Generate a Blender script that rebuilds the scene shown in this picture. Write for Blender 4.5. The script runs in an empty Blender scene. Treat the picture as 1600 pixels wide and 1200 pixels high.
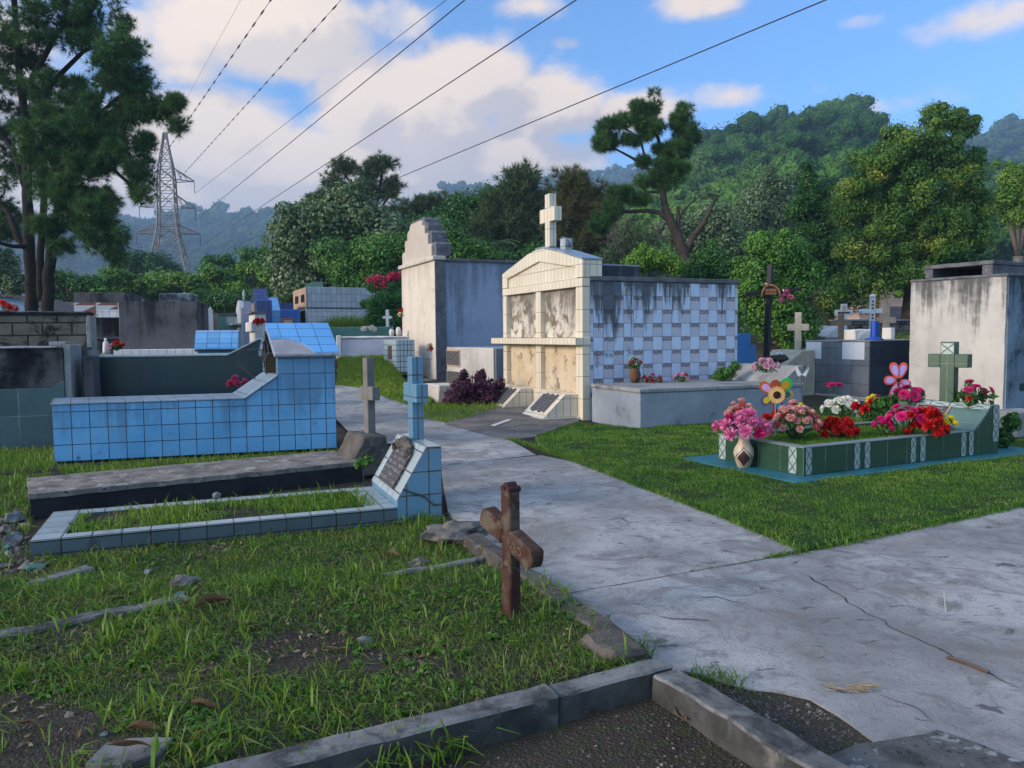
import bpy, bmesh, math, random
import numpy as np
from mathutils import Vector, Matrix, noise as mnoise
R = math.radians
random.seed(11); rng = np.random.default_rng(7)
S = bpy.context.scene
COL = S.collection
# ------------------------------------------------------------------ camera model (photo pixels 1600 x 1200)
FPX = 1220.0; CAMZ = 1.6
PITCH = math.atan(76.0 / FPX); ROLL = 0.0087
_f = Vector((0, math.cos(PITCH), -math.sin(PITCH)))
_r0 = Vector((1, 0, 0)); _u0 = Vector((0, math.sin(PITCH), math.cos(PITCH)))
_r = _r0 * math.cos(ROLL) - _u0 * math.sin(ROLL)
_u = _u0 * math.cos(ROLL) + _r0 * math.sin(ROLL)
CAM = Vector((0, 0, CAMZ))
cd = bpy.data.cameras.new('camera'); cam = bpy.data.objects.new('camera', cd); COL.objects.link(cam)
cam.matrix_world = Matrix(((_r.x, _u.x, -_f.x, 0), (_r.y, _u.y, -_f.y, 0), (_r.z, _u.z, -_f.z, CAMZ), (0, 0, 0, 1)))
cd.sensor_width = 36; cd.lens = 36 * FPX / 1600; cd.clip_start = 0.05; cd.clip_end = 5000
S.camera = cam

def ray(px, py): return _f + _r * ((px - 800) / FPX) + _u * ((600 - py) / FPX)
def proj(p):
    d = Vector(p) - CAM; z = d.dot(_f)
    return 800 + FPX * d.dot(_r) / z, 600 - FPX * d.dot(_u) / z
def at_y(px, py, Y):
    d = ray(px, py); return CAM + d * (Y / d.y)
def on_z(px, py, z):
    d = ray(px, py); return CAM + d * ((z - CAMZ) / d.z)
def sst(t):
    t = min(1.0, max(0.0, t)); return t * t * (3 - 2 * t)
# edge lines of the path (left) and of the front kerb, world xy
PE0 = Vector((0.63, 4.0)); PE1 = Vector((-2.5, 11.1))
KB0 = Vector((-0.85, 2.7)); KB1 = Vector((0.61, 3.45))
def side(p, a, b):
    d = (b - a).normalized(); q = p - a
    return d.x * q.y - d.y * q.x      # + = left of a->b
def base_z(x, y):
    k = x / max(y, 0.1)
    return 0.45 * sst((y - 19.8) / 3.6) * sst((-0.128 - k) / 0.03) * (1 - sst((y - 28) / 8)) + 0.35 * sst((y - 14) / 10) + 0.65 * sst((y - 22) / 9) + 0.75 * sst((y - 19.5) / 7) * sst((k - 0.27) / 0.06) + (0.02 * (y - 45) if y > 45 else 0)
def ter(x, y):
    z = base_z(x, y)
    if y < 13:
        p = Vector((x, y))
        a = sst((side(p, PE0, PE1) - 0.03) / 0.12); b = sst((side(p, KB0, KB1) - 0.02) / 0.1)
        z += 0.085 * a * b * (1 - sst((y - 4.5) / 0.9))
    return z
def march(px, py, fn, dz):
    d = ray(px, py); d = d / d.y; t = 2.0
    while t < 60:
        p = CAM + d * t
        if p.z <= fn(p.x, p.y) + dz: break
        t += .05
    lo, hi = t - .05, t
    for _ in range(30):
        m = (lo + hi) / 2; p = CAM + d * m
        if p.z <= fn(p.x, p.y) + dz: hi = m
        else: lo = m
    p = CAM + d * hi
    return Vector((p.x, p.y, fn(p.x, p.y)))
def G(px, py):
    return march(px, py, ter, 0.0)
def zat(P, py):
    lo, hi = -5.0, 60.0
    for _ in range(50):
        m = (lo + hi) / 2
        if proj((P[0], P[1], m))[1] > py: lo = m
        else: hi = m
    return (lo + hi) / 2
def vec(yaw): return Vector((math.cos(yaw), math.sin(yaw), 0))
def along(C, yaw, px, lim=40.0):
    d = vec(yaw); s0 = proj(C)[0] - px
    lo, hi = 0.0, lim
    for _ in range(60):
        m = (lo + hi) / 2
        if (proj(Vector(C) + d * m)[0] - px) * s0 > 0: lo = m
        else: hi = m
    return (lo + hi) / 2

# ------------------------------------------------------------------ object helpers
def thing(name, label, cat, loc=(0, 0, 0), yaw=0.0, group=None):
    o = bpy.data.objects.new(name, None); COL.objects.link(o)
    o.location = loc; o.rotation_euler = (0, 0, yaw); o.empty_display_size = 0.2
    o['label'] = label; o['category'] = cat
    if group: o['group'] = group
    return o
def tag(o, label, cat, group=None):
    o['label'] = label; o['category'] = cat
    if group: o['group'] = group
    return o
def kind(o, k, label=None):
    o['kind'] = k
    if label: o['label'] = label
    return o
def copy_tree(o, parent=None):
    c = o.copy(); COL.objects.link(c)
    if parent is not None: c.parent = parent
    for ch in list(o.children): copy_tree(ch, c)
    return c

def auto_uv(me):
    uvl = me.uv_layers.new(name='UVMap')
    uv = np.zeros(len(me.loops) * 2, dtype=np.float32)
    V = me.vertices
    for p in me.polygons:
        n = p.normal
        if abs(n.z) > 0.9: t = Vector((1, 0, 0)); b = Vector((0, 1, 0))
        else:
            t = Vector((-n.y, n.x, 0)).normalized(); b = n.cross(t)
        for li in p.loop_indices:
            c = V[me.loops[li].vertex_index].co
            uv[2 * li] = c.dot(t); uv[2 * li + 1] = c.dot(b)
    uvl.data.foreach_set('uv', uv)

class MB:
    def __init__(s): s.v = []; s.f = []; s.m = []; s.uv = {}
    def quad(s, pts, mi=0, uv=None):
        i = len(s.v); s.v += [tuple(p) for p in pts]
        if uv: s.uv[len(s.f)] = uv
        s.f.append(list(range(i, i + len(pts)))); s.m.append(mi); return s
    def box(s, x0, y0, z0, x1, y1, z1, mi=0):
        i = len(s.v)
        s.v += [(x0, y0, z0), (x1, y0, z0), (x1, y1, z0), (x0, y1, z0), (x0, y0, z1), (x1, y0, z1), (x1, y1, z1), (x0, y1, z1)]
        for f in ((0, 3, 2, 1), (4, 5, 6, 7), (0, 1, 5, 4), (1, 2, 6, 5), (2, 3, 7, 6), (3, 0, 4, 7)):
            s.f.append([i + k for k in f]); s.m.append(mi)
        return s
    def prism(s, poly, plane, a, b, mi=0):
        n = len(poly); i = len(s.v)
        mp = {'xz': lambda u, w, d: (u, d, w), 'yz': lambda u, w, d: (d, u, w), 'xy': lambda u, w, d: (u, w, d)}[plane]
        s.v += [mp(u, w, a) for u, w in poly] + [mp(u, w, b) for u, w in poly]
        s.f.append([i + k for k in range(n)]); s.m.append(mi)
        s.f.append([i + n + k for k in reversed(range(n))]); s.m.append(mi)
        for k in range(n):
            k2 = (k + 1) % n
            s.f.append([i + k, i + n + k, i + n + k2, i + k2]); s.m.append(mi)
        return s
    def tube(s, pts, r, n=8, mi=0, cap=True):
        pts = [Vector(p) for p in pts]; rs = r if isinstance(r, (list, tuple)) else [r] * len(pts)
        rings = []; prev = None
        for k, p in enumerate(pts):
            d = (pts[min(k + 1, len(pts) - 1)] - pts[max(k - 1, 0)])
            d = d.normalized() if d.length > 1e-9 else Vector((0, 0, 1))
            if prev is None:
                a = d.cross(Vector((0, 0, 1)) if abs(d.z) < 0.9 else Vector((1, 0, 0))).normalized()
            else:
                a = (prev - d * prev.dot(d)); a = a.normalized() if a.length > 1e-6 else d.orthogonal().normalized()
            prev = a; b = d.cross(a); i = len(s.v)
            for j in range(n):
                t = 2 * math.pi * j / n
                s.v.append(tuple(p + (a * math.cos(t) + b * math.sin(t)) * rs[k]))
            rings.append(i)
        for k in range(len(rings) - 1):
            for j in range(n):
                j2 = (j + 1) % n
                s.f.append([rings[k] + j, rings[k] + j2, rings[k + 1] + j2, rings[k + 1] + j]); s.m.append(mi)
        if cap:
            s.f.append([rings[0] + j for j in reversed(range(n))]); s.m.append(mi)
            s.f.append([rings[-1] + j for j in range(n)]); s.m.append(mi)
        return s
    def lathe(s, prof, n=20, mi=0, c=(0, 0)):
        rings = []
        for r, z in prof:
            i = len(s.v); rings.append(i)
            for j in range(n):
                t = 2 * math.pi * j / n; s.v.append((c[0] + r * math.cos(t), c[1] + r * math.sin(t), z))
        for k in range(len(rings) - 1):
            for j in range(n):
                j2 = (j + 1) % n
                s.f.append([rings[k] + j, rings[k] + j2, rings[k + 1] + j2, rings[k + 1] + j]); s.m.append(mi)
        s.f.append([rings[0] + j for j in reversed(range(n))]); s.m.append(mi)
        s.f.append([rings[-1] + j for j in range(n)]); s.m.append(mi)
        return s
    def blob(s, c, rx, ry, rz, amp=0.2, sub=2, seed=0, mi=0, facet=1.0):
        bm = bmesh.new(); bmesh.ops.create_icosphere(bm, subdivisions=sub, radius=1)
        i = len(s.v)
        for v in bm.verts:
            k = 1 + amp * mnoise.noise(v.co * 1.3 * facet + Vector((seed * 7.3, seed * 3.1, 0))) * 2
            s.v.append((c[0] + v.co.x * rx * k, c[1] + v.co.y * ry * k, c[2] + v.co.z * rz * k))
        for f in bm.faces: s.f.append([i + v.index for v in f.verts]); s.m.append(mi)
        bm.free(); return s
    def build(s, name, mats, parent=None, loc=None, yaw=0.0, smooth=False, bevel=0.0, rough=None, seg=1):
        if not isinstance(mats, (list, tuple)): mats = [mats]
        me = bpy.data.meshes.new(name); me.from_pydata(s.v, [], s.f)
        for k, p in enumerate(me.polygons): p.material_index = s.m[k]
        keep = s.uv
        bm = bmesh.new(); bm.from_mesh(me)
        if not keep: bmesh.ops.recalc_face_normals(bm, faces=bm.faces)
        if rough:
            amp, cut, freq = rough
            for _ in range(6):
                es = [e for e in bm.edges if e.calc_length() > cut]
                if not es or len(bm.verts) > 20000: break
                bmesh.ops.subdivide_edges(bm, edges=es, cuts=1, use_grid_fill=True)
            bmesh.ops.triangulate(bm, faces=[f for f in bm.faces if len(f.verts) > 4])
            sd = Vector((len(s.v) * 0.37, random.random() * 9, 0))
            for v in bm.verts:
                v.co += mnoise.noise_vector(v.co * freq + sd) * amp + mnoise.noise_vector(v.co * freq * 3.1 + sd) * amp * 0.4
        bm.to_mesh(me); bm.free()
        for m in mats: me.materials.append(m)
        auto_uv(me)
        if keep:
            d = me.uv_layers[0].data
            for k, u in keep.items():
                for li, c in zip(me.polygons[k].loop_indices, u): d[li].uv = c
        if smooth: me.polygons.foreach_set('use_smooth', [True] * len(me.polygons))
        o = bpy.data.objects.new(name, me); COL.objects.link(o)
        if parent is not None: o.parent = parent
        if loc is not None: o.location = loc; o.rotation_euler = (0, 0, yaw)
        if bevel:
            b = o.modifiers.new('bevel', 'BEVEL'); b.width = bevel; b.segments = seg; b.limit_method = 'ANGLE'; b.angle_limit = R(35)
        return o

def np_mesh(name, verts, faces, mat, parent=None, smooth=False, tint=None):
    """verts (N,3) float, faces (F,k) int -> mesh object."""
    me = bpy.data.meshes.new(name)
    F, k = faces.shape
    me.vertices.add(len(verts)); me.vertices.foreach_set('co', np.asarray(verts, np.float32).ravel())
    me.loops.add(F * k); me.loops.foreach_set('vertex_index', np.asarray(faces, np.int32).ravel())
    me.polygons.add(F); me.polygons.foreach_set('loop_start', np.arange(0, F * k, k, dtype=np.int32))
    try: me.polygons.foreach_set('loop_total', np.full(F, k, dtype=np.int32))
    except Exception: pass
    if smooth: me.polygons.foreach_set('use_smooth', np.ones(F, dtype=bool))
    me.update(calc_edges=True)
    me.materials.append(mat)
    if tint is not None:
        at = me.attributes.new('tint', 'FLOAT', 'POINT'); at.data.foreach_set('value', np.asarray(tint, np.float32))
    o = bpy.data.objects.new(name, me); COL.objects.link(o)
    if parent is not None: o.parent = parent
    return o

# ------------------------------------------------------------------ materials
class NT:
    def __init__(s, name):
        s.mat = bpy.data.materials.new(name); s.mat.use_nodes = True
        s.t = s.mat.node_tree; s.t.nodes.clear()
        s.out = s.n('ShaderNodeOutputMaterial')
    def n(s, typ, **kw):
        nd = s.t.nodes.new(typ)
        for k, v in kw.items():
            if k.startswith('i_'):
                key = k[2:]; key = int(key) if key.isdigit() else key.replace('_', ' ')
                s.put(nd.inputs[key], v)
            else: setattr(nd, k, v)
        return nd
    def put(s, sock, v):
        if isinstance(v, bpy.types.NodeSocket): s.t.links.new(v, sock)
        elif isinstance(v, bpy.types.Node): s.t.links.new(v.outputs[0], sock)
        else:
            if sock.type == 'RGBA' and len(v) == 3: v = (*v, 1)
            sock.default_value = v
    def m(s, op, a, b=0.0, c=None):
        nd = s.t.nodes.new('ShaderNodeMath'); nd.operation = op
        s.put(nd.inputs[0], a); s.put(nd.inputs[1], b)
        if c is not None: s.put(nd.inputs[2], c)
        return nd.outputs[0]
    def ramp(s, v, a, b):    # smooth 0..1
        nd = s.n('ShaderNodeMapRange', interpolation_type='SMOOTHSTEP'); s.put(nd.inputs[0], v)
        nd.inputs[1].default_value = a; nd.inputs[2].default_value = b; return nd.outputs[0]
    def mix(s, f, a, b, blend='MIX'):
        nd = s.n('ShaderNodeMix', data_type='RGBA', blend_type=blend)
        s.put(nd.inputs[0], f); s.put(nd.inputs[6], a); s.put(nd.inputs[7], b); return nd.outputs[2]
    def noise(s, vec, scale, detail=4, rough=0.55, dist=0.0):
        nd = s.n('ShaderNodeTexNoise'); s.put(nd.inputs['Vector'], vec)
        nd.inputs['Scale'].default_value = scale; nd.inputs['Detail'].default_value = detail
        nd.inputs['Roughness'].default_value = rough; nd.inputs['Distortion'].default_value = dist
        return nd.outputs[0]
    def scale(s, v, xyz):
        nd = s.n('ShaderNodeVectorMath', operation='MULTIPLY'); s.put(nd.inputs[0], v); nd.inputs[1].default_value = xyz; return nd.outputs[0]
    def obj(s): return s.n('ShaderNodeTexCoord').outputs['Object']
    def uvs(s): return s.n('ShaderNodeTexCoord').outputs['UV']
    def bsdf(s, col, rough=0.8, spec=0.3, bump=None, bdist=0.01, bstr=0.5, metal=0.0):
        p = s.n('ShaderNodeBsdfPrincipled'); s.put(p.inputs['Base Color'], col); s.put(p.inputs['Roughness'], rough)
        p.inputs['Specular IOR Level'].default_value = spec; p.inputs['Metallic'].default_value = metal
        if bump is not None:
            b = s.n('ShaderNodeBump'); b.inputs['Strength'].default_value = bstr; b.inputs['Distance'].default_value = bdist
            s.put(b.inputs['Height'], bump); s.t.links.new(b.outputs[0], p.inputs['Normal'])
        s.t.links.new(p.outputs[0], s.out.inputs[0]); return p

def C(*c): return c
def mul(c, k): return tuple(min(1.0, x * k) for x in c)
MATS = {}
LEAFK = 1
def surf(name, col, col2=None, rough=0.85, spec=0.25, nscale=2.5, tile=None, stain=None, streak=None, speck=None, bump=0.006, var=0.25, seed=0.0):
    """tile = (w, h, grout colour, gap, off); stain = (colour, scale, lo, hi); streak = (colour, v_top, length, amount, lo)"""
    if name in MATS: return MATS[name]
    N = NT(name); o = N.obj(); u = N.uvs()
    mp = N.n('ShaderNodeVectorMath', operation='ADD'); N.put(mp.inputs[0], o); mp.inputs[1].default_value = (seed * 3.7, seed * 5.1, seed); o = mp.outputs[0]
    col2 = col2 or mul(col, 0.7)
    n1 = N.noise(o, nscale, 6, 0.6); hgt = None
    c = N.mix(N.ramp(n1, 0.35, 0.68), col, col2)
    if tile:
        w, h, gc, gap, off = tile
        br = N.n('ShaderNodeTexBrick', offset=off, offset_frequency=2, squash=1.0)
        N.put(br.inputs['Vector'], u)
        for k, v in (('Scale', 1.0), ('Mortar Size', gap), ('Mortar Smooth', 0.1), ('Bias', 0.0), ('Brick Width', w), ('Row Height', h)): br.inputs[k].default_value = v
        N.put(br.inputs['Color1'], (1, 1, 1)); N.put(br.inputs['Color2'], (1 - var, 1 - var, 1 - var)); N.put(br.inputs['Mortar'], (0.9, 0.9, 0.9))
        c = N.mix(1.0, c, br.outputs[0], 'MULTIPLY')
        gn = N.noise(o, 4, 3); gcol = N.mix(N.ramp(gn, 0.35, 0.65), gc, mul(gc, 0.45))
        c = N.mix(br.outputs[1], c, gcol)
        hgt = N.m('MULTIPLY', br.outputs[1], -1.2)
    if stain:
        sc, ss, lo, hi = stain
        sn = N.noise(o, ss, 7, 0.68, 0.3); c = N.mix(N.ramp(sn, lo, hi), c, sc)
    if streak:
        sc, top, ln, am, lo = streak
        ob = N.n('ShaderNodeVectorMath', operation='ADD'); N.put(ob.inputs[0], u); ob.inputs[1].default_value = (seed + 3.3, 0, 0); uo = ob.outputs[0]
        sn = N.m('ADD', N.m('MULTIPLY', N.noise(N.scale(uo, (2.1, 0.10, 1)), 1.0, 3, 0.5), .6), N.m('MULTIPLY', N.noise(N.scale(uo, (11.0, 0.8, 1)), 1.0, 6, 0.65), .4))
        sep = N.n('ShaderNodeSeparateXYZ'); N.put(sep.inputs[0], u)
        dn = N.m('DIVIDE', N.m('SUBTRACT', top, sep.outputs[1]), ln)
        blot = N.noise(o, 6.0, 6, 0.7)
        k = N.m('SUBTRACT', N.m('ADD', N.m('MULTIPLY', N.m('SUBTRACT', sn, .5), 1.7), N.m('ADD', .66, N.m('MULTIPLY', N.m('SUBTRACT', blot, .5), .35))), N.m('MULTIPLY', dn, 0.42))
        c = N.mix(N.m('MULTIPLY', N.ramp(k, lo, lo + 0.30), am), c, sc)
    if speck:
        sc, ss, lo = speck
        sn = N.noise(o, ss, 3, 0.7); c = N.mix(N.ramp(sn, lo, lo + 0.05), c, sc)
    fine = N.noise(o, 38, 5, 0.65)
    c = N.mix(0.55, c, N.mix(fine, mul((1, 1, 1), 0.72), (1, 1, 1)), 'MULTIPLY')
    bh = N.m('ADD', N.m('MULTIPLY', fine, 0.6), N.m('MULTIPLY', n1, 0.8))
    if hgt is not None: bh = N.m('ADD', bh if not tile or rough > 0.6 else N.m('MULTIPLY', bh, 0.35), hgt)
    rg = N.m('ADD', rough - 0.08, N.m('MULTIPLY', n1, 0.16))
    N.bsdf(c, rg, spec, bh, bump, 0.6)
    MATS[name] = N.mat; return N.mat

def leaf_mat(name, cols, rough=0.5, trans=0.3, nsc=0.35, spec=0.25, wn=0.45, attr=False, clump=None):
    if name in MATS: return MATS[name]
    N = NT(name); g = N.n('ShaderNodeNewGeometry')
    if LEAFK != 1: cols = [mul((c[0] * LEAFK, c[1] * LEAFK, c[2] * LEAFK * .8), 1) for c in cols]
    rp = N.n('ShaderNodeValToRGB'); el = rp.color_ramp.elements
    el[0].position = 0.0; el[0].color = (*cols[0], 1); el[1].position = 1.0; el[1].color = (*cols[-1], 1)
    for k in range(1, len(cols) - 1):
        e = el.new(k / (len(cols) - 1)); e.color = (*cols[k], 1)
    nz = N.noise(N.obj(), nsc, 3, 0.6)
    f = N.m('ADD', N.m('MULTIPLY', g.outputs['Random Per Island'], 1 - wn), N.m('MULTIPLY', N.ramp(nz, 0.32, 0.68), wn))
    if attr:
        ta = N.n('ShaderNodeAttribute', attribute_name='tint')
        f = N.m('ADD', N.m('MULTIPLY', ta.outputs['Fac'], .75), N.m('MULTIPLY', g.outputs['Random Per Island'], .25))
    N.put(rp.inputs[0], f)
    if clump:
        c1 = N.noise(N.obj(), clump[0], 4, .65); c2 = N.n('ShaderNodeTexVoronoi'); N.put(c2.inputs['Vector'], N.obj()); c2.inputs['Scale'].default_value = clump[0] * 1.4
        hb = N.m('SUBTRACT', c1, N.m('MULTIPLY', c2.outputs[0], .8))
        cc = N.mix(N.ramp(c1, .36, .62), N.mix(1.0, rp.outputs[0], (.45, .5, .5), 'MULTIPLY'), N.mix(1.0, rp.outputs[0], (1.25, 1.2, 1.0), 'MULTIPLY'))
        p = N.bsdf(cc, rough, spec, hb, clump[1], 1.0)
    else: p = N.bsdf(rp.outputs[0], rough, spec)
    tr = N.n('ShaderNodeBsdfTranslucent'); N.put(tr.inputs[0], N.mix(1.0, rp.outputs[0], (1.25, 1.3, 0.6), 'MULTIPLY'))
    mx = N.n('ShaderNodeMixShader'); mx.inputs[0].default_value = trans
    N.t.links.new(p.outputs[0], mx.inputs[1]); N.t.links.new(tr.outputs[0], mx.inputs[2]); N.t.links.new(mx.outputs[0], N.out.inputs[0])
    MATS[name] = N.mat; return N.mat

def plain(name, col, rough=0.6, spec=0.3, var=0.2, metal=0.0, ns=12):
    if name in MATS: return MATS[name]
    N = NT(name); n1 = N.noise(N.obj(), ns, 4)
    N.bsdf(N.mix(N.ramp(n1, 0.3, 0.7), col, mul(col, 1 - var)), rough, spec, n1, 0.003, 0.3, metal)
    MATS[name] = N.mat; return N.mat
# ------------------------------------------------------------------ material library
BLK = (0.025, 0.027, 0.03)
def conc(name, col, **k):
    k.setdefault('stain', (mul(col, 0.35), 2.2, 0.52, 0.7)); k.setdefault('speck', (mul(col, 0.4), 26, 0.68))
    return surf(name, col, mul(col, 0.72), 0.9, 0.2, 1.6, bump=0.012, **k)
m_conc = conc('concrete', (0.30, 0.30, 0.29))
m_conc_d = conc('mouldy_concrete', (0.10, 0.10, 0.105), stain=((0.02, 0.022, 0.025), 1.6, 0.45, 0.68))
m_conc_b = surf('grey_render', (0.30, 0.33, 0.36), (0.22, 0.25, 0.28), 0.9, 0.2, 1.2, stain=((0.12, 0.13, 0.15), 2.2, 0.58, 0.75), bump=0.008)
m_slab = surf('lichen_slab', (0.26, 0.225, 0.19), (0.12, 0.105, 0.095), 0.95, 0.1, 4.5, stain=((0.40, 0.36, 0.31), 6, 0.52, 0.68), speck=((.07, .06, .055), 20, .6), bump=0.02)
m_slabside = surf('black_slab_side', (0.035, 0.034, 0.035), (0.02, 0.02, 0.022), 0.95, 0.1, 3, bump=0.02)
m_tomb_w = surf('whitewash_streaked', (0.53, 0.495, 0.455), (0.38, 0.36, 0.335), 0.9, 0.2, 1.1, stain=((0.34, 0.33, 0.32), 2.4, 0.56, 0.72), streak=((0.06, 0.06, 0.06), 2.75, 1.5, 0.9, 0.40), bump=0.012)
m_tomb_g = surf('blue_grey_mouldy', (0.24, 0.30, 0.36), (0.12, 0.15, 0.19), 0.9, 0.2, 0.9, stain=((0.03, 0.035, 0.045), 1.1, 0.48, 0.66), streak=((0.03, 0.035, 0.04), 2.7, 1.2, 0.9, 0.42), bump=0.01)
m_maus_f = surf('cream_plaster', (0.66, 0.59, 0.51), (0.57, 0.50, 0.42), 0.9, 0.2, 1.3, stain=((0.33, 0.28, 0.23), 3.4, 0.58, 0.72), streak=((0.36, 0.31, 0.26), 3.4, 1.6, 0.5, 0.5), bump=0.01)
m_maus_s = surf('blue_grey_plaster', (0.33, 0.37, 0.48), (0.27, 0.31, 0.41), 0.9, 0.2, 0.8, streak=((0.13, 0.15, 0.18), 3.3, 3.2, 0.75, 0.47), bump=0.008)
m_trim = surf('dark_render_trim', (0.15, 0.15, 0.165), (0.09, 0.09, 0.1), 0.95, 0.1, 4, stain=((0.3, 0.28, 0.26), 6, 0.6, 0.7), bump=0.015)
m_panel2 = surf('grey_stained_panel', (0.50, 0.45, 0.38), (0.62, 0.57, 0.50), 0.9, 0.2, 3.0, stain=((0.17, 0.125, 0.08), 3.6, 0.46, 0.60), streak=((0.15, 0.13, 0.11), 2.2, 1.1, 0.8, 0.50), bump=0.02)
m_creamt = surf('cream_tile', (0.74, 0.65, 0.49), (0.67, 0.58, 0.44), 0.32, 0.5, 1.5, tile=(0.155, 0.42, (0.16, 0.13, 0.10), 0.0045, 0.0), stain=((0.40, 0.35, 0.25), 4, 0.68, 0.8), bump=0.003, var=0.08)
m_panel = surf('peeling_panel', (0.55, 0.42, 0.27), (0.62, 0.52, 0.38), 0.9, 0.2, 2.2, stain=((0.20, 0.15, 0.10), 3.6, 0.52, 0.66), streak=((0.10, 0.085, 0.07), 2.25, 0.75, 0.85, 0.42), bump=0.02)
m_bluet = surf('blue_tile', (0.15, 0.41, 0.69), (0.10, 0.33, 0.60), 0.28, 0.5, 1.6, tile=(0.213, 0.213, (0.045, 0.06, 0.085), 0.0055, 0.0), stain=((0.05, 0.11, 0.20), 6, 0.60, 0.74), streak=((0.05, 0.09, 0.15), .74, .9, .5, .5), bump=0.003, var=0.12)
m_bluetop = surf('pale_blue_tile_top', (0.26, 0.34, 0.42), (0.19, 0.26, 0.33), 0.35, 0.5, 1.8, tile=(0.213, 0.3, (0.08, 0.09, 0.1), 0.005, 0.0), stain=((0.2, 0.2, 0.2), 4, 0.55, 0.75), bump=0.003, var=0.15)
m_blueroof = surf('bright_blue_roof_tile', (0.13, 0.38, 0.72), (0.11, 0.33, 0.66), 0.25, 0.5, 0.9, tile=(0.24, 0.19, (0.06, 0.10, 0.16), 0.004, 0.0), bump=0.003, var=0.1)
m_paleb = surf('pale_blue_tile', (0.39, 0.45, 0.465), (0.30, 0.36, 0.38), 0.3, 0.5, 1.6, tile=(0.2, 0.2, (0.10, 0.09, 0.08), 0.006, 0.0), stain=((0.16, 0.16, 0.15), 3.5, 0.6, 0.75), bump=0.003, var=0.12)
m_steelb = surf('steel_blue_tile', (0.13, 0.27, 0.38), (0.11, 0.235, 0.34), 0.3, 0.5, 1.6, tile=(0.2, 0.2, (0.12, 0.10, 0.08), 0.006, 0.0), stain=((0.10, 0.12, 0.13), 5, 0.66, 0.78), bump=0.003, var=0.12)
m_dgreen = surf('bottle_green_tile', (0.016, 0.038, 0.043), (0.012, 0.029, 0.034), 0.3, 0.5, 1.2, tile=(0.33, 0.33, (0.015, 0.03, 0.035), 0.003, 0.0), bump=0.002, var=0.15)
m_teal = surf('teal_slate_tile', (0.06, 0.115, 0.125), (0.045, 0.09, 0.10), 0.35, 0.5, 2.0, tile=(0.62, 0.5, (0.26, 0.29, 0.3), 0.0035, 0.0), stain=((0.11, 0.17, 0.17), 5, 0.6, 0.75), bump=0.003)
m_slate = surf('grey_slate_tile', (0.175, 0.19, 0.215), (0.125, 0.14, 0.16), 0.4, 0.45, 4.0, tile=(0.45, 0.4, (0.05, 0.048, 0.045), 0.006, 0.0), bump=0.003, var=0.25)
m_slate_d = surf('dark_slate_tile', (0.055, 0.065, 0.085), (0.045, 0.052, 0.07), 0.4, 0.45, 3.0, tile=(0.45, 0.4, (0.03, 0.03, 0.035), 0.004, 0.0), bump=0.003)
m_whitet = surf('white_tile', (0.74, 0.73, 0.72), (0.66, 0.65, 0.65), 0.3, 0.5, 1.5, tile=(0.2, 0.2, (0.25, 0.25, 0.25), 0.006, 0.0), bump=0.003, var=0.1)
m_whiteplate = plain('white_plate', (0.62, 0.62, 0.64), 0.35, 0.5, 0.06)
m_pedt = surf('pale_aqua_small_tile', (0.52, 0.62, 0.62), (0.46, 0.56, 0.57), 0.3, 0.5, 1.5, tile=(0.11, 0.16, (0.07, 0.09, 0.11), 0.010, 0.0), bump=0.003, var=0.1)
m_greent = surf('green_tile', (0.028, 0.075, 0.042), (0.022, 0.06, 0.035), 0.3, 0.5, 2.2, tile=(0.33, 0.5, (0.20, 0.24, 0.2), 0.004, 0.0), bump=0.002, var=0.12)
m_greens = surf('green_slope_tile', (0.085, 0.17, 0.14), (0.07, 0.145, 0.12), 0.28, 0.5, 3.0, tile=(0.6, 0.5, (0.25, 0.3, 0.28), 0.004, 0.0), bump=0.002)
m_tealp = surf('teal_floor_paint', (0.025, 0.16, 0.19), (0.02, 0.12, 0.15), 0.6, 0.3, 2.5, stain=((0.02, 0.07, 0.08), 3, 0.55, 0.72), bump=0.004)
m_block = surf('concrete_block_wall', (0.20, 0.175, 0.14), (0.13, 0.115, 0.095), 0.95, 0.1, 2.6, tile=(0.45, 0.215, (0.045, 0.042, 0.04), 0.014, 0.5), stain=((0.02, 0.02, 0.02), 2.4, 0.50, 0.64), streak=((0.02, 0.02, 0.022), 2.35, 0.3, 0.95, 0.42), bump=0.015, var=0.2)
m_mouldtop = surf('mould_wall', (0.10, 0.10, 0.10), (0.045, 0.045, 0.05), 0.95, 0.1, 1.5, stain=((0.012, 0.013, 0.015), 1.3, 0.45, 0.62), streak=((0.01, 0.01, 0.012), 1.7, 0.9, 0.95, 0.42), bump=0.015)
m_gwall = surf('grey_wall_streaked', (0.12, 0.115, 0.12), (0.085, 0.08, 0.085), 0.95, 0.1, 1.4, stain=((0.03, 0.03, 0.033), 1.4, 0.55, 0.72), streak=((0.02, 0.02, 0.022), 2.5, 1.2, 0.9, 0.46), bump=0.012)
m_blueg = surf('blue_painted_tile', (0.035, 0.15, 0.52), (0.03, 0.13, 0.47), 0.35, 0.4, 1, tile=(0.5, 0.16, (0.02, 0.08, 0.3), 0.006, 0.0), bump=0.002, var=0.1)
m_navy = surf('navy_tile', (0.02, 0.045, 0.20), (0.018, 0.04, 0.17), 0.3, 0.5, 1, tile=(0.3, 0.3, (0.07, 0.11, 0.25), 0.008, 0.0), bump=0.002, var=0.3)
m_lilacw = surf('lilac_white_paint', (0.50, 0.53, 0.64), (0.42, 0.45, 0.56), 0.8, 0.25, 1.5, bump=0.004)
m_whitep = surf('white_paint', (0.66, 0.65, 0.63), (0.52, 0.51, 0.50), 0.8, 0.25, 2.2, stain=((0.35, 0.33, 0.3), 5, 0.62, 0.75), bump=0.005)
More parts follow.
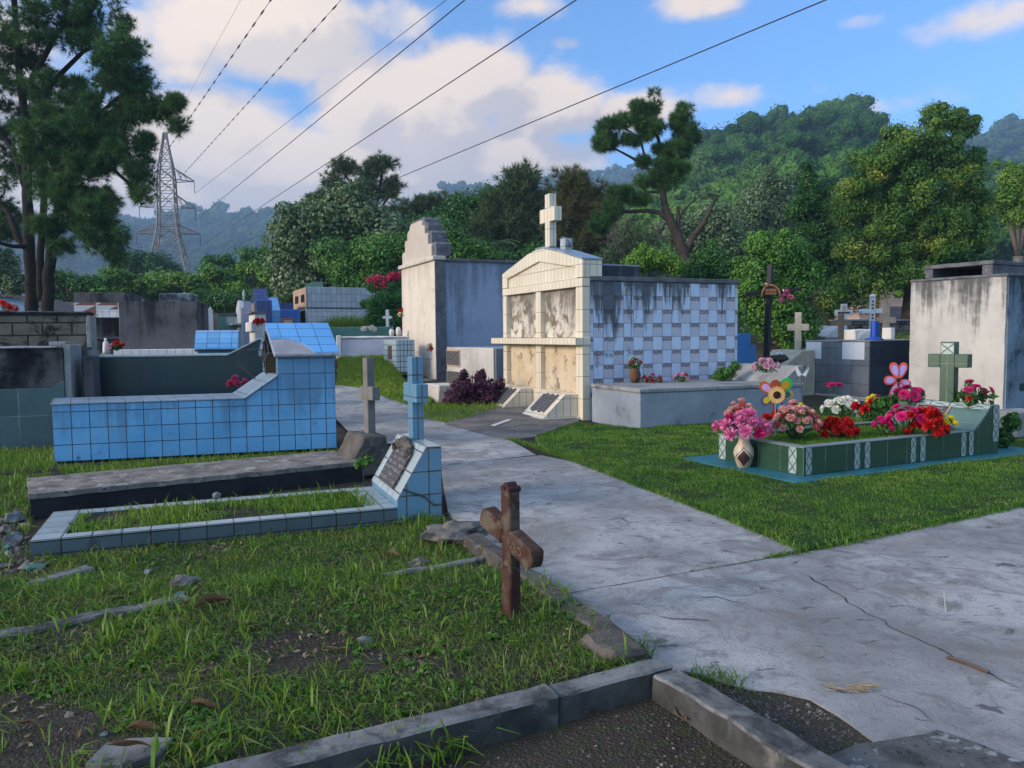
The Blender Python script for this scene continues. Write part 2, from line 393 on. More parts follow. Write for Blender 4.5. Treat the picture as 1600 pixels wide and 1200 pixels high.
m_tan = surf('tan_plaster', (0.42, 0.30, 0.22), (0.34, 0.25, 0.19), 0.9, 0.2, 2, bump=0.006)
m_mint = surf('mint_paint', (0.22, 0.42, 0.34), (0.18, 0.36, 0.30), 0.7, 0.3, 2, bump=0.003)
m_tombgreen = surf('sea_green_paint', (0.12, 0.24, 0.20), (0.10, 0.20, 0.17), 0.7, 0.3, 2, bump=0.003)
m_cross_s = surf('pale_stone_cross', (0.47, 0.42, 0.32), (0.36, 0.32, 0.25), 0.9, 0.2, 5, stain=((0.25, 0.22, 0.18), 7, 0.58, 0.72), bump=0.008)
m_cross_g = surf('grey_cement_cross', (0.20, 0.185, 0.165), (0.14, 0.135, 0.125), 0.95, 0.15, 5, stain=((0.10, 0.09, 0.08), 6, 0.58, 0.72), bump=0.012)
m_cross_d = surf('dark_cement_cross', (0.09, 0.085, 0.075), (0.06, 0.055, 0.05), 0.95, 0.15, 5, bump=0.01)
m_redwood = surf('peeling_red_wood', (0.055, 0.016, 0.014), (0.085, 0.06, 0.043), 0.9, 0.15, 4.5, stain=((0.12, 0.09, 0.065), 6.5, 0.47, 0.60), speck=((0.04, 0.025, 0.02), 22, 0.62), bump=0.014)
m_redpaint = surf('dark_red_paint', (0.05, 0.014, 0.013), (0.035, 0.013, 0.012), 0.7, 0.3, 7, stain=((0.13, 0.09, 0.065), 9, 0.58, 0.66), bump=0.006)
m_blackwood = plain('black_wood', (0.014, 0.014, 0.018), 0.6, 0.3, 0.3)
m_iron = plain('black_iron', (0.015, 0.014, 0.014), 0.55, 0.4, 0.3)
m_dark = plain('dark_hollow', (0.02, 0.018, 0.016), 0.95, 0.1, 0.3)
m_stone = surf('rough_stone', (0.13, 0.115, 0.10), (0.07, 0.062, 0.055), 0.95, 0.1, 4, stain=((0.26, 0.24, 0.21), 5, 0.6, 0.72), bump=0.03)
m_rock = surf('loose_stone', (0.17, 0.18, 0.19), (0.11, 0.115, 0.125), 0.95, 0.1, 9, bump=0.012)
m_rockg = surf('green_tile_shard', (0.05, 0.15, 0.12), (0.04, 0.12, 0.10), 0.5, 0.4, 9, bump=0.004)
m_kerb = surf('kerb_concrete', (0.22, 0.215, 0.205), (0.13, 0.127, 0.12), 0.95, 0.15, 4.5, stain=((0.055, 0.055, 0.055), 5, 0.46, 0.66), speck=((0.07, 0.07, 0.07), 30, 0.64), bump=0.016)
m_kerbs = surf('shaded_kerb_side', (.085, .083, .078), (.04, .04, .038), .95, .1, 4, stain=((.16, .15, .135), 5, .56, .7), bump=.014)  # shade of the upright kerb faces put into the colour
m_lrock = surf('lichen_rock', (0.19, 0.17, 0.15), (0.08, 0.072, 0.065), 0.95, 0.1, 6, stain=((0.29, 0.275, 0.25), 6, 0.55, 0.65), bump=0.03)
m_clay = plain('terracotta', (0.22, 0.085, 0.04), 0.8, 0.2, 0.3)
m_rust = surf('old_metal_roof', (0.16, 0.12, 0.10), (0.10, 0.085, 0.08), 0.8, 0.3, 2, tile=(0.25, 3, (0.06, 0.05, 0.045), 0.03, 0.0), bump=0.01)
m_rtile = surf('clay_roof', (0.20, 0.11, 0.08), (0.15, 0.085, 0.065), 0.9, 0.2, 2, tile=(0.22, 0.4, (0.08, 0.05, 0.04), 0.03, 0.5), bump=0.02)
m_bluewall = plain('blue_wall_paint', (0.25, 0.38, 0.55), 0.85, 0.2, 0.15, ns=2)
m_tape = plain('pale_stick', (0.45, 0.42, 0.36), 0.8, 0.2, 0.3)

def checker_mat():
    N = NT('checker_tile'); u = N.uvs(); o = N.obj()
    sep = N.n('ShaderNodeSeparateXYZ'); N.put(sep.inputs[0], u)
    W, H = 0.222, 0.262
    a = N.m('DIVIDE', sep.outputs[0], W); b = N.m('DIVIDE', sep.outputs[1], H)
    fa = N.m('FRACT', a); fb = N.m('FRACT', b)
    par = N.m('MODULO', N.m('ADD', N.m('FLOOR', a), N.m('ADD', N.m('FLOOR', b), 40)), 2)
    par = N.m('ABSOLUTE', par)
    nb = N.noise(N.scale(o, (1, 1, 0.6)), 45, 4, 0.7)
    band = N.m('MULTIPLY', N.m('GREATER_THAN', fb, 0.70), N.ramp(nb, 0.36, 0.52))
    lil = N.mix(band, N.mix(N.ramp(N.noise(o, 14, 4), 0.4, 0.6), (0.40, 0.41, 0.50), (0.46, 0.44, 0.50)), (0.16, 0.12, 0.13))
    wht = N.mix(N.ramp(N.noise(o, 3, 3), 0.35, 0.65), (0.50, 0.58, 0.72), (0.44, 0.52, 0.66))
    c = N.mix(par, wht, lil)
    gr = N.m('MAXIMUM', N.m('LESS_THAN', fa, 0.035), N.m('LESS_THAN', fb, 0.03))
    c = N.mix(gr, c, N.mix(N.ramp(N.noise(o, 3, 3), 0.4, 0.6), (0.20, 0.19, 0.22), (0.05, 0.05, 0.06)))
    # black mould running down from the coping, heaviest at the front end
    sn = N.m('ADD', N.m('MULTIPLY', N.noise(N.scale(u, (2.6, 0.08, 1)), 1.0, 3, 0.5), .55), N.m('MULTIPLY', N.noise(N.scale(u, (12, 0.9, 1)), 1.0, 6, 0.7), .45))
    dn = N.m('SUBTRACT', 2.45, sep.outputs[1])
    k = N.m('SUBTRACT', N.m('ADD', N.m('MULTIPLY', N.m('SUBTRACT', sn, .5), 2.1), 0.66), N.m('ADD', N.m('MULTIPLY', dn, 0.33), N.m('MULTIPLY', sep.outputs[0], 0.105)))
    bl = N.noise(o, 2.1, 7, 0.7)
    k2 = N.m('SUBTRACT', bl, N.m('MULTIPLY', sep.outputs[0], 0.035))
    st = N.m('MAXIMUM', N.ramp(k, 0.34, 0.52), N.ramp(k2, 0.53, 0.66))
    c = N.mix(N.m('MULTIPLY', st, 0.9), c, (0.022, 0.025, 0.035))
    tq = N.noise(o, 3.1, 5, 0.6, 0.4)
    c = N.mix(N.m('MULTIPLY', N.ramp(tq, 0.70, 0.74), 0.7), c, (0.06, 0.30, 0.32))
    N.bsdf(c, 0.35, 0.45, N.m('MULTIPLY', gr, -1.0), 0.003, 0.5)
    return N.mat
m_check = checker_mat()

def xpat_mat():
    N = NT('x_pattern_tile'); u = N.uvs(); sep = N.n('ShaderNodeSeparateXYZ'); N.put(sep.inputs[0], u)
    fu = sep.outputs[0]; fv = N.m('FRACT', N.m('MULTIPLY', sep.outputs[1], 2.0))
    d1 = N.m('ABSOLUTE', N.m('SUBTRACT', fu, fv)); d2 = N.m('ABSOLUTE', N.m('SUBTRACT', N.m('ADD', fu, fv), 1.0))
    l = N.m('LESS_THAN', N.m('MINIMUM', d1, d2), 0.07)
    e = N.m('GREATER_THAN', N.m('ABSOLUTE', N.m('SUBTRACT', fu, 0.5)), 0.46)
    vein = N.ramp(N.noise(N.obj(), 22, 4), 0.45, 0.6)
    c = N.mix(N.m('MAXIMUM', l, e), N.mix(vein, (0.35, 0.40, 0.38), (0.25, 0.32, 0.30)), (0.05, 0.075, 0.06))
    N.bsdf(c, 0.3, 0.5); return N.mat
m_xpat = xpat_mat()

def plaque_mat():
    N = NT('cast_plaque'); u = N.uvs(); o = N.obj(); sep = N.n('ShaderNodeSeparateXYZ'); N.put(sep.inputs[0], u)
    row = N.m('FRACT', N.m('DIVIDE', sep.outputs[1], 0.052))
    on = N.m('MULTIPLY', N.m('GREATER_THAN', row, 0.38), N.ramp(N.noise(N.scale(u, (48, 18, 1)), 1.0, 2), 0.48, 0.56))
    c = N.mix(on, (0.045, 0.04, 0.042), (0.17, 0.155, 0.15))
    N.bsdf(c, 0.6, 0.4, N.m('ADD', on, N.noise(o, 30, 3)), 0.006, 0.6); return N.mat
m_plaque = plaque_mat()

def tri_mat():
    N = NT('triangle_tile'); u = N.uvs(); sep = N.n('ShaderNodeSeparateXYZ'); N.put(sep.inputs[0], u)
    a = N.m('DIVIDE', sep.outputs[0], 0.62); b = N.m('DIVIDE', sep.outputs[1], 0.30)
    fa = N.m('FRACT', a); fb = N.m('FRACT', b)
    up = N.m('GREATER_THAN', fa, fb)
    ln = N.m('LESS_THAN', N.m('FRACT', N.m('MULTIPLY', a, 7)), 0.2)
    c = N.mix(up, (0.45, 0.45, 0.46), N.mix(ln, (0.19, 0.07, 0.05), (0.10, 0.05, 0.04)))
    N.bsdf(c, 0.5, 0.4); return N.mat
m_tri = tri_mat()

def path_mat():
    N = NT('path_concrete'); o = N.obj()
    warp = N.n('ShaderNodeVectorMath', operation='ADD'); N.put(warp.inputs[0], o)
    wn = N.n('ShaderNodeTexNoise'); N.put(wn.inputs['Vector'], o); wn.inputs['Scale'].default_value = 1.3; wn.inputs['Detail'].default_value = 5
    N.put(warp.inputs[1], N.scale(wn.outputs[1], (0.9, 0.9, 0))); wv = warp.outputs[0]
    n1 = N.noise(o, 0.8, 7, 0.65, .3); n2 = N.noise(o, 2.6, 9, 0.72, 1.2); n3 = N.noise(o, 60, 4, 0.7)
    c = N.mix(N.ramp(n1, 0.34, 0.66), (0.42, 0.405, 0.385), (0.215, 0.21, 0.205))
    c = N.mix(N.m('MULTIPLY', N.ramp(n2, 0.47, 0.62), 0.78), c, (0.175, 0.16, 0.15))
    n4 = N.noise(o, 9.0, 7, 0.75, 0.6); c = N.mix(N.m('MULTIPLY', N.ramp(n4, 0.52, 0.66), 0.62), c, (0.14, 0.13, 0.125))
    c = N.mix(N.m('MULTIPLY', N.ramp(N.noise(o, 1.3, 6, 0.7, .6), 0.50, 0.66), 0.6), c, (0.23, 0.19, 0.165))
    n5 = N.noise(N.scale(wv, (1, 3.2, 1)), 4.5, 5, 0.6); c = N.mix(N.m('MULTIPLY', N.ramp(n5, 0.62, 0.67), 0.85), c, (0.07, 0.065, 0.065))
    c = N.mix(N.ramp(n3, 0.60, 0.68), c, (0.13, 0.12, 0.115)); c = N.mix(N.m('MULTIPLY', N.ramp(N.noise(o, 130, 3, .7), .52, .62), .35), c, (.16, .15, .145))
    vo = N.n('ShaderNodeTexVoronoi', feature='DISTANCE_TO_EDGE'); N.put(vo.inputs['Vector'], wv); vo.inputs['Scale'].default_value = 0.33
    brk = N.ramp(N.noise(o, .7, 3), 0.47, 0.55)
    cr = 0.0
    h = N.m('SUBTRACT', N.m('ADD', N.m('MULTIPLY', n3, 0.35), N.m('ADD', N.m('MULTIPLY', n2, 0.9), N.m('MULTIPLY', n4, 0.6))), N.m('MULTIPLY', cr, 1.5))
    N.bsdf(c, 0.82, 0.3, h, 0.022, 0.9); return N.mat
m_path = path_mat()
m_apron = surf('dirty_apron', (0.21, 0.185, 0.165), (0.11, 0.10, 0.092), 0.95, 0.15, 1.6, stain=((0.32, 0.28, 0.25), 3, 0.58, 0.75), speck=((0.05, 0.05, 0.045), 18, 0.6), bump=0.02)
m_darkpatch = surf('mossy_concrete', (0.12, 0.12, 0.115), (0.05, 0.052, 0.05), 0.95, 0.15, 7, stain=((0.28, 0.28, 0.27), 11, 0.55, 0.62), speck=((.03, .03, .03), 24, .6), bump=0.02)

def soil_mat():
    N = NT('soil'); o = N.obj()
    n1 = N.noise(o, 1.1, 6, 0.6); n2 = N.noise(o, 34, 5, 0.75); n3 = N.noise(o, 9, 5, 0.65)
    vo = N.n('ShaderNodeTexVoronoi'); N.put(vo.inputs['Vector'], o); vo.inputs['Scale'].default_value = 70
    c = N.mix(N.ramp(n1, 0.3, 0.7), (0.048, 0.037, 0.030), (0.085, 0.070, 0.058))
    c = N.mix(N.ramp(n3, 0.45, 0.65), c, (0.06, 0.065, 0.034))
    c = N.mix(N.m('MULTIPLY', N.m('LESS_THAN', vo.outputs[0], 0.28), N.ramp(n2, 0.5, 0.6)), c, (0.24, 0.22, 0.20))
    c = N.mix(0.5, c, N.mix(n2, (0.4, 0.4, 0.4), (1.1, 1.1, 1.1)), 'MULTIPLY')
    N.bsdf(c, 0.95, 0.1, N.m('ADD', n2, N.m('MULTIPLY', vo.outputs[0], -0.8)), 0.03, 0.8); return N.mat
m_soil = soil_mat()
m_turf = surf('turf_base', (0.035, 0.065, 0.014), (0.02, 0.04, 0.01), 0.95, 0.1, 6, bump=0.02)
# ------------------------------------------------------------------ setting: ground, path, lawn base
def axis(f0, f1, st, far, n):
    a = list(np.arange(f0, f1, st)); g = np.geomspace(st, far - f1, n); h = np.geomspace(st, far + f0, n)
    return np.array(sorted(set([f0 - v for v in h] + a + [f1 + v for v in g])))
gx = axis(-6.5, 5.0, 0.09, 900, 46); gy_ = np.concatenate([np.linspace(-60, 1.8, 8), np.arange(1.9, 13, 0.09), 13 + np.geomspace(0.1, 900, 60)])
gv = []
for y in gy_:
    for x in gx:
        z = ter(x, y)
        if y < 13 and -7 < x < 6:
            z += 0.018 * mnoise.noise((x * 1.1, y * 1.1, 0)) + 0.010 * mnoise.noise((x * 4.3, y * 4.3, 3)) - 0.004
        else: z += 0.02 * mnoise.noise((x * 0.6, y * 0.6, 0)) - 0.01
        gv.append((x, y, z))
nx, ny = len(gx), len(gy_)
ii = (np.arange(ny - 1)[:, None] * nx + np.arange(nx - 1)[None, :]).ravel()
ground = np_mesh('ground', np.array(gv), np.stack([ii, ii + 1, ii + nx + 1, ii + nx], 1), m_soil, smooth=True)
kind(ground, 'structure', 'dark bare soil ground of the cemetery')

from mathutils.geometry import tessellate_polygon
def sheet(name, pts, z0, z1, mat, jit=0.0, dense=0.25):
    """Flat slab from a world outline, ragged by JIT; z follows the terrain."""
    out = []
    for k in range(len(pts)):
        a, b = Vector(pts[k][:2]), Vector(pts[(k + 1) % len(pts)][:2]); n = max(1, int((b - a).length / dense))
        for j in range(n):
            p = a.lerp(b, j / n)
            if jit: p += Vector((mnoise.noise((p.x * 5, p.y * 5, 1)), mnoise.noise((p.x * 5, p.y * 5, 7)))) * jit
            out.append(p)
    bm = bmesh.new()
    top = [bm.verts.new((p.x, p.y, base_z(p.x, p.y) + z1)) for p in out]
    for tr in tessellate_polygon([[Vector((p.x, p.y, 0)) for p in out]]):
        try: bm.faces.new([top[i] for i in tr])
        except ValueError: pass
    bot = [bm.verts.new((p.x, p.y, base_z(p.x, p.y) + z0)) for p in out]
    for k in range(len(out)):
        k2 = (k + 1) % len(out); bm.faces.new((top[k], bot[k], bot[k2], top[k2]))
    bmesh.ops.recalc_face_normals(bm, faces=bm.faces)
    me = bpy.data.meshes.new(name); bm.to_mesh(me); bm.free(); me.materials.append(mat)
    auto_uv(me); o = bpy.data.objects.new(name, me); COL.objects.link(o); return o
def W(px, py, z=0.035):
    p = on_z(px, py, z); return Vector((p.x, p.y))
lawn_edge = [W(*p) for p in ((1258, 862), (1130, 809), (1010, 764), (900, 722), (840, 700), (795, 686))]
lawn_near = [W(1258, 862), W(1600, 790)]; ld = (lawn_near[1] - lawn_near[0]).normalized()
lawn_far = lawn_near[0] + ld * 9
J1r = W(1255, 862); J1l = W(868, 930)
le = [W(*p) for p in ((1008, 1034), (988, 1010), (940, 968), (868, 922), (800, 878), (750, 845))]
brk = [(1008, 1036), (1050, 1046), (1092, 1053), (1172, 1077), (1210, 1080), (1262, 1090), (1305, 1112), (1335, 1136), (1372, 1160), (1395, 1185), (1420, 1240)]
e = (J1r - J1l).normalized() * 0.0; off = Vector((0.004, -0.012))
A = [J1l + off, *[W(940, 968), W(988, 1010)]] + [W(*p) for p in brk] + [Vector((2.0, 1.9)), Vector((10, 1.9)), Vector((10.0, (lawn_near[0] + ld * 9.2).y)), lawn_near[0] + off]
kind(sheet('path', A, -0.06, 0.035, m_path, 0.022, 0.06), 'structure', 'worn pale concrete path slab in the foreground')
J2l, J2r = W(688, 727), W(838, 711)
Bp = [J1l, J1r, *lawn_edge[1:4], J2r + Vector((0.06, -0.03)), J2l + off, W(700, 800), W(750, 845), W(800, 878)]
kind(sheet('path', Bp, -0.06, 0.036, m_path, 0.006), 'structure', 'middle concrete path slab beside the green lawn')
def strip(name, L, Rr, dz, mat, n=14):
    v = []; f = []
    def samp(P, t):
        t = t * (len(P) - 1); i = min(int(t), len(P) - 2); return P[i].lerp(P[i + 1], t - i)
    mcols = 5
    for k in range(n + 1):
        a, b = samp(L, k / n), samp(Rr, k / n)
        for j in range(mcols + 1):
            p = a.lerp(b, j / mcols); v.append((p.x, p.y, base_z(p.x, p.y) + dz))
    for k in range(n):
        for j in range(mcols):
            i = k * (mcols + 1) + j; f.append((i, i + 1, i + mcols + 2, i + mcols + 1))
    return np_mesh(name, np.array(v), np.array(f), mat)
def Gp(px, py):
    p = march(px, py, base_z, .03); return Vector((p.x, p.y))
far_l = [J2l, W(640, 695), W(560, 690), Gp(530, 660), Gp(500, 625), Gp(480, 600)]
far_r = [J2r, W(795, 686), W(735, 670), Gp(690, 655), Gp(625, 626), Gp(560, 604)]
kind(strip('path', far_l, far_r, 0.035, m_path), 'structure', 'far stretch of the concrete path behind the blue tomb')
apron = [W(795, 687, .039), W(835, 682, .039), W(905, 660, .039), W(890, 640, .039), W(775, 634, .039), W(700, 645, .039), W(668, 646, .039), W(700, 664, .039), W(745, 676, .039)]
kind(sheet('pavement', apron, 0.0, 0.041, m_apron, 0.05, .1), 'structure', 'dirty concrete apron before the cream tiled tomb')
patch = [W(1255, 1186, .04), W(1330, 1172, .04), W(1400, 1160, .04), W(1476, 1139, .04), W(1530, 1160, .04), W(1600, 1195, .04), W(1680, 1240, .04), W(1300, 1290, .04)]
kind(sheet('mossy_patch', patch, 0.0, 0.041, m_darkpatch, 0.05, 0.04), 'structure', 'mossy dark broken concrete at the lower right corner')
lawn_poly = [lawn_near[0] + Vector((0.02, 0.02)), lawn_near[0] + ld * 9, Vector((11.5, 13.5)), Vector((10, 15)), Gp(1260, 640), Gp(1000, 672), Gp(900, 662), W(835, 684), lawn_edge[4], lawn_edge[3], lawn_edge[2], lawn_edge[1]]
kind(sheet('lawn', lawn_poly, -0.05, 0.06, m_turf, 0.02), 'structure', 'raised lawn soil under the mown grass')

# kerbs ------------------------------------------------------------
def beam(a, b, w, z0, z1, name, mat, label, cat, shift=0.0, rough=(0.010, 0.09, 5.0), group=None):
    a, b = Vector(a[:2]), Vector(b[:2]); d = b - a; L = d.length; yaw = math.atan2(d.y, d.x)
    mb = MB().box(0, shift, z0, L, shift + w, z1)
    return tag(mb.build(name, mat, loc=(a.x, a.y, 0), yaw=yaw, bevel=0.012, rough=rough), label, cat, group)
KT = 0.125
ka = on_z(1016, 1049, KT); kb = on_z(330, 1224, KT); kc = on_z(1330, 1229, KT)
d1 = Vector((kb.x - ka.x, kb.y - ka.y, 0)).normalized(); d2 = Vector((kc.x - ka.x, kc.y - ka.y, 0)).normalized()
T = thing('grave_kerb', 'bare concrete kerb frame of an empty grave plot at the bottom edge', 'grave kerb', (ka.x, ka.y, 0), math.atan2(-d1.y, -d1.x))
w = 0.125
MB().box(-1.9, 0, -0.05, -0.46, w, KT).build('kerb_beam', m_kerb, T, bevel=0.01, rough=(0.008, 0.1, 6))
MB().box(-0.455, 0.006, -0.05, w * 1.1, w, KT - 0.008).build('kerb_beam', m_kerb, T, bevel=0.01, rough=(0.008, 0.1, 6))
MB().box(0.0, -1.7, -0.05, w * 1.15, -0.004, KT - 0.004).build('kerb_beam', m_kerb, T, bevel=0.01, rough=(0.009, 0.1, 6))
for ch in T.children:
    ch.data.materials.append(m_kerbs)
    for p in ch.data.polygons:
        if p.normal.z < .6: p.material_index = 1  # upright faces take the painted shade tone
beam(le[5], le[1], 0.14, -0.05, 0.10, 'kerb_edging', m_stone, 'crumbling dark stone edging between weedy plot and path', 'kerb', shift=-0.14, rough=(0.02, 0.1, 4))
q = on_z(958, 1000, 0.13)
MB().box(-0.10, -0.16, -0.05, 0.10, 0.14, 0.125).build('kerb_end', m_stone, None, (q.x, q.y, 0), R(25), bevel=0.02, rough=(0.022, 0.06, 7))
tag(bpy.context.scene.objects['kerb_end'], 'rounded dark stone block at the end of the path edging', 'kerb stone')
p0, p1 = G(-60, 1012), G(300, 938); beam(p0, p1, 0.12, -0.02, 0.098, 'buried_kerb', m_kerb, 'old grey kerb half buried in grass at the left edge', 'kerb', rough=(0.014, 0.12, 4))
p0, p1 = G(500, 913), G(790, 876); beam(p0, p1, 0.07, -0.02, 0.046, 'buried_kerb', m_kerb, 'thin old kerb line in the grass behind the red cross', 'kerb', rough=(0.014, 0.12, 4))
p0, p1 = G(-60, 938), G(150, 893); beam(p0, p1, 0.11, -0.02, 0.040, 'buried_kerb', m_kerb, 'short old kerb by the rubble at the far left', 'kerb', rough=(0.014, 0.12, 4))

# ------------------------------------------------------------------ crosses
def cross(name, mats, label, cat, loc, yaw, h, t, d, arm_z, arm_l, arm_h, arm_r=None, parent=None, parts=True, bevel=0.006, tilt=0.0):
    """post along z, arms along local Y (or X when turned); front faces -X. t = width (along Y), d = depth (along X)."""
    mats = mats if isinstance(mats, (list, tuple)) else [mats]
    T = thing(name, label, cat, loc, yaw) if parent is None else parent
    arm_r = arm_l if arm_r is None else arm_r
    MB().box(-d / 2, -t / 2, 0, d / 2, t / 2, h).build('post', mats[0], T, bevel=bevel)
    MB().box(-d / 2 - 0.002, t / 2 - 0.001, arm_z - arm_h / 2, d / 2 + 0.002, t / 2 + arm_l, arm_z + arm_h / 2).build('arm', mats[-1], T, bevel=bevel)
    MB().box(-d / 2 - 0.002, -t / 2 - arm_r, arm_z - arm_h / 2, d / 2 + 0.002, -t / 2 + 0.001, arm_z + arm_h / 2).build('arm', mats[-1], T, bevel=bevel)
    if tilt: T.rotation_euler = (tilt, 0, yaw)
    return T

# ------------------------------------------------------------------ cream tiled tomb
YG = R(26)
P = G(911, 656); yaw = R(24); L = along(P, yaw, 1151); Wd = along(P, yaw + math.pi / 2, 787)
T = thing('family_tomb', 'cream tiled tomb with four niches, gable and white cross, chequered blue side', 'tomb', (P.x, P.y, P.z - 0.03), yaw)
zt = 2.53
F = P + vec(yaw + math.pi / 2) * Wd       # far left corner of front
z_ped = zat(P, 438); z_ped2 = zat(F, 452); zpb = (z_ped + z_ped2) / 2 - T.location.z
z_led = (zat(P, 533) + zat(F, 532)) / 2 - T.location.z
z_base = (zat(P, 614) + zat(F, 602)) / 2 - T.location.z
ztop = zpb + 0.03
dx = 0.16
MB().box(dx, 0.0, 0, L, Wd, ztop - 0.06).build('side_wall', m_check, T)
MB().box(dx - 0.0, -0.03, ztop - 0.055, L + 0.03, Wd + 0.02, ztop + 0.03).build('coping', m_trim, T, bevel=0.01, rough=(0.006, 0.2, 4))
ux = along(P, yaw, 1024)
zu = zat(P + vec(yaw) * 0.9, 410) - T.location.z
MB().box(0.30, 0.35, ztop + 0.028, ux - 0.1, Wd - 0.1, zu).build('upper_vault', m_tomb_g, T, bevel=0.03, rough=(0.008, 0.3, 3))
# front: pilasters, beams
pw = 0.27; mid = Wd / 2 + 0.02
fr = MB()
for y0, y1 in ((0, pw), (mid - 0.12, mid + 0.12), (Wd - pw + 0.05, Wd)): fr.box(0, y0, 0, dx - 0.003, y1, zpb - 0.13)
fr.box(-0.004, -0.004, zpb - 0.13, dx - 0.003, Wd + 0.004, zpb + 0.03)
fr.box(0.004, pw, 0, dx - 0.003, Wd - pw + 0.05, z_base)
fr.build('front_frame', m_creamt, T, bevel=0.006)
MB().box(-0.16, -0.03, z_led - 0.075, dx - 0.006, Wd + 0.34, z_led + 0.065).build('ledge', m_creamt, T, bevel=0.008)
for y0, y1 in ((pw + .002, mid - .122), (mid + .122, Wd - pw + 0.048)):
    for z0, z1 in ((z_base + .002, z_led - 0.078), (z_led + 0.068, zpb - 0.132)):
        MB().box(0.10, y0, z0, dx - 0.012, y1, z1).build('niche_panel', m_panel if z0 < z_led - .3 else m_panel2, T, rough=(0.006, 0.2, 4))
pk = zat(P + vec(yaw + math.pi / 2) * (Wd * 0.45), 388) - T.location.z
zsh = zat(P, 406) - T.location.z; zshl = zat(F, 428) - T.location.z; zsh = (zsh + zshl) / 2
g = [(-0.0, zpb + 0.034), (Wd, zpb + 0.034), (Wd, zsh), (Wd * 0.90, zsh + (pk - zsh) * 0.25), (Wd * 0.78, zsh + (pk - zsh) * 0.52), (Wd * 0.64, zsh + (pk - zsh) * 0.85), (Wd * 0.53, pk), (Wd * 0.44, pk), (Wd * 0.25, zsh + (pk - zsh) * 0.62), (0.0, zsh)]
MB().prism(g, 'yz', 0.05, 0.42, 0).build('gable', m_creamt, T, bevel=0.006)
g2 = [(y if 0.01 < y < Wd - .01 else (Wd + .01 if y > 1 else -.01), z) for y, z in g]
def off_arch(k): return [(Wd / 2 + (y - Wd / 2) * k, zpb + 0.036 + (z - zpb - 0.034) * k) for y, z in g]
outer = g2[2:]; inner = [(Wd / 2 + (y - Wd / 2) * 0.86, zpb + (z - zpb) * 0.66) for y, z in ((Wd, zsh), (Wd * 0.5, pk), (0, zsh))]
ring = outer + [(0.0 - .01, zpb + .036), (Wd * 0.07, zpb + .036), (inner[2][0], inner[2][1]), inner[1], (inner[0][0], inner[0][1]), (Wd * 0.93, zpb + .036), (Wd + .01, zpb + .036)]
MB().prism(ring, 'yz', -0.004, 0.048, 0).build('gable_arch', m_creamt, T, bevel=0.005)
MB().prism([(-.015, zsh + .002), (Wd * .25, zsh + (pk - zsh) * .62 + .004), (Wd * .44, pk + .003), (Wd * .53, pk + .003), (Wd * .53, pk + .03), (Wd * .43, pk + .03), (Wd * .25, zsh + (pk - zsh) * .62 + .03), (-.015, zsh + .03)], 'yz', -0.012, 0.44, 0).build('gable_top', m_bluetop, T)
# cross on the gable
yc = Wd * 0.42; zc = pk + 0.02
S_ = (zat(P + vec(yaw + math.pi / 2) * yc, 303) - T.location.z) - zc
za = zat(P + vec(yaw + math.pi / 2) * yc, 336) - T.location.z
cr = MB().box(0.06, yc - 0.10, zc, 0.22, yc + 0.10, zc + S_)
cr.build('roof_cross_post', m_creamt, T, bevel=0.005)
MB().box(0.055, yc - 0.33, za - 0.14, 0.225, yc - 0.101, za + 0.14).build('roof_cross_arm', m_creamt, T, bevel=0.005)
MB().box(0.055, yc + 0.101, za - 0.14, 0.225, yc + 0.33, za + 0.14).build('roof_cross_arm', m_creamt, T, bevel=0.005)
MB().box(0.25, yc - 0.42, pk - 0.12, 0.42, yc - 0.20, pk + 0.16).build('tile_block', m_paleb, T, bevel=0.005)
wr = MB()
for k in range(5):
    rr = 0.20 - 0.02 * k
    wr.tube([(0.30 + 0.03 * k, yc - 0.22 + rr * 1.25 * math.cos(t), pk - 0.02 + rr * 1.05 * math.sin(t)) for t in np.linspace(0.0, math.pi, 14)], 0.022, 6)
wo = wr.build('wire_wreath', plain('grey_wire', (0.10, 0.10, 0.13), 0.6), None, T.location, yaw, smooth=True)
tag(wo, 'grey wire wreath lying at the foot of the rooftop cross', 'wreath')
# platform and plaque stands
st0 = -0.80
MB().box(st0, 0.12, 0.0, -0.002, Wd - 0.10, 0.075).build('platform', m_whitet, T, bevel=0.008)
for y0 in (0.20, Wd * 0.58):
    ws = 0.95
    MB().prism([(st0 + 0.06, 0.077), (-0.004, 0.077), (-0.004, 0.50), (st0 + 0.52, 0.50)], 'xz', y0, y0 + ws, 0).build('plaque_stand', m_creamt, T, bevel=0.006)
    a = Vector((st0 + 0.06, 0, 0.077)); b = Vector((st0 + 0.52, 0, 0.50)); d = b - a; n = Vector((-d.z, 0, d.x)).normalized() * 0.018
    pb = MB(); pts = [a + d * 0.22, a + d * 0.93]
    ng = 9
    prof = []
    for k in range(ng + 1): prof.append((y0 + 0.16 + (ws - 0.32) * k / ng, 0.93 + 0.05 * math.sin(k * 2.1)))
    low = [(y0 + ws - 0.16 - (ws - 0.32) * k / ng, 0.22 + 0.04 * math.sin(k * 1.7 + 1)) for k in range(ng + 1)]
    ol = prof + low
    vtop = [a + d * s + n + Vector((0, y, 0)) for y, s in ol]; vbot = [a + d * s + Vector((0, y, 0)) for y, s in ol]
    pb.quad(vtop)
    for k in range(len(ol)):
        k2 = (k + 1) % len(ol); pb.quad([vtop[k], vbot[k], vbot[k2], vtop[k2]])
    pb.build('plaque', m_plaque, T)

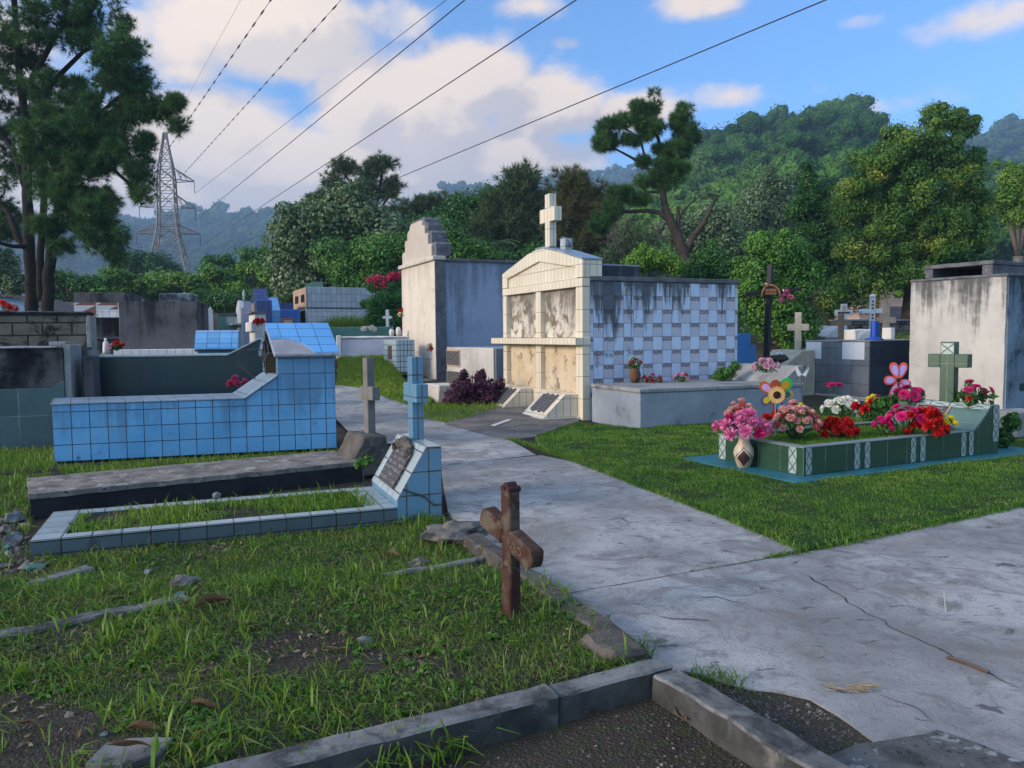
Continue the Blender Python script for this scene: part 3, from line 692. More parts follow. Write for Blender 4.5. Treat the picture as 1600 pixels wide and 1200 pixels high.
# ------------------------------------------------------------------ tall plastered mausoleum
P = G(683, 594); yaw = R(24); Wd = along(P, yaw + math.pi / 2, 630); L = 5.0
T = thing('mausoleum', 'tall cream plastered mausoleum with stepped gable and blue grey side', 'mausoleum', (P.x, P.y, P.z - 0.1), yaw)
F = P + vec(yaw + math.pi / 2) * Wd
zc = (zat(P, 408) + zat(F, 419)) / 2 - T.location.z
MB().box(0.0, 0.05, 0, 0.10, Wd, zc).build('front_wall', m_maus_f, T, bevel=0.01)
MB().box(-0.012, 0.0, 0, 0.30, 0.048, zc - .02).build('corner_strip', m_trim, T, rough=(0.006, .3, 4))
MB().box(0.102, 0.06, 0, L, Wd - 0.04, zc - 0.03).build('side_wall', m_maus_s, T)
MB().box(0.31, 0.0, zc - 0.028, L + 0.05, Wd, zc + 0.05).build('roof_coping', m_trim, T, bevel=0.01, rough=(.008, .3, 3))
MB().box(-0.09, -0.05, zc - 0.005, 0.305, Wd + 0.10, zc + 0.11).build('cornice', m_maus_f, T, bevel=0.015)
ztp = zat(P + vec(yaw + math.pi / 2) * Wd * .5, 343) - T.location.z; hh = ztp - zc - 0.11
def steps(k, g):
    pr = [(0.0, 0.0), (0.0, 0.28), (0.03, 0.33), (0.105, 0.33), (0.105, 0.57), (0.13, 0.62), (0.20, 0.62), (0.20, 0.77), (0.225, 0.84), (0.285, 0.86), (0.29, 0.94), (0.335, 1.0)]
    pts = [(Wd * a * 1.0 + 0.05, zc + 0.112 + hh * b) for a, b in pr]; pts += [(Wd + 0.05 - (y - 0.05), z) for y, z in reversed(pts)]
    cx = Wd / 2 + 0.05
    return [(cx + (y - cx) * k, zc + 0.112 + (z - zc - 0.112) * g) for y, z in pts]
MB().prism(steps(1, 1), 'yz', 0.04, 0.50, 0).build('stepped_gable', m_trim, T, bevel=.008)
MB().prism(steps(.86, .93), 'yz', -0.015, 0.038, 0).build('gable_panel', m_maus_f, T)
MB().box(-0.02, Wd * 0.13, zat(P, 561) - T.location.z, -0.002, Wd * 0.30, zat(P, 538) - T.location.z).build('wall_plaque', m_whiteplate, T, bevel=0.004)
MB().box(-0.55, -0.1, 0.0, -0.02, Wd + 0.1, 0.13).build('step', m_apron, T, bevel=0.03, rough=(.015, .2, 4))
maus = (P.copy(), yaw, Wd, T.location.copy())

# ------------------------------------------------------------------ low niche tomb with two plaques
P = G(772, 618); yaw = R(25); Wd = along(P, yaw + math.pi / 2, 699)
T = thing('niche_tomb', 'low off white tomb with two dark plaques behind the purple bush', 'tomb', (P.x, P.y, P.z - .05), yaw)
z1 = (zat(P, 539) + zat(P + vec(yaw + math.pi / 2) * Wd, 546)) / 2 - T.location.z
MB().box(0.0, 0.02, 0, 0.05, Wd, z1).build('front_wall', m_tomb_w, T, bevel=0.008)
MB().box(0.052, 0.0, 0, 1.6, Wd - 0.02, z1 - 0.01).build('vault', m_conc_b, T, bevel=0.01)
pw2 = Wd * 0.30
for k, zz in enumerate((0.08, 0.54)):
    f = MB().box(-0.03, Wd - 0.06 - pw2, zz * z1 + .02, -0.002, Wd - 0.04, zz * z1 + z1 * 0.40).build('plaque_frame', m_tan if k else m_tomb_w, T, bevel=0.005)
    MB().box(-0.038, Wd - 0.10 - pw2 + 0.08, zz * z1 + .06, -0.032, Wd - 0.08, zz * z1 + z1 * 0.40 - 0.04).build('plaque', m_plaque, f)
b0 = G(678, 626); MB().box(0, -0.3, 0, 0.5, 0.62, 0.42).build('plinth', m_maus_f, None, (b0.x, b0.y, b0.z - .05), yaw, bevel=0.02, rough=(.015, .2, 3))
tag(bpy.data.objects['plinth'], 'low stained concrete base left of the purple bush', 'plinth')

# ------------------------------------------------------------------ small tiled pedestal tomb
P = G(620, 580); yaw = R(26); Wd = along(P, yaw + math.pi / 2, 600); L = along(P, yaw, 633)
T = thing('tile_pedestal', 'small pale aqua tiled pedestal tomb with brown plaque left of the mausoleum', 'pedestal', (P.x, P.y, P.z - .05), yaw)
z1 = zat(P, 531) - T.location.z
MB().box(0, 0, 0, L + 0.3, Wd, z1).build('body', m_pedt, T, bevel=0.008)
MB().box(-0.02, Wd * 0.36, z1 * 0.40, -0.002, Wd * 0.62, z1 * 0.82).build('plaque', plain('brown_plaque', (0.12, 0.075, 0.06)), T)
for k, zz in enumerate((0.0,)): MB().box(-0.05, -0.04, -0.06, L + .3, Wd + .05, 0.03).build('footing', m_apron, T)

# ------------------------------------------------------------------ plain concrete tomb (right of centre)
P = G(1000, 673); yaw = R(22); Wd = along(P, yaw + math.pi / 2, 925); L = along(P, yaw, 1254)
T = thing('concrete_tomb', 'plain grey concrete tomb with sloped headrest in front of chequered wall', 'tomb', (P.x, P.y, P.z - .05), yaw)
z1 = zat(P, 608) - T.location.z
MB().box(0.0, 0.0, 0, L, Wd, z1 - 0.07).build('body', m_conc_b, T, bevel=0.012, rough=(.006, .3, 3))
MB().box(-0.02, -0.02, z1 - 0.068, L + 0.01, Wd + 0.02, z1).build('top_slab', m_conc, T, bevel=0.012, rough=(.006, .25, 3))
xa = along(P, yaw, 1219); xb = along(P, yaw, 1240)
zh = zat(P + vec(yaw) * xb, 572) - T.location.z
MB().prism([(xa, z1 + .002), (L, z1 + .002), (L, zh), (xb + .25, zh), (xb + .1, zh - .01)], 'xz', 0.0, Wd - 0.02, 0).build('headrest', m_conc, T, bevel=0.01)
conct = (P.copy(), yaw, Wd, L, z1 + T.location.z, zh + T.location.z)

# ------------------------------------------------------------------ grey slate box tomb
P = G(1357, 627); yaw = R(27); Wd = along(P, yaw + math.pi / 2, 1257); L = 3.0
T = thing('slate_tomb', 'grey slate tiled box tomb with two white tiles along the top', 'tomb', (P.x, P.y, P.z - .03), yaw)
z1 = zat(P, 534) - T.location.z
MB().box(0.0, 0.0, 0.12, 0.03, Wd, z1).build('front_face', m_slate, T, bevel=0.006)
MB().box(0.032, 0.002, 0.12, L, Wd - .002, z1 - .002).build('body', m_slate_d, T, bevel=0.006)
MB().box(-0.02, -0.02, 0, L, Wd + 0.02, 0.118).build('footing', m_conc, T, bevel=0.02, rough=(.012, .2, 4))
for a, b in ((0.02, 0.27), (0.60, 0.93)):
    MB().box(-0.008, Wd - Wd * b, z1 - 0.40, -0.001, Wd - Wd * a, z1 - 0.01).build('white_tile', m_whiteplate, T, bevel=0.003)
MB().box(-0.012, -0.012, z1 + .002, L, Wd + 0.012, z1 + 0.03).build('rim', m_conc, T, bevel=0.006)
PB = at_y(1366, 533, (P + vec(yaw) * 0.9).y)
lp = Matrix.Rotation(-yaw, 4, 'Z') @ (Vector((PB.x, PB.y, 0)) - Vector((P.x, P.y, 0)))
bp = (P.x, P.y)
pipe = thing('blue_pipe', 'upright blue plastic pipe with flange on the slate tomb', 'pipe', (PB.x, PB.y, T.location.z + z1 + 0.032))
m_pipe = plain('blue_plastic', (0.012, 0.07, 0.42), 0.4, 0.5, 0.15)
hp = zat(PB, 502) - T.location.z - z1 - .03
MB().lathe([(0.085, 0.03), (0.085, hp * .55), (0.09, hp * .56), (0.085, hp * .6), (0.085, hp), (0.07, hp), (0.07, hp - .05)], 20).build('pipe_body', m_pipe, pipe, smooth=False)
MB().lathe([(0.20, 0.0), (0.20, 0.025), (0.12, 0.05), (0.087, 0.07)], 20).build('flange', m_pipe, pipe)

# ------------------------------------------------------------------ big streaked tomb at right
P = G(1568, 648); yaw = R(29); Wd = along(P, yaw + math.pi / 2, 1419); L = 3.0
T = thing('large_tomb', 'big streaked whitewashed block tomb at right with open box on its roof', 'tomb', (P.x, P.y, P.z - .05), yaw)
z1 = zat(P, 429) - T.location.z
MB().box(0, 0.02, 0, 0.05, Wd, z1 - .03).build('front_wall', m_tomb_w, T, rough=(.008, .25, 3))
MB().box(0.052, 0.0, 0, L, Wd - .02, z1 - .035).build('side_wall', m_tomb_g, T, rough=(.006, .4, 3))
MB().box(-0.02, -0.02, z1 - .028, L, Wd + .02, z1 + .03).build('coping', m_trim, T, bevel=.015, rough=(.01, .2, 4))
FF = P + vec(yaw + math.pi / 2) * (Wd * .42)
bx = 0.06; zb = z1 + .032; zb1 = zat(P + vec(yaw) * bx, 404) - T.location.z; yb0, yb1 = 0.32, Wd * .86
ub = MB()
ub.box(bx, yb0, zb, bx + 0.18, yb0 + 0.20, zb1 - .08); ub.box(bx, yb1 - .16, zb, bx + .18, yb1, zb1 - .08)
ub.box(bx + 0.182, yb0 + .002, zb, L - .1, yb0 + .12, zb1 - .08); ub.box(bx + .182, yb1 - .12, zb, L - .1, yb1 - .002, zb1 - .08)
ub.build('niche_walls', m_trim, T, bevel=.008)
MB().box(L - .5, yb0 + .122, zb, L - .4, yb1 - .122, zb1 - .083).build('niche_back', m_dark, T)
MB().box(bx - .02, yb0 - .02, zb1 - .078, L - .05, yb1 + .02, zb1).build('niche_slab', m_trim, T, bevel=.01, rough=(.008, .2, 4))
q = G(1588, 690); MB().box(0, 0, 0, .7, .5, .42).build('concrete_block', m_conc, None, (q.x, q.y, q.z), R(20), bevel=.015, rough=(.008, .2, 4))
tag(bpy.data.objects['concrete_block'], 'small pale concrete block at the right edge beside green kerb', 'block')
q = G(1590, 645); bxo = thing('planter_box', 'dark green box on dark legs against the big tomb side', 'planter', (q.x, q.y, q.z), R(24))
MB().box(0, 0, .05, .6, .5, zat(q, 612) - q.z).build('base', m_dark, bxo, bevel=.01); MB().box(-.03, -.03, zat(q, 612) - q.z + .002, .63, .53, zat(q, 598) - q.z).build('lid', plain('dark_green_lid', (.01, .035, .025), .5), bxo, bevel=.02)
# ------------------------------------------------------------------ green tiled grave with flowers
ZS = 0.07
P = on_z(1255, 744, ZS); yaw = R(26.5); Wd = along(P, yaw + math.pi / 2, 1122); L = along(P, yaw, 1559)
T = thing('green_grave', 'green tiled raised grave with white patterned strips and turf inside', 'grave', (P.x, P.y, ZS), yaw)
GG = (P.copy(), yaw, Wd, L)
zk = zat(P, 699) - ZS; kw = 0.12; zk_g = zk
MB().box(-0.34, -0.22, -0.03, L + 0.7, Wd + 0.32, 0.0).build('floor_slab', m_tealp, T, bevel=.008)
xs_ = along(P, yaw, 1521); xt_ = along(P, yaw, 1548)
zh = zat(P + vec(yaw) * xt_, 633) - ZS
kb_ = MB()
for (x0, y0, x1, y1) in ((0, 0, xs_, kw), (0, Wd - kw, xs_, Wd), (0, kw, kw, Wd - kw)): kb_.box(x0, y0, .001, x1, y1, zk - .012)
def plate(mb, x0, x1, z0, z1, face):
    if face == 'front': pts = [(x0, -.004, z0), (x1, -.004, z0), (x1, -.004, z1), (x0, -.004, z1)]
    else: pts = [(-.004, x1, z0), (-.004, x0, z0), (-.004, x0, z1), (-.004, x1, z1)]
    mb.quad(pts, 0, [(0, 0), (1, 0), (1, 1), (0, 1)])
kb_.build('kerb', m_greent, T, bevel=.006)
MB().box(-.006, -.006, zk - .010, xs_ - .002, kw + .004, zk).box(-.006, Wd - kw - .004, zk - .010, xs_ - .002, Wd + .006, zk).box(-.006, kw + .006, zk - .010, kw + .004, Wd - kw - .006, zk).build('kerb_trim', surf('grey_green_trim', (.22, .26, .25), (.17, .2, .2), .4, .4, 4), T)
pwid = .105
for px0 in (1258, 1334, 1350, 1422, 1437, 1501, 1513):
    a = along(P, yaw, px0); pl = MB(); plate(pl, a, a + pwid * .9, .01, zk - .014, 'front'); pl.build('patterned_tile', m_xpat, T)
for px0 in (1238, 1123):
    a = along(P, yaw + math.pi / 2, px0 + 7) if px0 > 1200 else Wd - .14
    pl = MB(); plate(pl, a, a + .12, .01, zk - .014, 'side'); pl.build('patterned_tile', m_xpat, T)

hs = MB().prism([(xs_, .001), (L, .001), (L, zh), (xt_, zh), (xs_, zk)], 'xz', 0.0, Wd, 0)
hs.build('headstone', m_greens, T, bevel=.006)
MB().prism([(xs_ + .003, .004), (L - .003, .004), (L - .003, zh - .02), (xt_ + .003, zh - .02), (xs_ + .004, zk - .012)], 'xz', -.005, -.001, 0).build('headstone_side', m_greent, T)
xq = along(P, yaw, 1549)
MB().quad([(xq, -.009, zk + .03), (L - .004, -.009, zk + .03), (L - .004, -.009, zh - .01), (xq, -.009, zh - .01)], 0, [(0, 0), (1, 0), (1, 1), (0, 1)]).build('patterned_tile', m_xpat, T)
MB().quad([(xq, -.009, zk - .16), (L - .004, -.009, zk - .16), (L - .004, -.009, zk + .02), (xq, -.009, zk + .02)], 0, [(0, 0), (1, 0), (1, .5), (0, .5)]).build('patterned_tile', m_xpat, T)
sl = Vector((xt_ - xs_, 0, zh - zk)); nn = Vector((-sl.z, 0, sl.x)).normalized() * .004; sa = Vector((xs_, 0, zk))
nrep = 5
for k in range(nrep):
    y0, y1 = Wd - Wd / nrep * (k + 1), Wd - Wd / nrep * k
    MB().quad([tuple(sa + sl * .80 + nn + Vector((0, y1, 0))), tuple(sa + sl * .80 + nn + Vector((0, y0, 0))), tuple(sa + sl * .99 + nn + Vector((0, y0, 0))), tuple(sa + sl * .99 + nn + Vector((0, y1, 0)))], 0, [(0, 0), (1, 0), (1, .5), (0, .5)]).build('patterned_tile', m_xpat, T)

def on_slope(mb, y0, y1, s0, s1, th):
    a = [sa + sl * s + Vector((0, y, 0)) for y, s in ((y1, s0), (y0, s0), (y0, s1), (y1, s1))]
    up = nn.normalized() * th
    mb.quad([p + up for p in a])
    for k in range(4): mb.quad([a[k], a[(k + 1) % 4], a[(k + 1) % 4] + up, a[k] + up])
pq = MB(); on_slope(pq, Wd * .36, Wd * .72, .10, .80, .012); fq = pq.build('plaque_frame', m_tan, T)
pq = MB(); on_slope(pq, Wd * .38, Wd * .70, .13, .77, .02); pq.build('plaque', m_plaque, fq)
# green cross on the headstone
yc = Wd * .47; xc = (xt_ + L) / 2; base = P + vec(yaw) * xc + vec(yaw + math.pi / 2) * yc
cpy = proj((base.x, base.y, ZS + zh))[0]
sc_px = 1220 / (base.y)
cw = 21 / sc_px
hC = zat(base, 534) - ZS - zh
TC = cross('green_cross', [m_greent, m_greent], 'green tiled cross standing on the green grave headstone', 'cross', (base.x, base.y, ZS + zh + .001), yaw + R(14), hC, cw, .15, zat(base, 563.5) - ZS - zh, 18 / sc_px, 21 / sc_px, 19 / sc_px)
MB().quad([(-.08, cw / 2 - .004, hC - .16), (-.08, -cw / 2 + .004, hC - .16), (-.08, -cw / 2 + .004, hC - .02), (-.08, cw / 2 - .004, hC - .02)], 0, [(0, 0), (1, 0), (1, .5), (0, .5)]).build('patterned_tile', m_xpat, TC)

# ------------------------------------------------------------------ big blue tiled tomb on the left
P = on_z(85, 722, .03); E = on_z(526, 700, .03); yaw = math.atan2(E.y - P.y, E.x - P.x); L = (E - P).length
T = thing('blue_tomb', 'bright blue tiled tomb with low body and small roofed head house', 'tomb', (P.x, P.y, .03), yaw); DB = 1.0
z0 = zat(P, 633) - .03
x1 = along(P, yaw, 385); x2 = along(P, yaw, 437); z2 = zat(P + vec(yaw) * x2, 588) - .03
MB().prism([(0, 0), (x2 + .0, 0), (x2, z2), (x1, z0), (0, z0)], 'xz', 0, DB, 0).build('body', m_bluet, T, bevel=.006)
MB().prism([(-.015, z0 + .001), (x1, z0 + .001), (x2 - .003, z2 + .001), (x2 - .003, z2 + .022), (x1, z0 + .022), (-.015, z0 + .022)], 'xz', -.012, DB + .012, 0).build('top_tiles', m_bluetop, T, bevel=.004)
ze = zat(P + vec(yaw) * x2, 549) - .03; zr = zat(P + vec(yaw) * x2 + vec(yaw + math.pi / 2) * DB * .5, 507) - .03
MB().box(x2 + .001, 0, 0, L, .10, ze - .03).build('front_wall', m_bluet, T, bevel=.004)
MB().box(x2 + .001, DB - .10, 0, L, DB, ze - .03).build('back_wall', m_bluet, T, bevel=.004)
MB().prism([(.101, 0), (DB - .101, 0), (DB - .101, ze - .03), (DB / 2, zr - .06), (.101, ze - .03)], 'yz', L - .1, L - .002, 0).build('end_wall', m_bluet, T)
MB().box(x2 + .002, .102, 0, L - .102, DB - .102, z2 + .01).build('niche_floor', m_tan, T)
for ya_, yb_ in ((.1005, .112), (DB - .112, DB - .1005)): MB().box(x2 + .004, ya_, z2 + .012, x2 + .398, yb_, ze - .045).build('niche_lining', plain('brown_niche', (.09, .06, .035), .9), T)
MB().prism([(.113, z2 + .012), (DB - .113, z2 + .012), (DB - .113, ze - .04), (DB / 2, zr - .09), (.113, ze - .04)], 'yz', x2 + .40, x2 + .44, 0).build('niche_back', plain('brown_niche', (.09, .06, .035), .9), T)
ov = .06; th = .035
def slope_slab(name, sgn, x0, x1_, mat, up=0.0, s0=0.0, s1=1.0, yb=None):
    h = zr - ze; ya = -ov if sgn < 0 else DB + ov; ym = DB / 2
    zA = ze - .028 - ov * h / (DB / 2)
    def pt(s): return (ya + (ym - ya) * s, zA + (zr - .028 - zA) * s)
    (a, za_), (b, zb_) = pt(s0), pt(s1)
    poly = [(a, za_ + up), (b, zb_ + up), (b, zb_ + th + up), (a, za_ + th + up)]
    return MB().prism(poly, 'yz', x0, x1_, 0).build(name, mat, T, bevel=.004)
slope_slab('roof_slab', -1, x2 - .04, L + .05, surf('roof_mortar', (.34, .33, .36), (.25, .245, .27), .9, .2, 3, stain=((.16, .155, .16), 5, .55, .7), bump=.012)); slope_slab('roof_slab', 1, x2 - .04, L + .05, m_trim)
# tiles on the near slope, the lower left corner fallen away
h = zr - ze; ya = -ov; ym = DB / 2; zA = ze - .028 - ov * h / (DB / 2)
def rp(x, s, u): return (x, ya + (ym - ya) * s, zA + (zr - .028 - zA) * s + th + u)
ol = [(x2 + .50, 0.02), (L + .055, 0.02), (L + .055, 1), (x2 - .045, 1), (x2 - .045, .47), (x2 + .08, .50), (x2 + .24, .46), (x2 + .36, .33), (x2 + .44, .18)]
rt = MB(); rt.quad([rp(x, s, .014) for x, s in ol])
for k in range(len(ol)):
    k2 = (k + 1) % len(ol); rt.quad([rp(*ol[k], .014), rp(*ol[k], .001), rp(*ol[k2], .001), rp(*ol[k2], .014)])
rt.build('roof_tiles', m_blueroof, T)
MB().prism([(ym, zr + .002), (DB + ov, zA + .002 + th), (DB + ov, zA + th + .014), (ym, zr + .02)], 'yz', x2 - .045, L + .055, 0).build('roof_tiles', m_blueroof, T)
for s in (-1, 1):
    a = (-.03 if s < 0 else DB + .03, ze - .05); b = (DB / 2, zr - .035)
    MB().tube([(x2 - .02, a[0], a[1] - .02), (x2 - .02, b[0], b[1])], .03, 4).build('barge_trim', m_bluetop, T)
gr = MB(); cy = DB / 2; czg = z2 + .30
gr.tube([(x2 - .05, cy, z2 + .01), (x2 - .05, cy, zr - .1)], .012, 6); gr.tube([(x2 - .05, cy - .26, czg), (x2 - .05, cy + .26, czg)], .012, 6)
for k in range(8):
    t = k * math.pi / 4 + .3; gr.tube([(x2 - .05, cy, czg), (x2 - .05 - .02, cy + .2 * math.cos(t), czg + .2 * math.sin(t))], .008, 5)
gr.tube([(x2 - .05, cy + .2 * math.cos(t), czg + .2 * math.sin(t)) for t in np.linspace(0, 2 * math.pi, 17)], .008, 5)
gr.tube([(x2 - .10, cy + .38, z2 - .1), (x2 - .35, cy + .5, z2 + .15), (x2 - .33, cy + .5, ze), (x2 - .06, cy + .40, ze + .02)], .010, 5)
gr.build('iron_grille', m_iron, T)
BT = (P.copy(), yaw, L, z0 + .03, x1)
for ch in T.children:
    for v in ch.data.vertices: v.co.x += -.20 * (v.co.y - .0)

# ------------------------------------------------------------------ near grave: pale blue kerb, wedge headstone, cross
ZG = .03
P = on_z(47, 869, ZG); E = on_z(691, 806, ZG); yaw = math.atan2(E.y - P.y, E.x - P.x); L = (E - P).length
T = thing('kerbed_grave', 'pale blue tiled grave with weedy bed and wedge headstone with plaque', 'grave', (P.x, P.y, ZG), yaw)
zk = zat(P, 845) - ZG; xs = along(P, yaw, 621); zsb = zat(P + vec(yaw) * xs, 783) - ZG
xtp = along(P, yaw, 668); ztp = zat(P + vec(yaw) * L, 698) - ZG
Wd = 1.02
kk = .13
kb_ = MB()
for (x0, y0, x1, y1) in ((0, 0, xs, kk), (0, Wd - kk, xs, Wd), (0, kk, kk * 1.6, Wd - kk), (xs - .24, kk, xs, Wd - kk)): kb_.box(x0, y0, -.03, x1, y1, zk - .015)
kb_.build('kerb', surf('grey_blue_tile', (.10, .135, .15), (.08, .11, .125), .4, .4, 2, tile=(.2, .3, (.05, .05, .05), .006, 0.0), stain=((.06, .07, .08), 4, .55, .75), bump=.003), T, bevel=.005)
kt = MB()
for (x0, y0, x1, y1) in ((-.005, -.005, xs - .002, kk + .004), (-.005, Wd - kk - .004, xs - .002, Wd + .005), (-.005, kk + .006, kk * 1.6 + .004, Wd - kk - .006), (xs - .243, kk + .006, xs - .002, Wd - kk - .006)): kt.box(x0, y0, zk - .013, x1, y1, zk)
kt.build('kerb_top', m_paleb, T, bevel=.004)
MB().box(kk * 1.6 + .002, kk + .002, -.03, xs - .245, Wd - kk - .002, zk - .03).build('bed_soil', m_soil, T, rough=(.015, .12, 4))
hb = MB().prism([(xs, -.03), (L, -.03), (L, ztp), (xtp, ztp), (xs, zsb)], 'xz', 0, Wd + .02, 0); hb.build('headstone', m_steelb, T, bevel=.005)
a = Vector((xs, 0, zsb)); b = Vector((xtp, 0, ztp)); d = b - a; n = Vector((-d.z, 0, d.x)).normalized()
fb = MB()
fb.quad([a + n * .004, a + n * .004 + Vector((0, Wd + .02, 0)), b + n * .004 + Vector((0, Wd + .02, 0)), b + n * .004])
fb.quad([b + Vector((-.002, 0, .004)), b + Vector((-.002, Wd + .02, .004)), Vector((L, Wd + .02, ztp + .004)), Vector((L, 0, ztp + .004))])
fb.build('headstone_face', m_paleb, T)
ol = [(.22, .12), (Wd - .22, .12)] + [(Wd - .22 - (Wd - .44) * k / 14, .80 + .15 * math.sin(math.pi * k / 14) + .03 * math.sin(k * 2.7)) for k in range(15)]
pq = MB(); vt = [a + d * s + n * .03 + Vector((0, y, 0)) for y, s in ol]; vb = [a + d * s + n * .004 + Vector((0, y, 0)) for y, s in ol]
pq.quad(vt)
for k in range(len(ol)): k2 = (k + 1) % len(ol); pq.quad([vt[k], vb[k], vb[k2], vt[k2]])
pq.build('plaque', m_plaque, T)
rl = MB()
for k in range(9):
    y = Wd - .28 - (Wd - .56) * k / 8; s = .78 + .14 * math.sin(math.pi * k / 8)
    c = a + d * s + n * .035; rl.blob((c.x, y, c.z), .045, .05, .055, .35, 1, k)
rl.build('plaque_relief', m_stone, T)
cp = MB().tube([(xs + .05, -.008, zsb + .10), (xs + .14, -.008, zsb + .06), (xs + .24, -.008, zsb + .02), (xs + .32, -.008, zsb - .06), (L, -.008, zsb - .06)], .009, 5)
cp.build('mortar_crack', m_stone, T)
cb = P + vec(yaw) * (xtp + .06) + vec(yaw + math.pi / 2) * (Wd * .55); cbz = ZG + ztp + .004
mm = cb.y / 1220
cross('tiled_cross', [m_steelb, m_steelb], 'pale blue tiled cross standing on the wedge headstone', 'cross', (cb.x, cb.y, cbz), yaw + R(4), zat(cb, 557) - cbz, .115, .115, zat(cb, 613) - cbz, .125, .17, .125)

# dark slab beside it, with broken stone and cement cross
P = on_z(48, 806, .03); E = on_z(566, 748, .03); yaw = math.atan2(E.y - P.y, E.x - P.x); L = (E - P).length
T = thing('grave_slab', 'long low weathered stone slab between blue tomb and kerbed grave', 'grave slab', (P.x, P.y, .03), yaw)
z1 = zat(P, 772) - .03
MB().box(0, 0, -.05, L, .95, z1 - .05).build('slab_side', m_slabside, T, rough=(.006, .2, 3))
MB().box(-.01, -.01, z1 - .048, L + .01, .97, z1).build('slab_top', m_slab, T, rough=(.006, .12, 5))
SLAB = (P.copy(), yaw, L, z1 + .03)
q = P + vec(yaw) * (L + .10) + vec(yaw + math.pi / 2) * .38
sp = on_z(566, 716, .2)
T2 = MB().prism([(-.28, -.2), (.30, -.2), (.27, .26), (-.02, .28)], 'xz', -.25, .24, 0).build('broken_headstone', m_stone, None, (q.x, q.y, z1 + .02), yaw, bevel=.02, rough=(.028, .08, 5))
tag(T2, 'broken dark stone wedge at the end of the low slab', 'stone block')
cb = at_y(578, 680, q.y + .05)
cross('cement_cross', [m_cross_g], 'plain grey cement cross on the broken stone wedge', 'cross', (cb.x, cb.y, z1 + .24), yaw + R(8), zat(cb, 559) - z1 - .24, .10, .10, zat(cb, 614) - z1 - .24, .07, .155, .11)

# ------------------------------------------------------------------ leaning red wooden cross in the foreground
b0 = G(799, 958); hx = zat(b0, 765) - b0.z
T = thing('wooden_cross', 'peeling red wooden cross leaning in the weeds beside the path', 'cross', (b0.x, b0.y, b0.z - .03), R(34))
pw, pd = .084, .074
MB().box(-pd / 2, -pw / 2, -.1, pd / 2, pw / 2, hx + .03).build('post', m_redwood, T, bevel=.008, rough=(.004, .05, 8))
cap = MB().prism([(math.cos(t) * .055, hx + .045 + math.sin(t) * .05) for t in np.linspace(0, math.pi, 9)] + [(-.055, hx + .02), (.055, hx + .02)], 'yz', -.055, .06, 0)
cap2 = MB().tube([(-.036, -.027, hx + .035), (.040, -.027, hx + .035)], .019, 8).tube([(-.036, .025, hx + .035), (.040, .025, hx + .035)], .019, 8).tube([(-.03, 0, hx + .048), (.03, 0, hx + .048)], .025, 10)
cap2.build('carved_cap', m_redpaint, T, smooth=False)
az = zat(b0, 838) - b0.z + .03
dr = .30
def armpoly(s):
    # along local Y (toward -Y is near/right), tilted
    Ln = .265; hh = .058
    pts = [(.03, -hh), (Ln - .03, -hh), (Ln - .006, -hh * .65), (Ln, 0), (Ln - .006, hh * .65), (Ln - .03, hh), (.03, hh)]
    c, sn = math.cos(dr), math.sin(dr)
    return [((s * u) * c - (w) * sn * 1.0, az + (s * u) * sn + w * c) for u, w in pts]
for s in (1, -1):
    ao = MB().prism(armpoly(s), 'yz', -.043, .040, 0).build('arm', m_redwood, T, bevel=.008, rough=(.003, .05, 8))
fc = bpy.data.curves.new('letters', 'FONT'); fc.body = 'URO'; fc.size = .06; fc.extrude = .0015; fc.align_x = 'CENTER'
fo = bpy.data.objects.new('letters', fc); COL.objects.link(fo); dg = bpy.context.evaluated_depsgraph_get()
lm = bpy.data.meshes.new_from_object(fo.evaluated_get(dg)); bpy.data.objects.remove(fo)
lo = bpy.data.objects.new('letters', lm); COL.objects.link(lo); lo.parent = T
lm.materials.clear(); lm.materials.append(plain('faded_letter', (.20, .12, .09), .9, .1, .5, ns=40))
c_, s_ = math.cos(-dr), math.sin(-dr)
# text x -> local -Y tilted, text y -> up, text z -> -X
xa = Vector((0, -math.cos(dr), -math.sin(dr))); ya2 = Vector((0, -math.sin(dr), math.cos(dr))); za2 = xa.cross(ya2)
pos = Vector((-.0465, 0, az)) + xa * .115 - ya2 * .021
lo.matrix_local = Matrix(((xa.x, ya2.x, za2.x, pos.x), (xa.y, ya2.y, za2.y, pos.y), (xa.z, ya2.z, za2.z, pos.z), (0, 0, 0, 1)))

# ------------------------------------------------------------------ left side tombs
def box_tomb(name, label, cat, px0, px1, y, ptop, yaw, depth, mat, zbot=None, parts=None, mats2=None, capm=None):
    A_ = at_y(px0, 560, y); A_.z = 0
    T = thing(name, label, cat, (A_.x, A_.y, base_z(A_.x, A_.y) - .05), yaw)
    L = along(Vector((A_.x, A_.y, 1.2)), yaw, px1); z1 = zat(A_, ptop) - T.location.z
    return T, L, z1, A_
# near left: teal tile and mould
P = G(104, 694); yaw = R(17)
LL = 3.2
T = thing('half_tiled_tomb', 'mouldy concrete tomb with large teal tiles below at the left edge', 'tomb', (P.x, P.y, P.z - .05), yaw)
z1 = zat(P, 541) - T.location.z; zm = zat(P, 606) - T.location.z
MB().prism([(-LL, 0), (-.0, 0), (-.0, zm + .10), (-.03, zm + .10), (-.10, zm + .075), (-.17, zm + .01), (-LL, zm - .02)], 'xz', 0, .05, 0).build('tile_cladding', m_teal, T, bevel=.004)
MB().box(-LL, .052, 0, -.002, .85, z1 - .03).build('body', m_mouldtop, T, rough=(.008, .2, 4))
MB().prism([(-LL, zm - .01), (-.17, zm + .02), (-.10, zm + .085), (-.03, zm + .11), (-.002, zm + .11), (-.002, z1 - .03), (-LL, z1 - .03)], 'xz', .012, .051, 0).build('render_coat', m_mouldtop, T)
MB().box(-LL, -.02, z1 - .028, -.06, .88, z1).build('top_slab', m_conc, T, bevel=.01, rough=(.01, .2, 4))
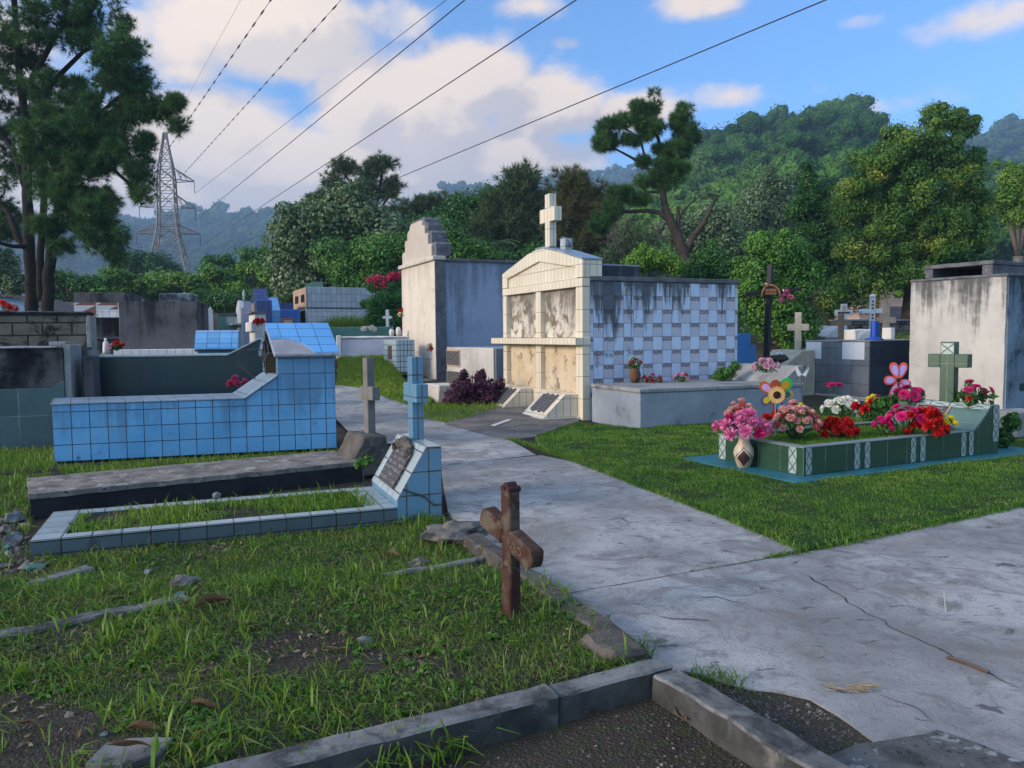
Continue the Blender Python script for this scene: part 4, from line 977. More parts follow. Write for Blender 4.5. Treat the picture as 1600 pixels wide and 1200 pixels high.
MB().box(.003, .03, 0, .10, .75, z1 + .02).build('end_pier', m_conc, T, bevel=.01, rough=(.01, .15, 4))
MB().box(-.25, .3, z1 + .001, -.02, .6, z1 + .07).build('loose_brick', m_conc, T, bevel=.01)
pr = on_z(112, 700, .03)
T = thing('stepped_pier', 'grey stepped concrete pier between the mouldy tomb and blue tomb', 'pier', (P.x + .24 * math.cos(yaw), P.y + .24, P.z - .05), yaw)
MB().box(-.08, -.05, 0, .13, .5, zat(P, 624) - P.z).build('lower_block', m_conc, T, bevel=.03, rough=(.01, .15, 4)); MB().box(-.06, 0, zat(P, 624) - P.z + .002, .10, .45, zat(P, 552) - P.z).build('upper_post', m_conc_d, T, bevel=.015, rough=(.01, .15, 4))
# cinder block tomb
A_ = at_y(137, 560, 13.6); zz = base_z(A_.x, A_.y)
T = thing('block_tomb', 'large bare concrete block tomb with black mouldy top at left', 'tomb', (A_.x, A_.y, zz - .05), yaw)
z1 = zat(A_, 488) - T.location.z
MB().box(-4.5, 0, 0, 0, .5, z1 - .06).build('block_wall', m_block, T, rough=(.006, .3, 3))
MB().box(-4.5, -.03, z1 - .058, .03, .55, z1 + .02).build('cap', m_mouldtop, T, bevel=.02, rough=(.012, .2, 4))
MB().box(.003, -.02, 0, .07, .45, z1 - .06).build('end_pillar', m_conc, T, bevel=.01, rough=(.01, .2, 4))
A2 = at_y(112, 560, 12.6)
T = thing('dark_pier', 'short black stained pier in front of the block tomb', 'pier', (A2.x, A2.y, -.02), yaw)
MB().box(0, 0, 0, .20, .5, zat(A2, 541)).build('post', m_conc_d, T, rough=(.01, .15, 4)); MB().box(.205, .12, 0, .31, .5, zat(A2, 546)).build('side_post', m_conc, T, rough=(.01, .15, 4))
# dark green tomb with sloping head
A_ = at_y(148, 590, 12.7)
T = thing('dark_tile_tomb', 'long dark bottle green tiled tomb with sloping head behind the blue tomb', 'tomb', (A_.x, A_.y, -.03), R(15)); yw = R(15)
xr = along(A_, yw, 356); xr2 = along(A_, yw, 406); xe = along(A_, yw, 470); zl = zat(A_, 559); zh2 = zat(A_ + vec(yw) * xr2, 531)
MB().prism([(0, 0), (xe, 0), (xe, zh2 + .03), (xr2, zh2 + .03), (xr, zl + .03), (0, zl + .03)], 'xz', 0, .95, 0).build('body', m_dgreen, T, bevel=.006)
MB().prism([(-.01, zl + .031), (xr, zl + .031), (xr2, zh2 + .031), (xe + .01, zh2 + .031), (xe + .01, zh2 + .06), (xr2, zh2 + .06), (xr, zl + .06), (-.01, zl + .06)], 'xz', -.015, .97, 0).build('top_edge', surf('pale_green_edge', (.30, .38, .36), (.24, .3, .29), .6, .3, 3), T, bevel=.004)
# little light blue roofed tomb
A_ = at_y(304, 560, 16.0)
T = thing('small_roofed_tomb', 'small light blue tomb with curved tiled roof behind the dark tomb', 'tomb', (A_.x, A_.y, .05), R(14)); yw = R(14)
le_ = along(A_, yw, 372); z_e = zat(A_, 543) - .05; z_r = zat(A_, 516) - .05
MB().box(.05, .06, 0, le_ - .06, .74, z_e - .05).build('body', surf('light_blue_paint', (.14, .34, .52), (.12, .29, .46), .6, .3, 2), T, bevel=.01)
prof = [(-.02, z_e - .04), (-.01, z_e + .0), (.12, z_e + (z_r - z_e) * .5), (.27, z_r - .02), (.40, z_r), (.53, z_r - .02), (.68, z_e + (z_r - z_e) * .5), (.81, z_e), (.82, z_e - .04)]
MB().prism(prof, 'yz', 0, le_, 0).build('roof', surf('sky_blue_tile', (.14, .40, .72), (.11, .35, .66), .3, .5, 1, tile=(.24, .17, (.05, .12, .2), .006, 0.0), bump=.003), T)
MB().box(.0, .02, z_e - .085, le_, .78, z_e - .043).build('eaves', m_trim, T)
# grey streaked wall tomb with white tile plinth
A_ = at_y(188, 560, 19.5)
T = thing('grey_wall_tomb', 'tall dark grey streaked concrete tomb with white tile strip at foot', 'tomb', (A_.x, A_.y, base_z(A_.x, A_.y) - .05), R(12)); yw = R(12)
le_ = along(A_, yw, 311); z1 = zat(A_, 471) - T.location.z
MB().box(0, 0, 0, le_, 1.6, z1).build('body', m_gwall, T, bevel=.015, rough=(.01, .3, 3))
MB().box(0, -.55, 0, le_ + .1, -.002, zat(A_, 546) - T.location.z).build('tile_strip', m_whitet, T, bevel=.01)
MB().box(.9, .25, z1 + .002, le_ - .2, 1.3, z1 + .22).build('raised_slab', m_tomb_g, T, bevel=.02)
# triangle tile tomb behind
A_ = at_y(119, 560, 24.0); yw = R(12)
T = thing('pattern_tile_tomb', 'grey tomb with brown and white triangle tiles left of grey wall tomb', 'tomb', (A_.x, A_.y, base_z(A_.x, A_.y) - .05), yw)
le_ = along(A_, yw, 200); z1 = zat(A_, 457) - T.location.z; zt_ = zat(A_, 473) - T.location.z; zd = zat(A_, 496) - T.location.z
MB().box(0, .03, 0, le_, 2, z1).build('body', m_gwall, T, bevel=.015); MB().box(-.01, 0, zd, le_ - .1, .028, zt_).build('tile_band', m_tri, T)
MB().box(le_ * .47, -.02, zd, le_ - .1, -.002, zat(A_, 484) - T.location.z).build('white_plate', m_whitet, T)
A_ = at_y(141, 560, 21.0)
T = thing('dark_wall_tomb', 'low black stained wall tomb beside the grey wall tomb', 'tomb', (A_.x, A_.y, base_z(A_.x, A_.y) - .05), yw)
le_ = along(A_, yw, 192); MB().box(0, 0, 0, le_, 1, zat(A_, 497) - T.location.z).build('body', m_mouldtop, T, bevel=.01); MB().box(-.05, -.08, zat(A_, 530) - T.location.z, le_, -.003, zat(A_, 526) - T.location.z).build('shelf', m_conc_d, T)
# white statuette
q = at_y(166, 552, 18.5); T = thing('statuette', 'small white robed statuette in front of the black stained wall', 'statue', (q.x, q.y, q.z))
hS = zat(q, 528) - q.z; k = hS
MB().lathe([(.20 * k, 0), (.215 * k, .1 * k), (.19 * k, .45 * k), (.17 * k, .65 * k), (.15 * k, .74 * k), (.06 * k, .79 * k)], 14).build('robe', m_whitep, T, smooth=True)
MB().blob((0, 0, .88 * k), .10 * k, .10 * k, .12 * k, .05, 2).build('head', m_whitep, T, smooth=True)
MB().box(-.3 * k, -.2 * k, -.9, .3 * k, .25 * k, -.002).build('plinth', m_conc, T)
# houses far left
A_ = at_y(-60, 500, 34); yw = R(8)
T = thing('blue_house', 'blue walled shed with dark sloping metal roof at the left edge', 'house', (A_.x, A_.y, base_z(A_.x, A_.y)), yw)
xe = along(A_, yw, 84); zb_ = zat(A_, 489); 
zz0 = zat(A_, 466) - T.location.z; zz1 = zat(A_ + vec(yw) * xe, 489) - T.location.z; zz2 = zat(A_, 463) - T.location.z
xk = along(A_, yw, 26)
MB().prism([(0, 0), (xe - .1, 0), (xe - .1, zz1 - .02), (xk, zz2 - .06), (0, zz2 - .02)], 'xz', 0, 4, 0).build('wall', m_bluewall, T)
MB().prism([(-.2, zz2), (xk, zz2 - .05), (xe + .2, zz1 - .03), (xe + .2, zz1 + .06), (xk, zz2 + .05), (-.2, zz2 + .10)], 'xz', -.25, 4.3, 0).build('roof', m_rust, T)
A_ = at_y(66, 500, 42)
T = thing('tiled_house', 'distant house with brown tiled roof behind the pine trunks', 'house', (A_.x, A_.y, base_z(A_.x, A_.y)), R(5))
xe = along(A_, R(5), 124); zr_ = zat(A_, 472) - T.location.z; ze_ = zat(A_, 485) - T.location.z
MB().box(.1, .1, 0, xe - .1, 5, ze_).build('wall', m_conc, T); MB().prism([(-.2, ze_), (2.5, zr_), (5.2, ze_), (5.2, ze_ + .1), (2.5, zr_ + .12), (-.2, ze_ + .1)], 'yz', 0, xe, 0).build('roof', m_rtile, T)
# ------------------------------------------------------------------ tombs in the middle distance
def place(px, y, yaw=R(20), dz=-.1):
    a = at_y(px, 530, y); return Vector((a.x, a.y, base_z(a.x, a.y) + dz)), yaw
def rel(P, py): return zat(P, py) - P.z
# slim white tomb with spire
P, yw = place(377, 26, R(24)); T = thing('spired_tomb', 'slim white tomb with pointed front and finial, lilac side', 'tomb', P, yw)
le_ = along(P, yw, 397); wf = along(P, yw + math.pi / 2, 371)
zt_, zs = rel(P, 468), rel(P, 485)
MB().prism([(0, 0), (wf, 0), (wf, zs + .1), (wf * .6, zt_), (wf * .4, zt_), (0, zs + .1)], 'yz', 0, .1, 0).build('front', m_whitep, T, bevel=.008)
MB().prism([(.102, 0), (le_, 0), (le_, zs), (.55, zs), (.30, zt_ - .05), (.102, zt_ - .05)], 'xz', .01, wf - .01, 0).build('body', m_lilacw, T)
MB().box(-.25, -.05, rel(P, 506) - .03, -.002, wf + .05, rel(P, 506) + .02).build('ledge', m_whitep, T)
MB().lathe([(.05, zt_), (.035, zt_ + .15), (.06, zt_ + .2), (.03, zt_ + .3), (.015, rel(P, 450))], 10, c=(.2, wf / 2)).build('finial', m_whitep, T, smooth=True)
# small white posts
for px, y, top, lab in ((311, 24, 488, 'thin white tomb post beside the grey wall'), (326, 25, 478, 'taller pointed white tomb post beside the thin one')):
    P, yw = place(px, y, R(22)); w_ = .16; z_ = rel(P, top)
    tag(MB().prism([(0, 0), (w_, 0), (w_, z_ - .15), (w_ * .5, z_), (0, z_ - .15)], 'xz', 0, .5, 0).build('tomb_post', m_whitep, None, P, yw, bevel=.01), lab, 'post')
P, yw = place(337, 27, R(20)); T = thing('green_vault', 'low grey green vault between white posts and spired tomb', 'tomb', P, yw)
le_ = along(P, yw, 372); MB().box(0, 0, 0, le_, 1, rel(P, 493)).build('body', m_tombgreen, T, bevel=.01); MB().box(-.03, -.03, rel(P, 493) + .002, le_ + .02, 1.02, rel(P, 491) + .03).build('cap', m_trim, T)
MB().box(le_ * .5, -.02, rel(P, 508), le_, -.002, rel(P, 495)).build('tile_panel', m_paleb, T)
P, yw = place(333, 25.5, R(22)); tag(MB().box(0, 0, 0, .18, .5, rel(P, 492)).build('tan_vault', m_tan, None, P, yw, bevel=.01), 'narrow tan vault in front of the grey green vault', 'tomb')
# white niche pillar
P, yw = place(399, 22, R(26)); T = thing('niche_pillar', 'white niche pillar with dark ledge in front of the navy tomb', 'pillar', P, yw)
wf = along(P, yw + math.pi / 2, 391.5); MB().box(0, 0, 0, .3, wf, rel(P, 490)).build('shaft', m_whitep, T, bevel=.01)
MB().box(-.1, -.06, rel(P, 490) + .002, .32, wf + .12, rel(P, 488) + .02).build('ledge', m_trim, T); MB().box(-.1, -.04, rel(P, 518), -.002, wf + .04, rel(P, 503)).build('niche_box', m_whitep, T, bevel=.01)
# navy tomb
P, yw = place(402, 25, R(24)); T = thing('navy_tomb', 'narrow navy tiled tomb with pointed top behind the white pillar', 'tomb', P, yw)
wf = along(P, yw + math.pi / 2, 393); le_ = along(P, yw, 412)
MB().prism([(0, 0), (wf, 0), (wf, rel(P, 470)), (wf * .55, rel(P, 449)), (wf * .3, rel(P, 449)), (0, rel(P, 470))], 'yz', 0, .4, 0).build('front', m_navy, T)
MB().box(.402, .01, 0, le_ + .3, wf - .01, rel(P, 469)).build('body', m_navy, T); MB().box(-.03, wf * .2, rel(P, 488), -.002, wf * .8, rel(P, 472)).build('niche', m_tan, T)
# bright blue chapel tomb
P, yw = place(417, 28, R(20)); T = thing('blue_chapel_tomb', 'vivid blue tomb with peaked front and navy tiled wall behind', 'tomb', P, yw)
wf = along(P, yw + math.pi / 2, 409); le_ = along(P, yw, 470)
MB().prism([(0, 0), (wf, 0), (wf, rel(P, 485)), (wf * .6, rel(P, 462)), (wf * .3, rel(P, 462)), (0, rel(P, 485))], 'yz', 0, .5, 0).build('peaked_front', m_blueroof, T, bevel=.01)
MB().box(.502, .01, 0, le_, wf - .01, rel(P, 483)).build('body', m_blueg, T, bevel=.01); MB().box(.6, wf * .6, rel(P, 483) + .002, le_, wf, rel(P, 468)).build('back_wall', m_navy, T)
for k in (0, 1): MB().box(-.02, wf * (.12 + .45 * k), .6, -.002, wf * (.45 + .45 * k), rel(P, 488)).build('niche', m_dark, T)
P, yw = place(441, 22.0, R(18)); T = thing('brick_niche', 'small terracotta niche box before the vivid blue tomb', 'niche', P, yw)
MB().box(0, 0, 0, .33, .3, rel(P, 497)).build('box', m_clay, T, bevel=.01); MB().box(.06, -.02, rel(P, 512), .28, -.002, rel(P, 500)).build('plate', m_tan, T)
# white tiled mausoleum
P, yw = place(480, 31, R(25)); T = thing('white_mausoleum', 'long white tiled mausoleum with tan niche front beside the hedge', 'mausoleum', P, yw)
wf = along(P, R(25) + math.pi / 2, 460); le_ = 4.6; zt_ = rel(P, 448); zm = rel(P, 481)
MB().box(.06, 0, 0, le_, wf, zm - .02).build('lower_vault', m_whitet, T, bevel=.01); MB().box(.05, .03, zm + .02, le_ - .05, wf - .03, zt_).build('upper_vault', surf('pale_grey_tile', (.60, .60, .61), (.52, .52, .54), .35, .4, 1, tile=(.2, .3, (.22, .22, .23), .006, 0.0)), T, bevel=.01)
MB().box(.02, -.03, zm - .018, le_ + .02, wf + .02, zm + .018).build('ledge', m_trim, T)
MB().box(0, 0, zm + .02, .048, wf, zt_ - .01).build('front_upper', m_tan, T); MB().box(0, 0, 0, .058, wf, zm - .02).build('front_lower', m_whitep, T)
for k in (0, 1):
    MB().box(-.02, wf * (.12 + .46 * k), zm + .25, -.002, wf * (.36 + .46 * k), zt_ - .28).build('niche_opening', m_dark, T); MB().box(-.02, wf * (.1 + .45 * k), .6, -.002, wf * (.42 + .45 * k), zm - .1).build('niche_opening', m_dark, T)
# mint house far behind
P, yw = place(432, 62, R(15)); T = thing('mint_house', 'distant mint green house with a thin mast behind the blue tombs', 'house', P, yw)
le_ = along(P, yw, 452); wf = along(P, yw + math.pi / 2, 420)
MB().box(0, 0, 0, le_, wf, rel(P, 460)).build('wall', m_whitep, T); MB().box(-.3, -.3, rel(P, 460) + .01, le_ + .3, wf + .3, rel(P, 449)).build('parapet', m_mint, T); MB().tube([(.3, wf * .6, rel(P, 449)), (.3, wf * .6, rel(P, 433))], .09, 6).build('mast', m_cross_s, T)
P, yw = place(478, 44, R(12)); tag(MB().prism([(0, 0), (1.0, 0), (1.0, rel(P, 440)), (.4, rel(P, 440)), (0, rel(P, 447))], 'xz', 0, 1.5, 0).build('green_roof_hut', m_tombgreen, None, P, yw), 'green curved roof showing above the white mausoleum', 'roof')
# sea-green long grave and white grave
P, yw = place(512, 27, R(9)); T = thing('long_green_grave', 'long low sea green grave below the hedge', 'grave', P, yw); le_ = along(P, yw, 616)
MB().box(0, 0, -.4, le_, 1.1, rel(P, 511)).build('body', m_tombgreen, T, bevel=.02); MB().box(.2, .02, -.5, le_ + .1, -.4, .3).build('front_step', m_tombgreen, T)
P, yw = place(533, 24.5, R(12)); T = thing('low_white_grave', 'low lilac white grave with rough top at the edge of the grass', 'grave', P, yw); le_ = along(P, yw, 640)
MB().box(0, 0, -.4, le_, .9, rel(P, 529)).build('body', m_lilacw, T, bevel=.01); MB().box(-.05, -.04, rel(P, 529) + .002, le_, .93, rel(P, 526)).build('top', m_whitep, T, bevel=.02, rough=(.02, .2, 3)); MB().box(-.15, -.06, -.4, -.002, .9, rel(P, 524)).build('end_slab', m_whitep, T, bevel=.02)
for px, top, lab in ((612, 514, 'small white urn on the low white grave'), (622.5, 511, 'taller white urn on the low white grave near mausoleum')):
    q = at_y(px, 524, 24.9); h_ = zat(q, top) - q.z
    tag(MB().lathe([(.06, -.02), (.07, .02), (.085, h_ * .4), (.075, h_ * .75), (.04, h_)], 12).build('urn', m_whitep, None, q, smooth=True), lab, 'urn')
q = at_y(606, 511, 27.4); q.z = zat(q, 511)
cross('white_cross', [m_whitep], 'small white cross at the end of the long sea green grave', 'cross', q, R(80), zat(q, 484) - q.z, .11, .10, zat(q, 496) - q.z, .11, .09)

# ------------------------------------------------------------------ right middle distance
P, yw = place(1151, 17.6, R(22)); T = thing('small_blue_tomb', 'small vivid blue stepped grave with cross behind the chequered wall', 'grave', P, yw)
le_ = along(P, yw, 1181); z1, z2 = rel(P, 540), rel(P, 521)
m_bl2 = surf('gloss_blue_paint', (.035, .22, .52), (.03, .19, .47), .45, .4, 2, bump=.002)
MB().box(-.4, 0, 0, le_, .9, z1).build('base', m_bl2, T, bevel=.01); MB().prism([(-.3, z1 + .001), (le_ - .12, z1 + .001), (le_ - .12, z2), (0.15, z2)], 'xz', .05, .85, 0).build('headrest', m_bl2, T, bevel=.01)
MB().box(-.05, .35, z2 + .001, .06, .46, rel(P, 462)).build('cross_post', m_bl2, T); MB().box(-.45, .36, rel(P, 488), -.051, .45, rel(P, 475)).build('cross_arm', m_bl2, T); MB().box(.061, .36, rel(P, 488), along(P, yw, 1163) + .02, .45, rel(P, 475)).build('cross_arm', m_bl2, T)
# black wooden cross
P, yw = place(1199, 17.0, R(-3)); P.z = .2
T = thing('black_cross', 'tall black wooden cross with arched name board and pink flowers', 'cross', P, yw)
hT, hA = rel(P, 413), rel(P, 459)
MB().tube([(-.03, 0, 0), (.0, 0, hT * .5), (.055, 0, hT)], .072, 4).build('post', m_blackwood, T)
MB().prism([(-.50, hA - .05), (.68, hA + .05), (.68, hA + .13), (-.50, hA + .04)], 'xz', -.08, -.0785 + .0 - .03, 0).build('arm', m_blackwood, T)
bd = MB(); ar = [(.20 * math.cos(t), .0 + .22 * math.sin(t)) for t in np.linspace(0, math.pi, 15)]
bd.prism([(x + .02, z + hA - .04) for x, z in ar], 'xz', -.16, -.115, 0); fr_ = bd.build('name_board', plain('dark_board', (.03, .018, .012), .6), T)
m_or = plain('orange_letter', (.35, .16, .07), .7)
sc = MB()
for k in range(15):
    t = math.pi * k / 14; sc.blob((.02 + .19 * math.cos(t), -.17, hA - .04 + .215 * math.sin(t)), .024, .015, .024, .1, 1, k)
for rw, nn_ in ((.11, 7), (.04, 6)):
    for k in range(nn_):
        x = -.10 + .24 * (k + .5) / nn_; sc.box(x - .011, -.168, hA - .04 + rw - .03, x + .009, -.162, hA - .04 + rw + .028)
sc.build('board_trim', m_or, fr_)
# pale stone cross on slanted pedestal
P, yw = place(1257, 18.3, R(24)); T = thing('slanted_pedestal', 'slanted stone grave pedestal with dirt hollow before the green bush', 'pedestal', P, yw)
wf = 1.0
MB().prism([(-.75, 0), (.35, 0), (.35, rel(P, 547)), (-.05, rel(P, 547)), (-.75, rel(P, 576))], 'xz', 0, wf, 0).build('body', m_cross_s, T, bevel=.02, rough=(.015, .15, 4))
a = Vector((-.75, 0, rel(P, 576))); b = Vector((-.05, 0, rel(P, 547)))
MB().blob(((a.x + b.x) / 2, wf * .4, (a.z + b.z) / 2 + .01), .27, .34, .09, .25, 2, 3).build('dirt_hollow', m_soil, T); MB().blob(((a.x + b.x) / 2 + .08, wf * .45, (a.z + b.z) / 2 + .12), .09, .14, .05, .4, 1, 5).build('white_shard', m_whitep, T)
q = at_y(1247, 547, P.y + .75); q.z = P.z + rel(P, 547)
cross('stone_cross', [m_cross_s], 'pale stone cross on the slanted pedestal', 'cross', q, R(62), zat(q, 488) - q.z, .155, .13, zat(q, 511.5) - q.z, .17, .165)
# crosses on the terrace behind
def tcross(name, px, y, ptop, pbot, parm, wpx, apx, hpx, mat, label, yaw=R(75), plaque=False):
    q = at_y(px, pbot, y); s = y / 1220
    T = cross(name, [mat], label, 'cross', (q.x, q.y, q.z), yaw, zat(q, ptop) - q.z, wpx * s, .12, zat(q, parm) - q.z, (apx - wpx) / 2 * s, hpx * s)
    return T, s, zat(q, parm) - q.z, zat(q, ptop) - q.z
T, s, za, zt_ = tcross('white_cross', 1318, 27, 475, 512, 488.5, 9, 26, 9, m_whitep, 'white cross with dark inset arms standing behind the dark cement cross')
MB().box(-.067, -.2, za - .035, -.063, .2, za + .03).build('inset', m_cross_d, T); MB().box(-.067, -.06, za + .06, -.063, .06, zt_ - .05).build('inset', m_cross_s, T)
tcross('dark_cross', 1313.5, 23, 490, 536, 505.5, 8.5, 29, 7, m_cross_d, 'dark cement cross just behind the slate tomb')
T, s, za, zt_ = tcross('white_cross', 1362, 26, 465, 527, 486, 8, 33, 7, m_whitep, 'tall white cross with lettered post behind the blue pipe')
for k in range(8): MB().box(-.068, -.035, zt_ - .16 - .11 * k, -.064, .035, zt_ - .10 - .11 * k).build('raised_letter', m_cross_d, T) if k != 3 else None
for sgn in (1, -1): MB().lathe([(.0, -.0), (.07, .01), (.09, .08), (.05, .12)], 8).build('arm_knob', m_whitep, T).location = (0, sgn * 16.5 * s - .0, za - .06)
MB().lathe([(.10, 0), (.11, .06), (.04, .12)], 8).build('top_knob', m_whitep, T).location = (0, 0, zt_)
tcross('brown_cross', 1384, 24.5, 474, 528, 500, 10, 27, 9, m_cross_g, 'lichen brown cement cross right of the blue pipe')
# terrace things
P, yw = place(1386, 27, R(14)); T = thing('low_wall', 'low grey block wall on the terrace behind the crosses', 'wall', (P.x, P.y, 1.0), yw)
le_ = along(P, yw, 1470); MB().box(-1.8, .3, 0, le_, .6, zat(P, 501) - 1.0).build('courses', m_block, T); MB().box(-1.85, .26, zat(P, 501) - .998, le_, .64, zat(P, 499) - .99).build('coping', m_conc, T)
P, yw = place(1290, 25.5, R(20)); T = thing('white_grave', 'white sloped grave marker behind the dark cement cross', 'grave', P, yw)
MB().prism([(0, 0), (.9, 0), (.9, zat(P, 509) - P.z), (.55, zat(P, 509) - P.z), (0, zat(P, 525) - P.z)], 'xz', 0, .8, 0).build('marker', m_whitep, T, bevel=.02); MB().box(-.1, -.1, 0, 1, .9, zat(P, 527) - P.z).build('base', m_conc, T)
P, yw = place(1334, 24.3, R(14)); tag(MB().box(0, 0, 0, .75, .6, zat(P, 515) - P.z).build('rough_white_grave', m_whitep, None, P, yw, bevel=.03, rough=(.03, .15, 3)), 'rough white stone grave behind the blue pipe', 'grave')
P, yw = place(1269, 27, R(14)); tag(MB().box(0, 0, 0, .62, .6, zat(P, 508) - P.z).build('yellow_grave', surf('yellow_tile', (.55, .40, .20), (.48, .35, .17), .5, .4, 2, tile=(.25, .2, (.3, .22, .1), .006, 0.0)), None, P, yw, bevel=.01), 'small yellow tiled grave left of the dark cross', 'grave')
P, yw = place(1392, 24, R(14)); tag(MB().box(0, 0, 0, .14, .4, zat(P, 512) - P.z).build('white_post', m_whitep, None, P, yw, bevel=.01), 'short white post beside the brown cement cross', 'post')
# houses behind the right trees
P, yw = place(1386, 56, R(10)); T = thing('pink_house', 'pink boarded house wall under the big dark tree', 'house', (P.x, P.y, P.z), yw)
le_ = along(P, yw, 1412); m_pinkw = surf('pink_boards', (.62, .46, .38), (.56, .41, .34), .8, .2, 1, tile=(4, .2, (.4, .28, .22), .012, 0.0))
MB().box(-2.2, 0, 0, le_, 4, zat(P, 445) - P.z).build('wall', m_pinkw, T); MB().box(-2.6, -.6, zat(P, 445) - P.z + .01, le_ + .3, 4.3, zat(P, 441) - P.z).build('roof', m_rust, T); MB().box(-.3, -.02, 0, le_ - .1, -.002, zat(P, 479) - P.z).build('shutter', m_trim, T); MB().box(-1.4, -.03, 0, -.7, -.002, zat(P, 470) - P.z).build('door', m_clay, T)
P, yw = place(1262, 36, R(10)); T = thing('brown_hut', 'olive brown hut wall half hidden by the bushes', 'hut', (P.x, P.y, P.z), yw)
le_ = along(P, yw, 1304); MB().box(0, 0, 0, le_, 3, zat(P, 468) - P.z).build('wall', surf('olive_wall', (.17, .13, .085), (.13, .10, .065), .9, .2, 1.5), T); MB().prism([(-.2, 0), (le_ * .5, .45), (le_ + .2, 0)], 'xz', -.2, 3.2, 0).build('roof', m_rust, T).location = (0, 0, zat(P, 468) - P.z + .01)
P, yw = place(1560, 46, R(10)); T = thing('cream_house', 'cream house wall at the right edge behind the big tomb', 'house', (P.x, P.y, P.z), yw)
MB().box(0, 0, 0, 5, 4, zat(P, 412) - P.z).build('wall', surf('cream_wall', (.55, .47, .38), (.5, .42, .34), .85, .2, 1), T); MB().box(-.3, -.4, zat(P, 412) - P.z + .01, 5.3, 4.3, zat(P, 409) - P.z).build('roof', m_conc, T)

# ------------------------------------------------------------------ pylon and power lines
PD = 150.0
base = at_y(266, 445, PD); bz = base_z(base.x, base.y) - 1
T = thing('pylon', 'rusty lattice electricity pylon beyond the cemetery', 'pylon', (base.x, base.y, bz), R(14))
m_gal = surf('rusted_steel', (.20, .145, .11), (.28, .26, .245), .7, .3, .25, bump=0)
sc_ = PD / 1220
def zp(py): return zat(base, py) - bz
lv = [(430, 27), (395, 21), (368, 15.5), (352, 13.5), (325, 12.5), (300, 12), (280, 11.5), (262, 10), (240, 6.5), (224, 4), (208, 2.2)]
lv = [(zp(p), w * sc_) for p, w in lv]
lv = [(-2, lv[0][1] * 1.25)] + lv
tw = MB(); th_ = .11
for k in range(len(lv) - 1):
    (z0, w0), (z1, w1) = lv[k], lv[k + 1]
    c0 = [(-w0, -w0, z0), (w0, -w0, z0), (w0, w0, z0), (-w0, w0, z0)]; c1 = [(-w1, -w1, z1), (w1, -w1, z1), (w1, w1, z1), (-w1, w1, z1)]
    for j in range(4):
        j2 = (j + 1) % 4
        tw.tube([c0[j], c1[j]], th_ * 1.35, 4); tw.tube([c0[j], c1[j2]], th_ * .6, 4); tw.tube([c0[j2], c1[j]], th_ * .6, 4); tw.tube([c1[j], c1[j2]], th_ * .6, 4)
        if k >= 1 and k < 9:
            m0 = [(a + b) / 2 for a, b in zip(c0[j], c1[j])]; m1 = [(a + b) / 2 for a, b in zip(c0[j2], c1[j2])]; tw.tube([m0, m1], th_ * .5, 4)
tw.build('tower_lattice', m_gal, T)
m_ins = plain('insulator', (.05, .045, .045), .4, .5)
ends = {}
for i, (p_lo, p_hi, ln) in enumerate(((282, 264, 40), (324, 304, 40), (365, 350, 46))):
    for s in (-1, 1):
        ar_ = MB(); z0, z1 = zp(p_lo), zp(p_hi); X = ln * sc_ * s; w0 = 12.5 * sc_
        for yy in (-w0, w0):
            ar_.tube([(w0 * s, yy, z0), (X, 0, z0)], th_ * .8, 4); ar_.tube([(w0 * s, yy, z1), (X, 0, z0 + .05)], th_ * .8, 4)
            for q in (.35, .65): ar_.tube([(w0 * s + (X - w0 * s) * q, yy * (1 - q), z0), (w0 * s + (X - w0 * s) * (q - .2), yy * (1.2 - q), z0 + (z1 - z0) * (1.2 - q))], th_ * .5, 4)
        a_ = ar_.build('cross_arm', m_gal, T)
        ins = MB(); zz = z0
        for k in range(9): ins.lathe([(.04, zz - .28 - k * .24), (.13, zz - .2 - k * .24), (.04, zz - .12 - k * .24)], 8, c=(X, 0))
        ins.build('insulator', m_ins, T)
        ends[(i, s)] = (X, zz - 2.3)
def pw_(x, z):
    c, s = math.cos(R(14)), math.sin(R(14)); return Vector((base.x + x * c, base.y + x * s, bz + z))
m_wire = plain('wire', (.022, .022, .025), .5, .4, .1)
wires = [((0, -1), None, (423, 0), True, 'beaded power line running from the top left to the pylon'), ((0, 1), (275, 285), (533, 0), True, 'second beaded power line, ending at the pylon upper arm'), ((0, 1), None, (697, 0), False, 'thin plain power line from the upper pylon arm'), ((1, 1), None, (726, 0), False, 'thicker plain power line from the middle pylon arm'),
         ((2, 1), None, (900, 0), False, 'plain power line passing above the white mausoleum'), ((2, -1), (300, 412), (1290, 0), False, 'rightmost power line crossing the sky to the right'), ((0, -1), (232, 262), (376, 0), False, 'faint leftmost power line beside the pine')]
for (k, spx, tpx, bead, lab), rr in zip(wires, (.045, .045, .028, .04, .035, .03, .014)):
    a = pw_(*ends[k]) if spx is None else at_y(spx[0], spx[1], PD)
    zr_ = a.z - 1.6
    d = ray(*tpx); tt = (zr_ - .8) / d.z if d.z > 0 else 80; b = CAM + d * tt
    e_ = b + (b - a).normalized() * 45
    pts = []
    n_ = 60; span = (e_ - a).length
    for j in range(n_ + 1):
        t = j / n_; p = a.lerp(e_, t); pts.append(p)
    tb = (b - a).length / span
    w_ = MB()
    if bead:
        n2 = int(span / .5); pr_ = []
        pp = [a.lerp(e_, j / n2) for j in range(n2 + 1)]
        rs = [rr * (1.7 if (j // 2) % 3 == 0 else .5) for j in range(n2 + 1)]
        w_.tube(pp, rs, 5)
    else: w_.tube(pts, rr, 5)
    tag(w_.build('power_line', m_wire), lab, 'power line', 'power lines overhead')
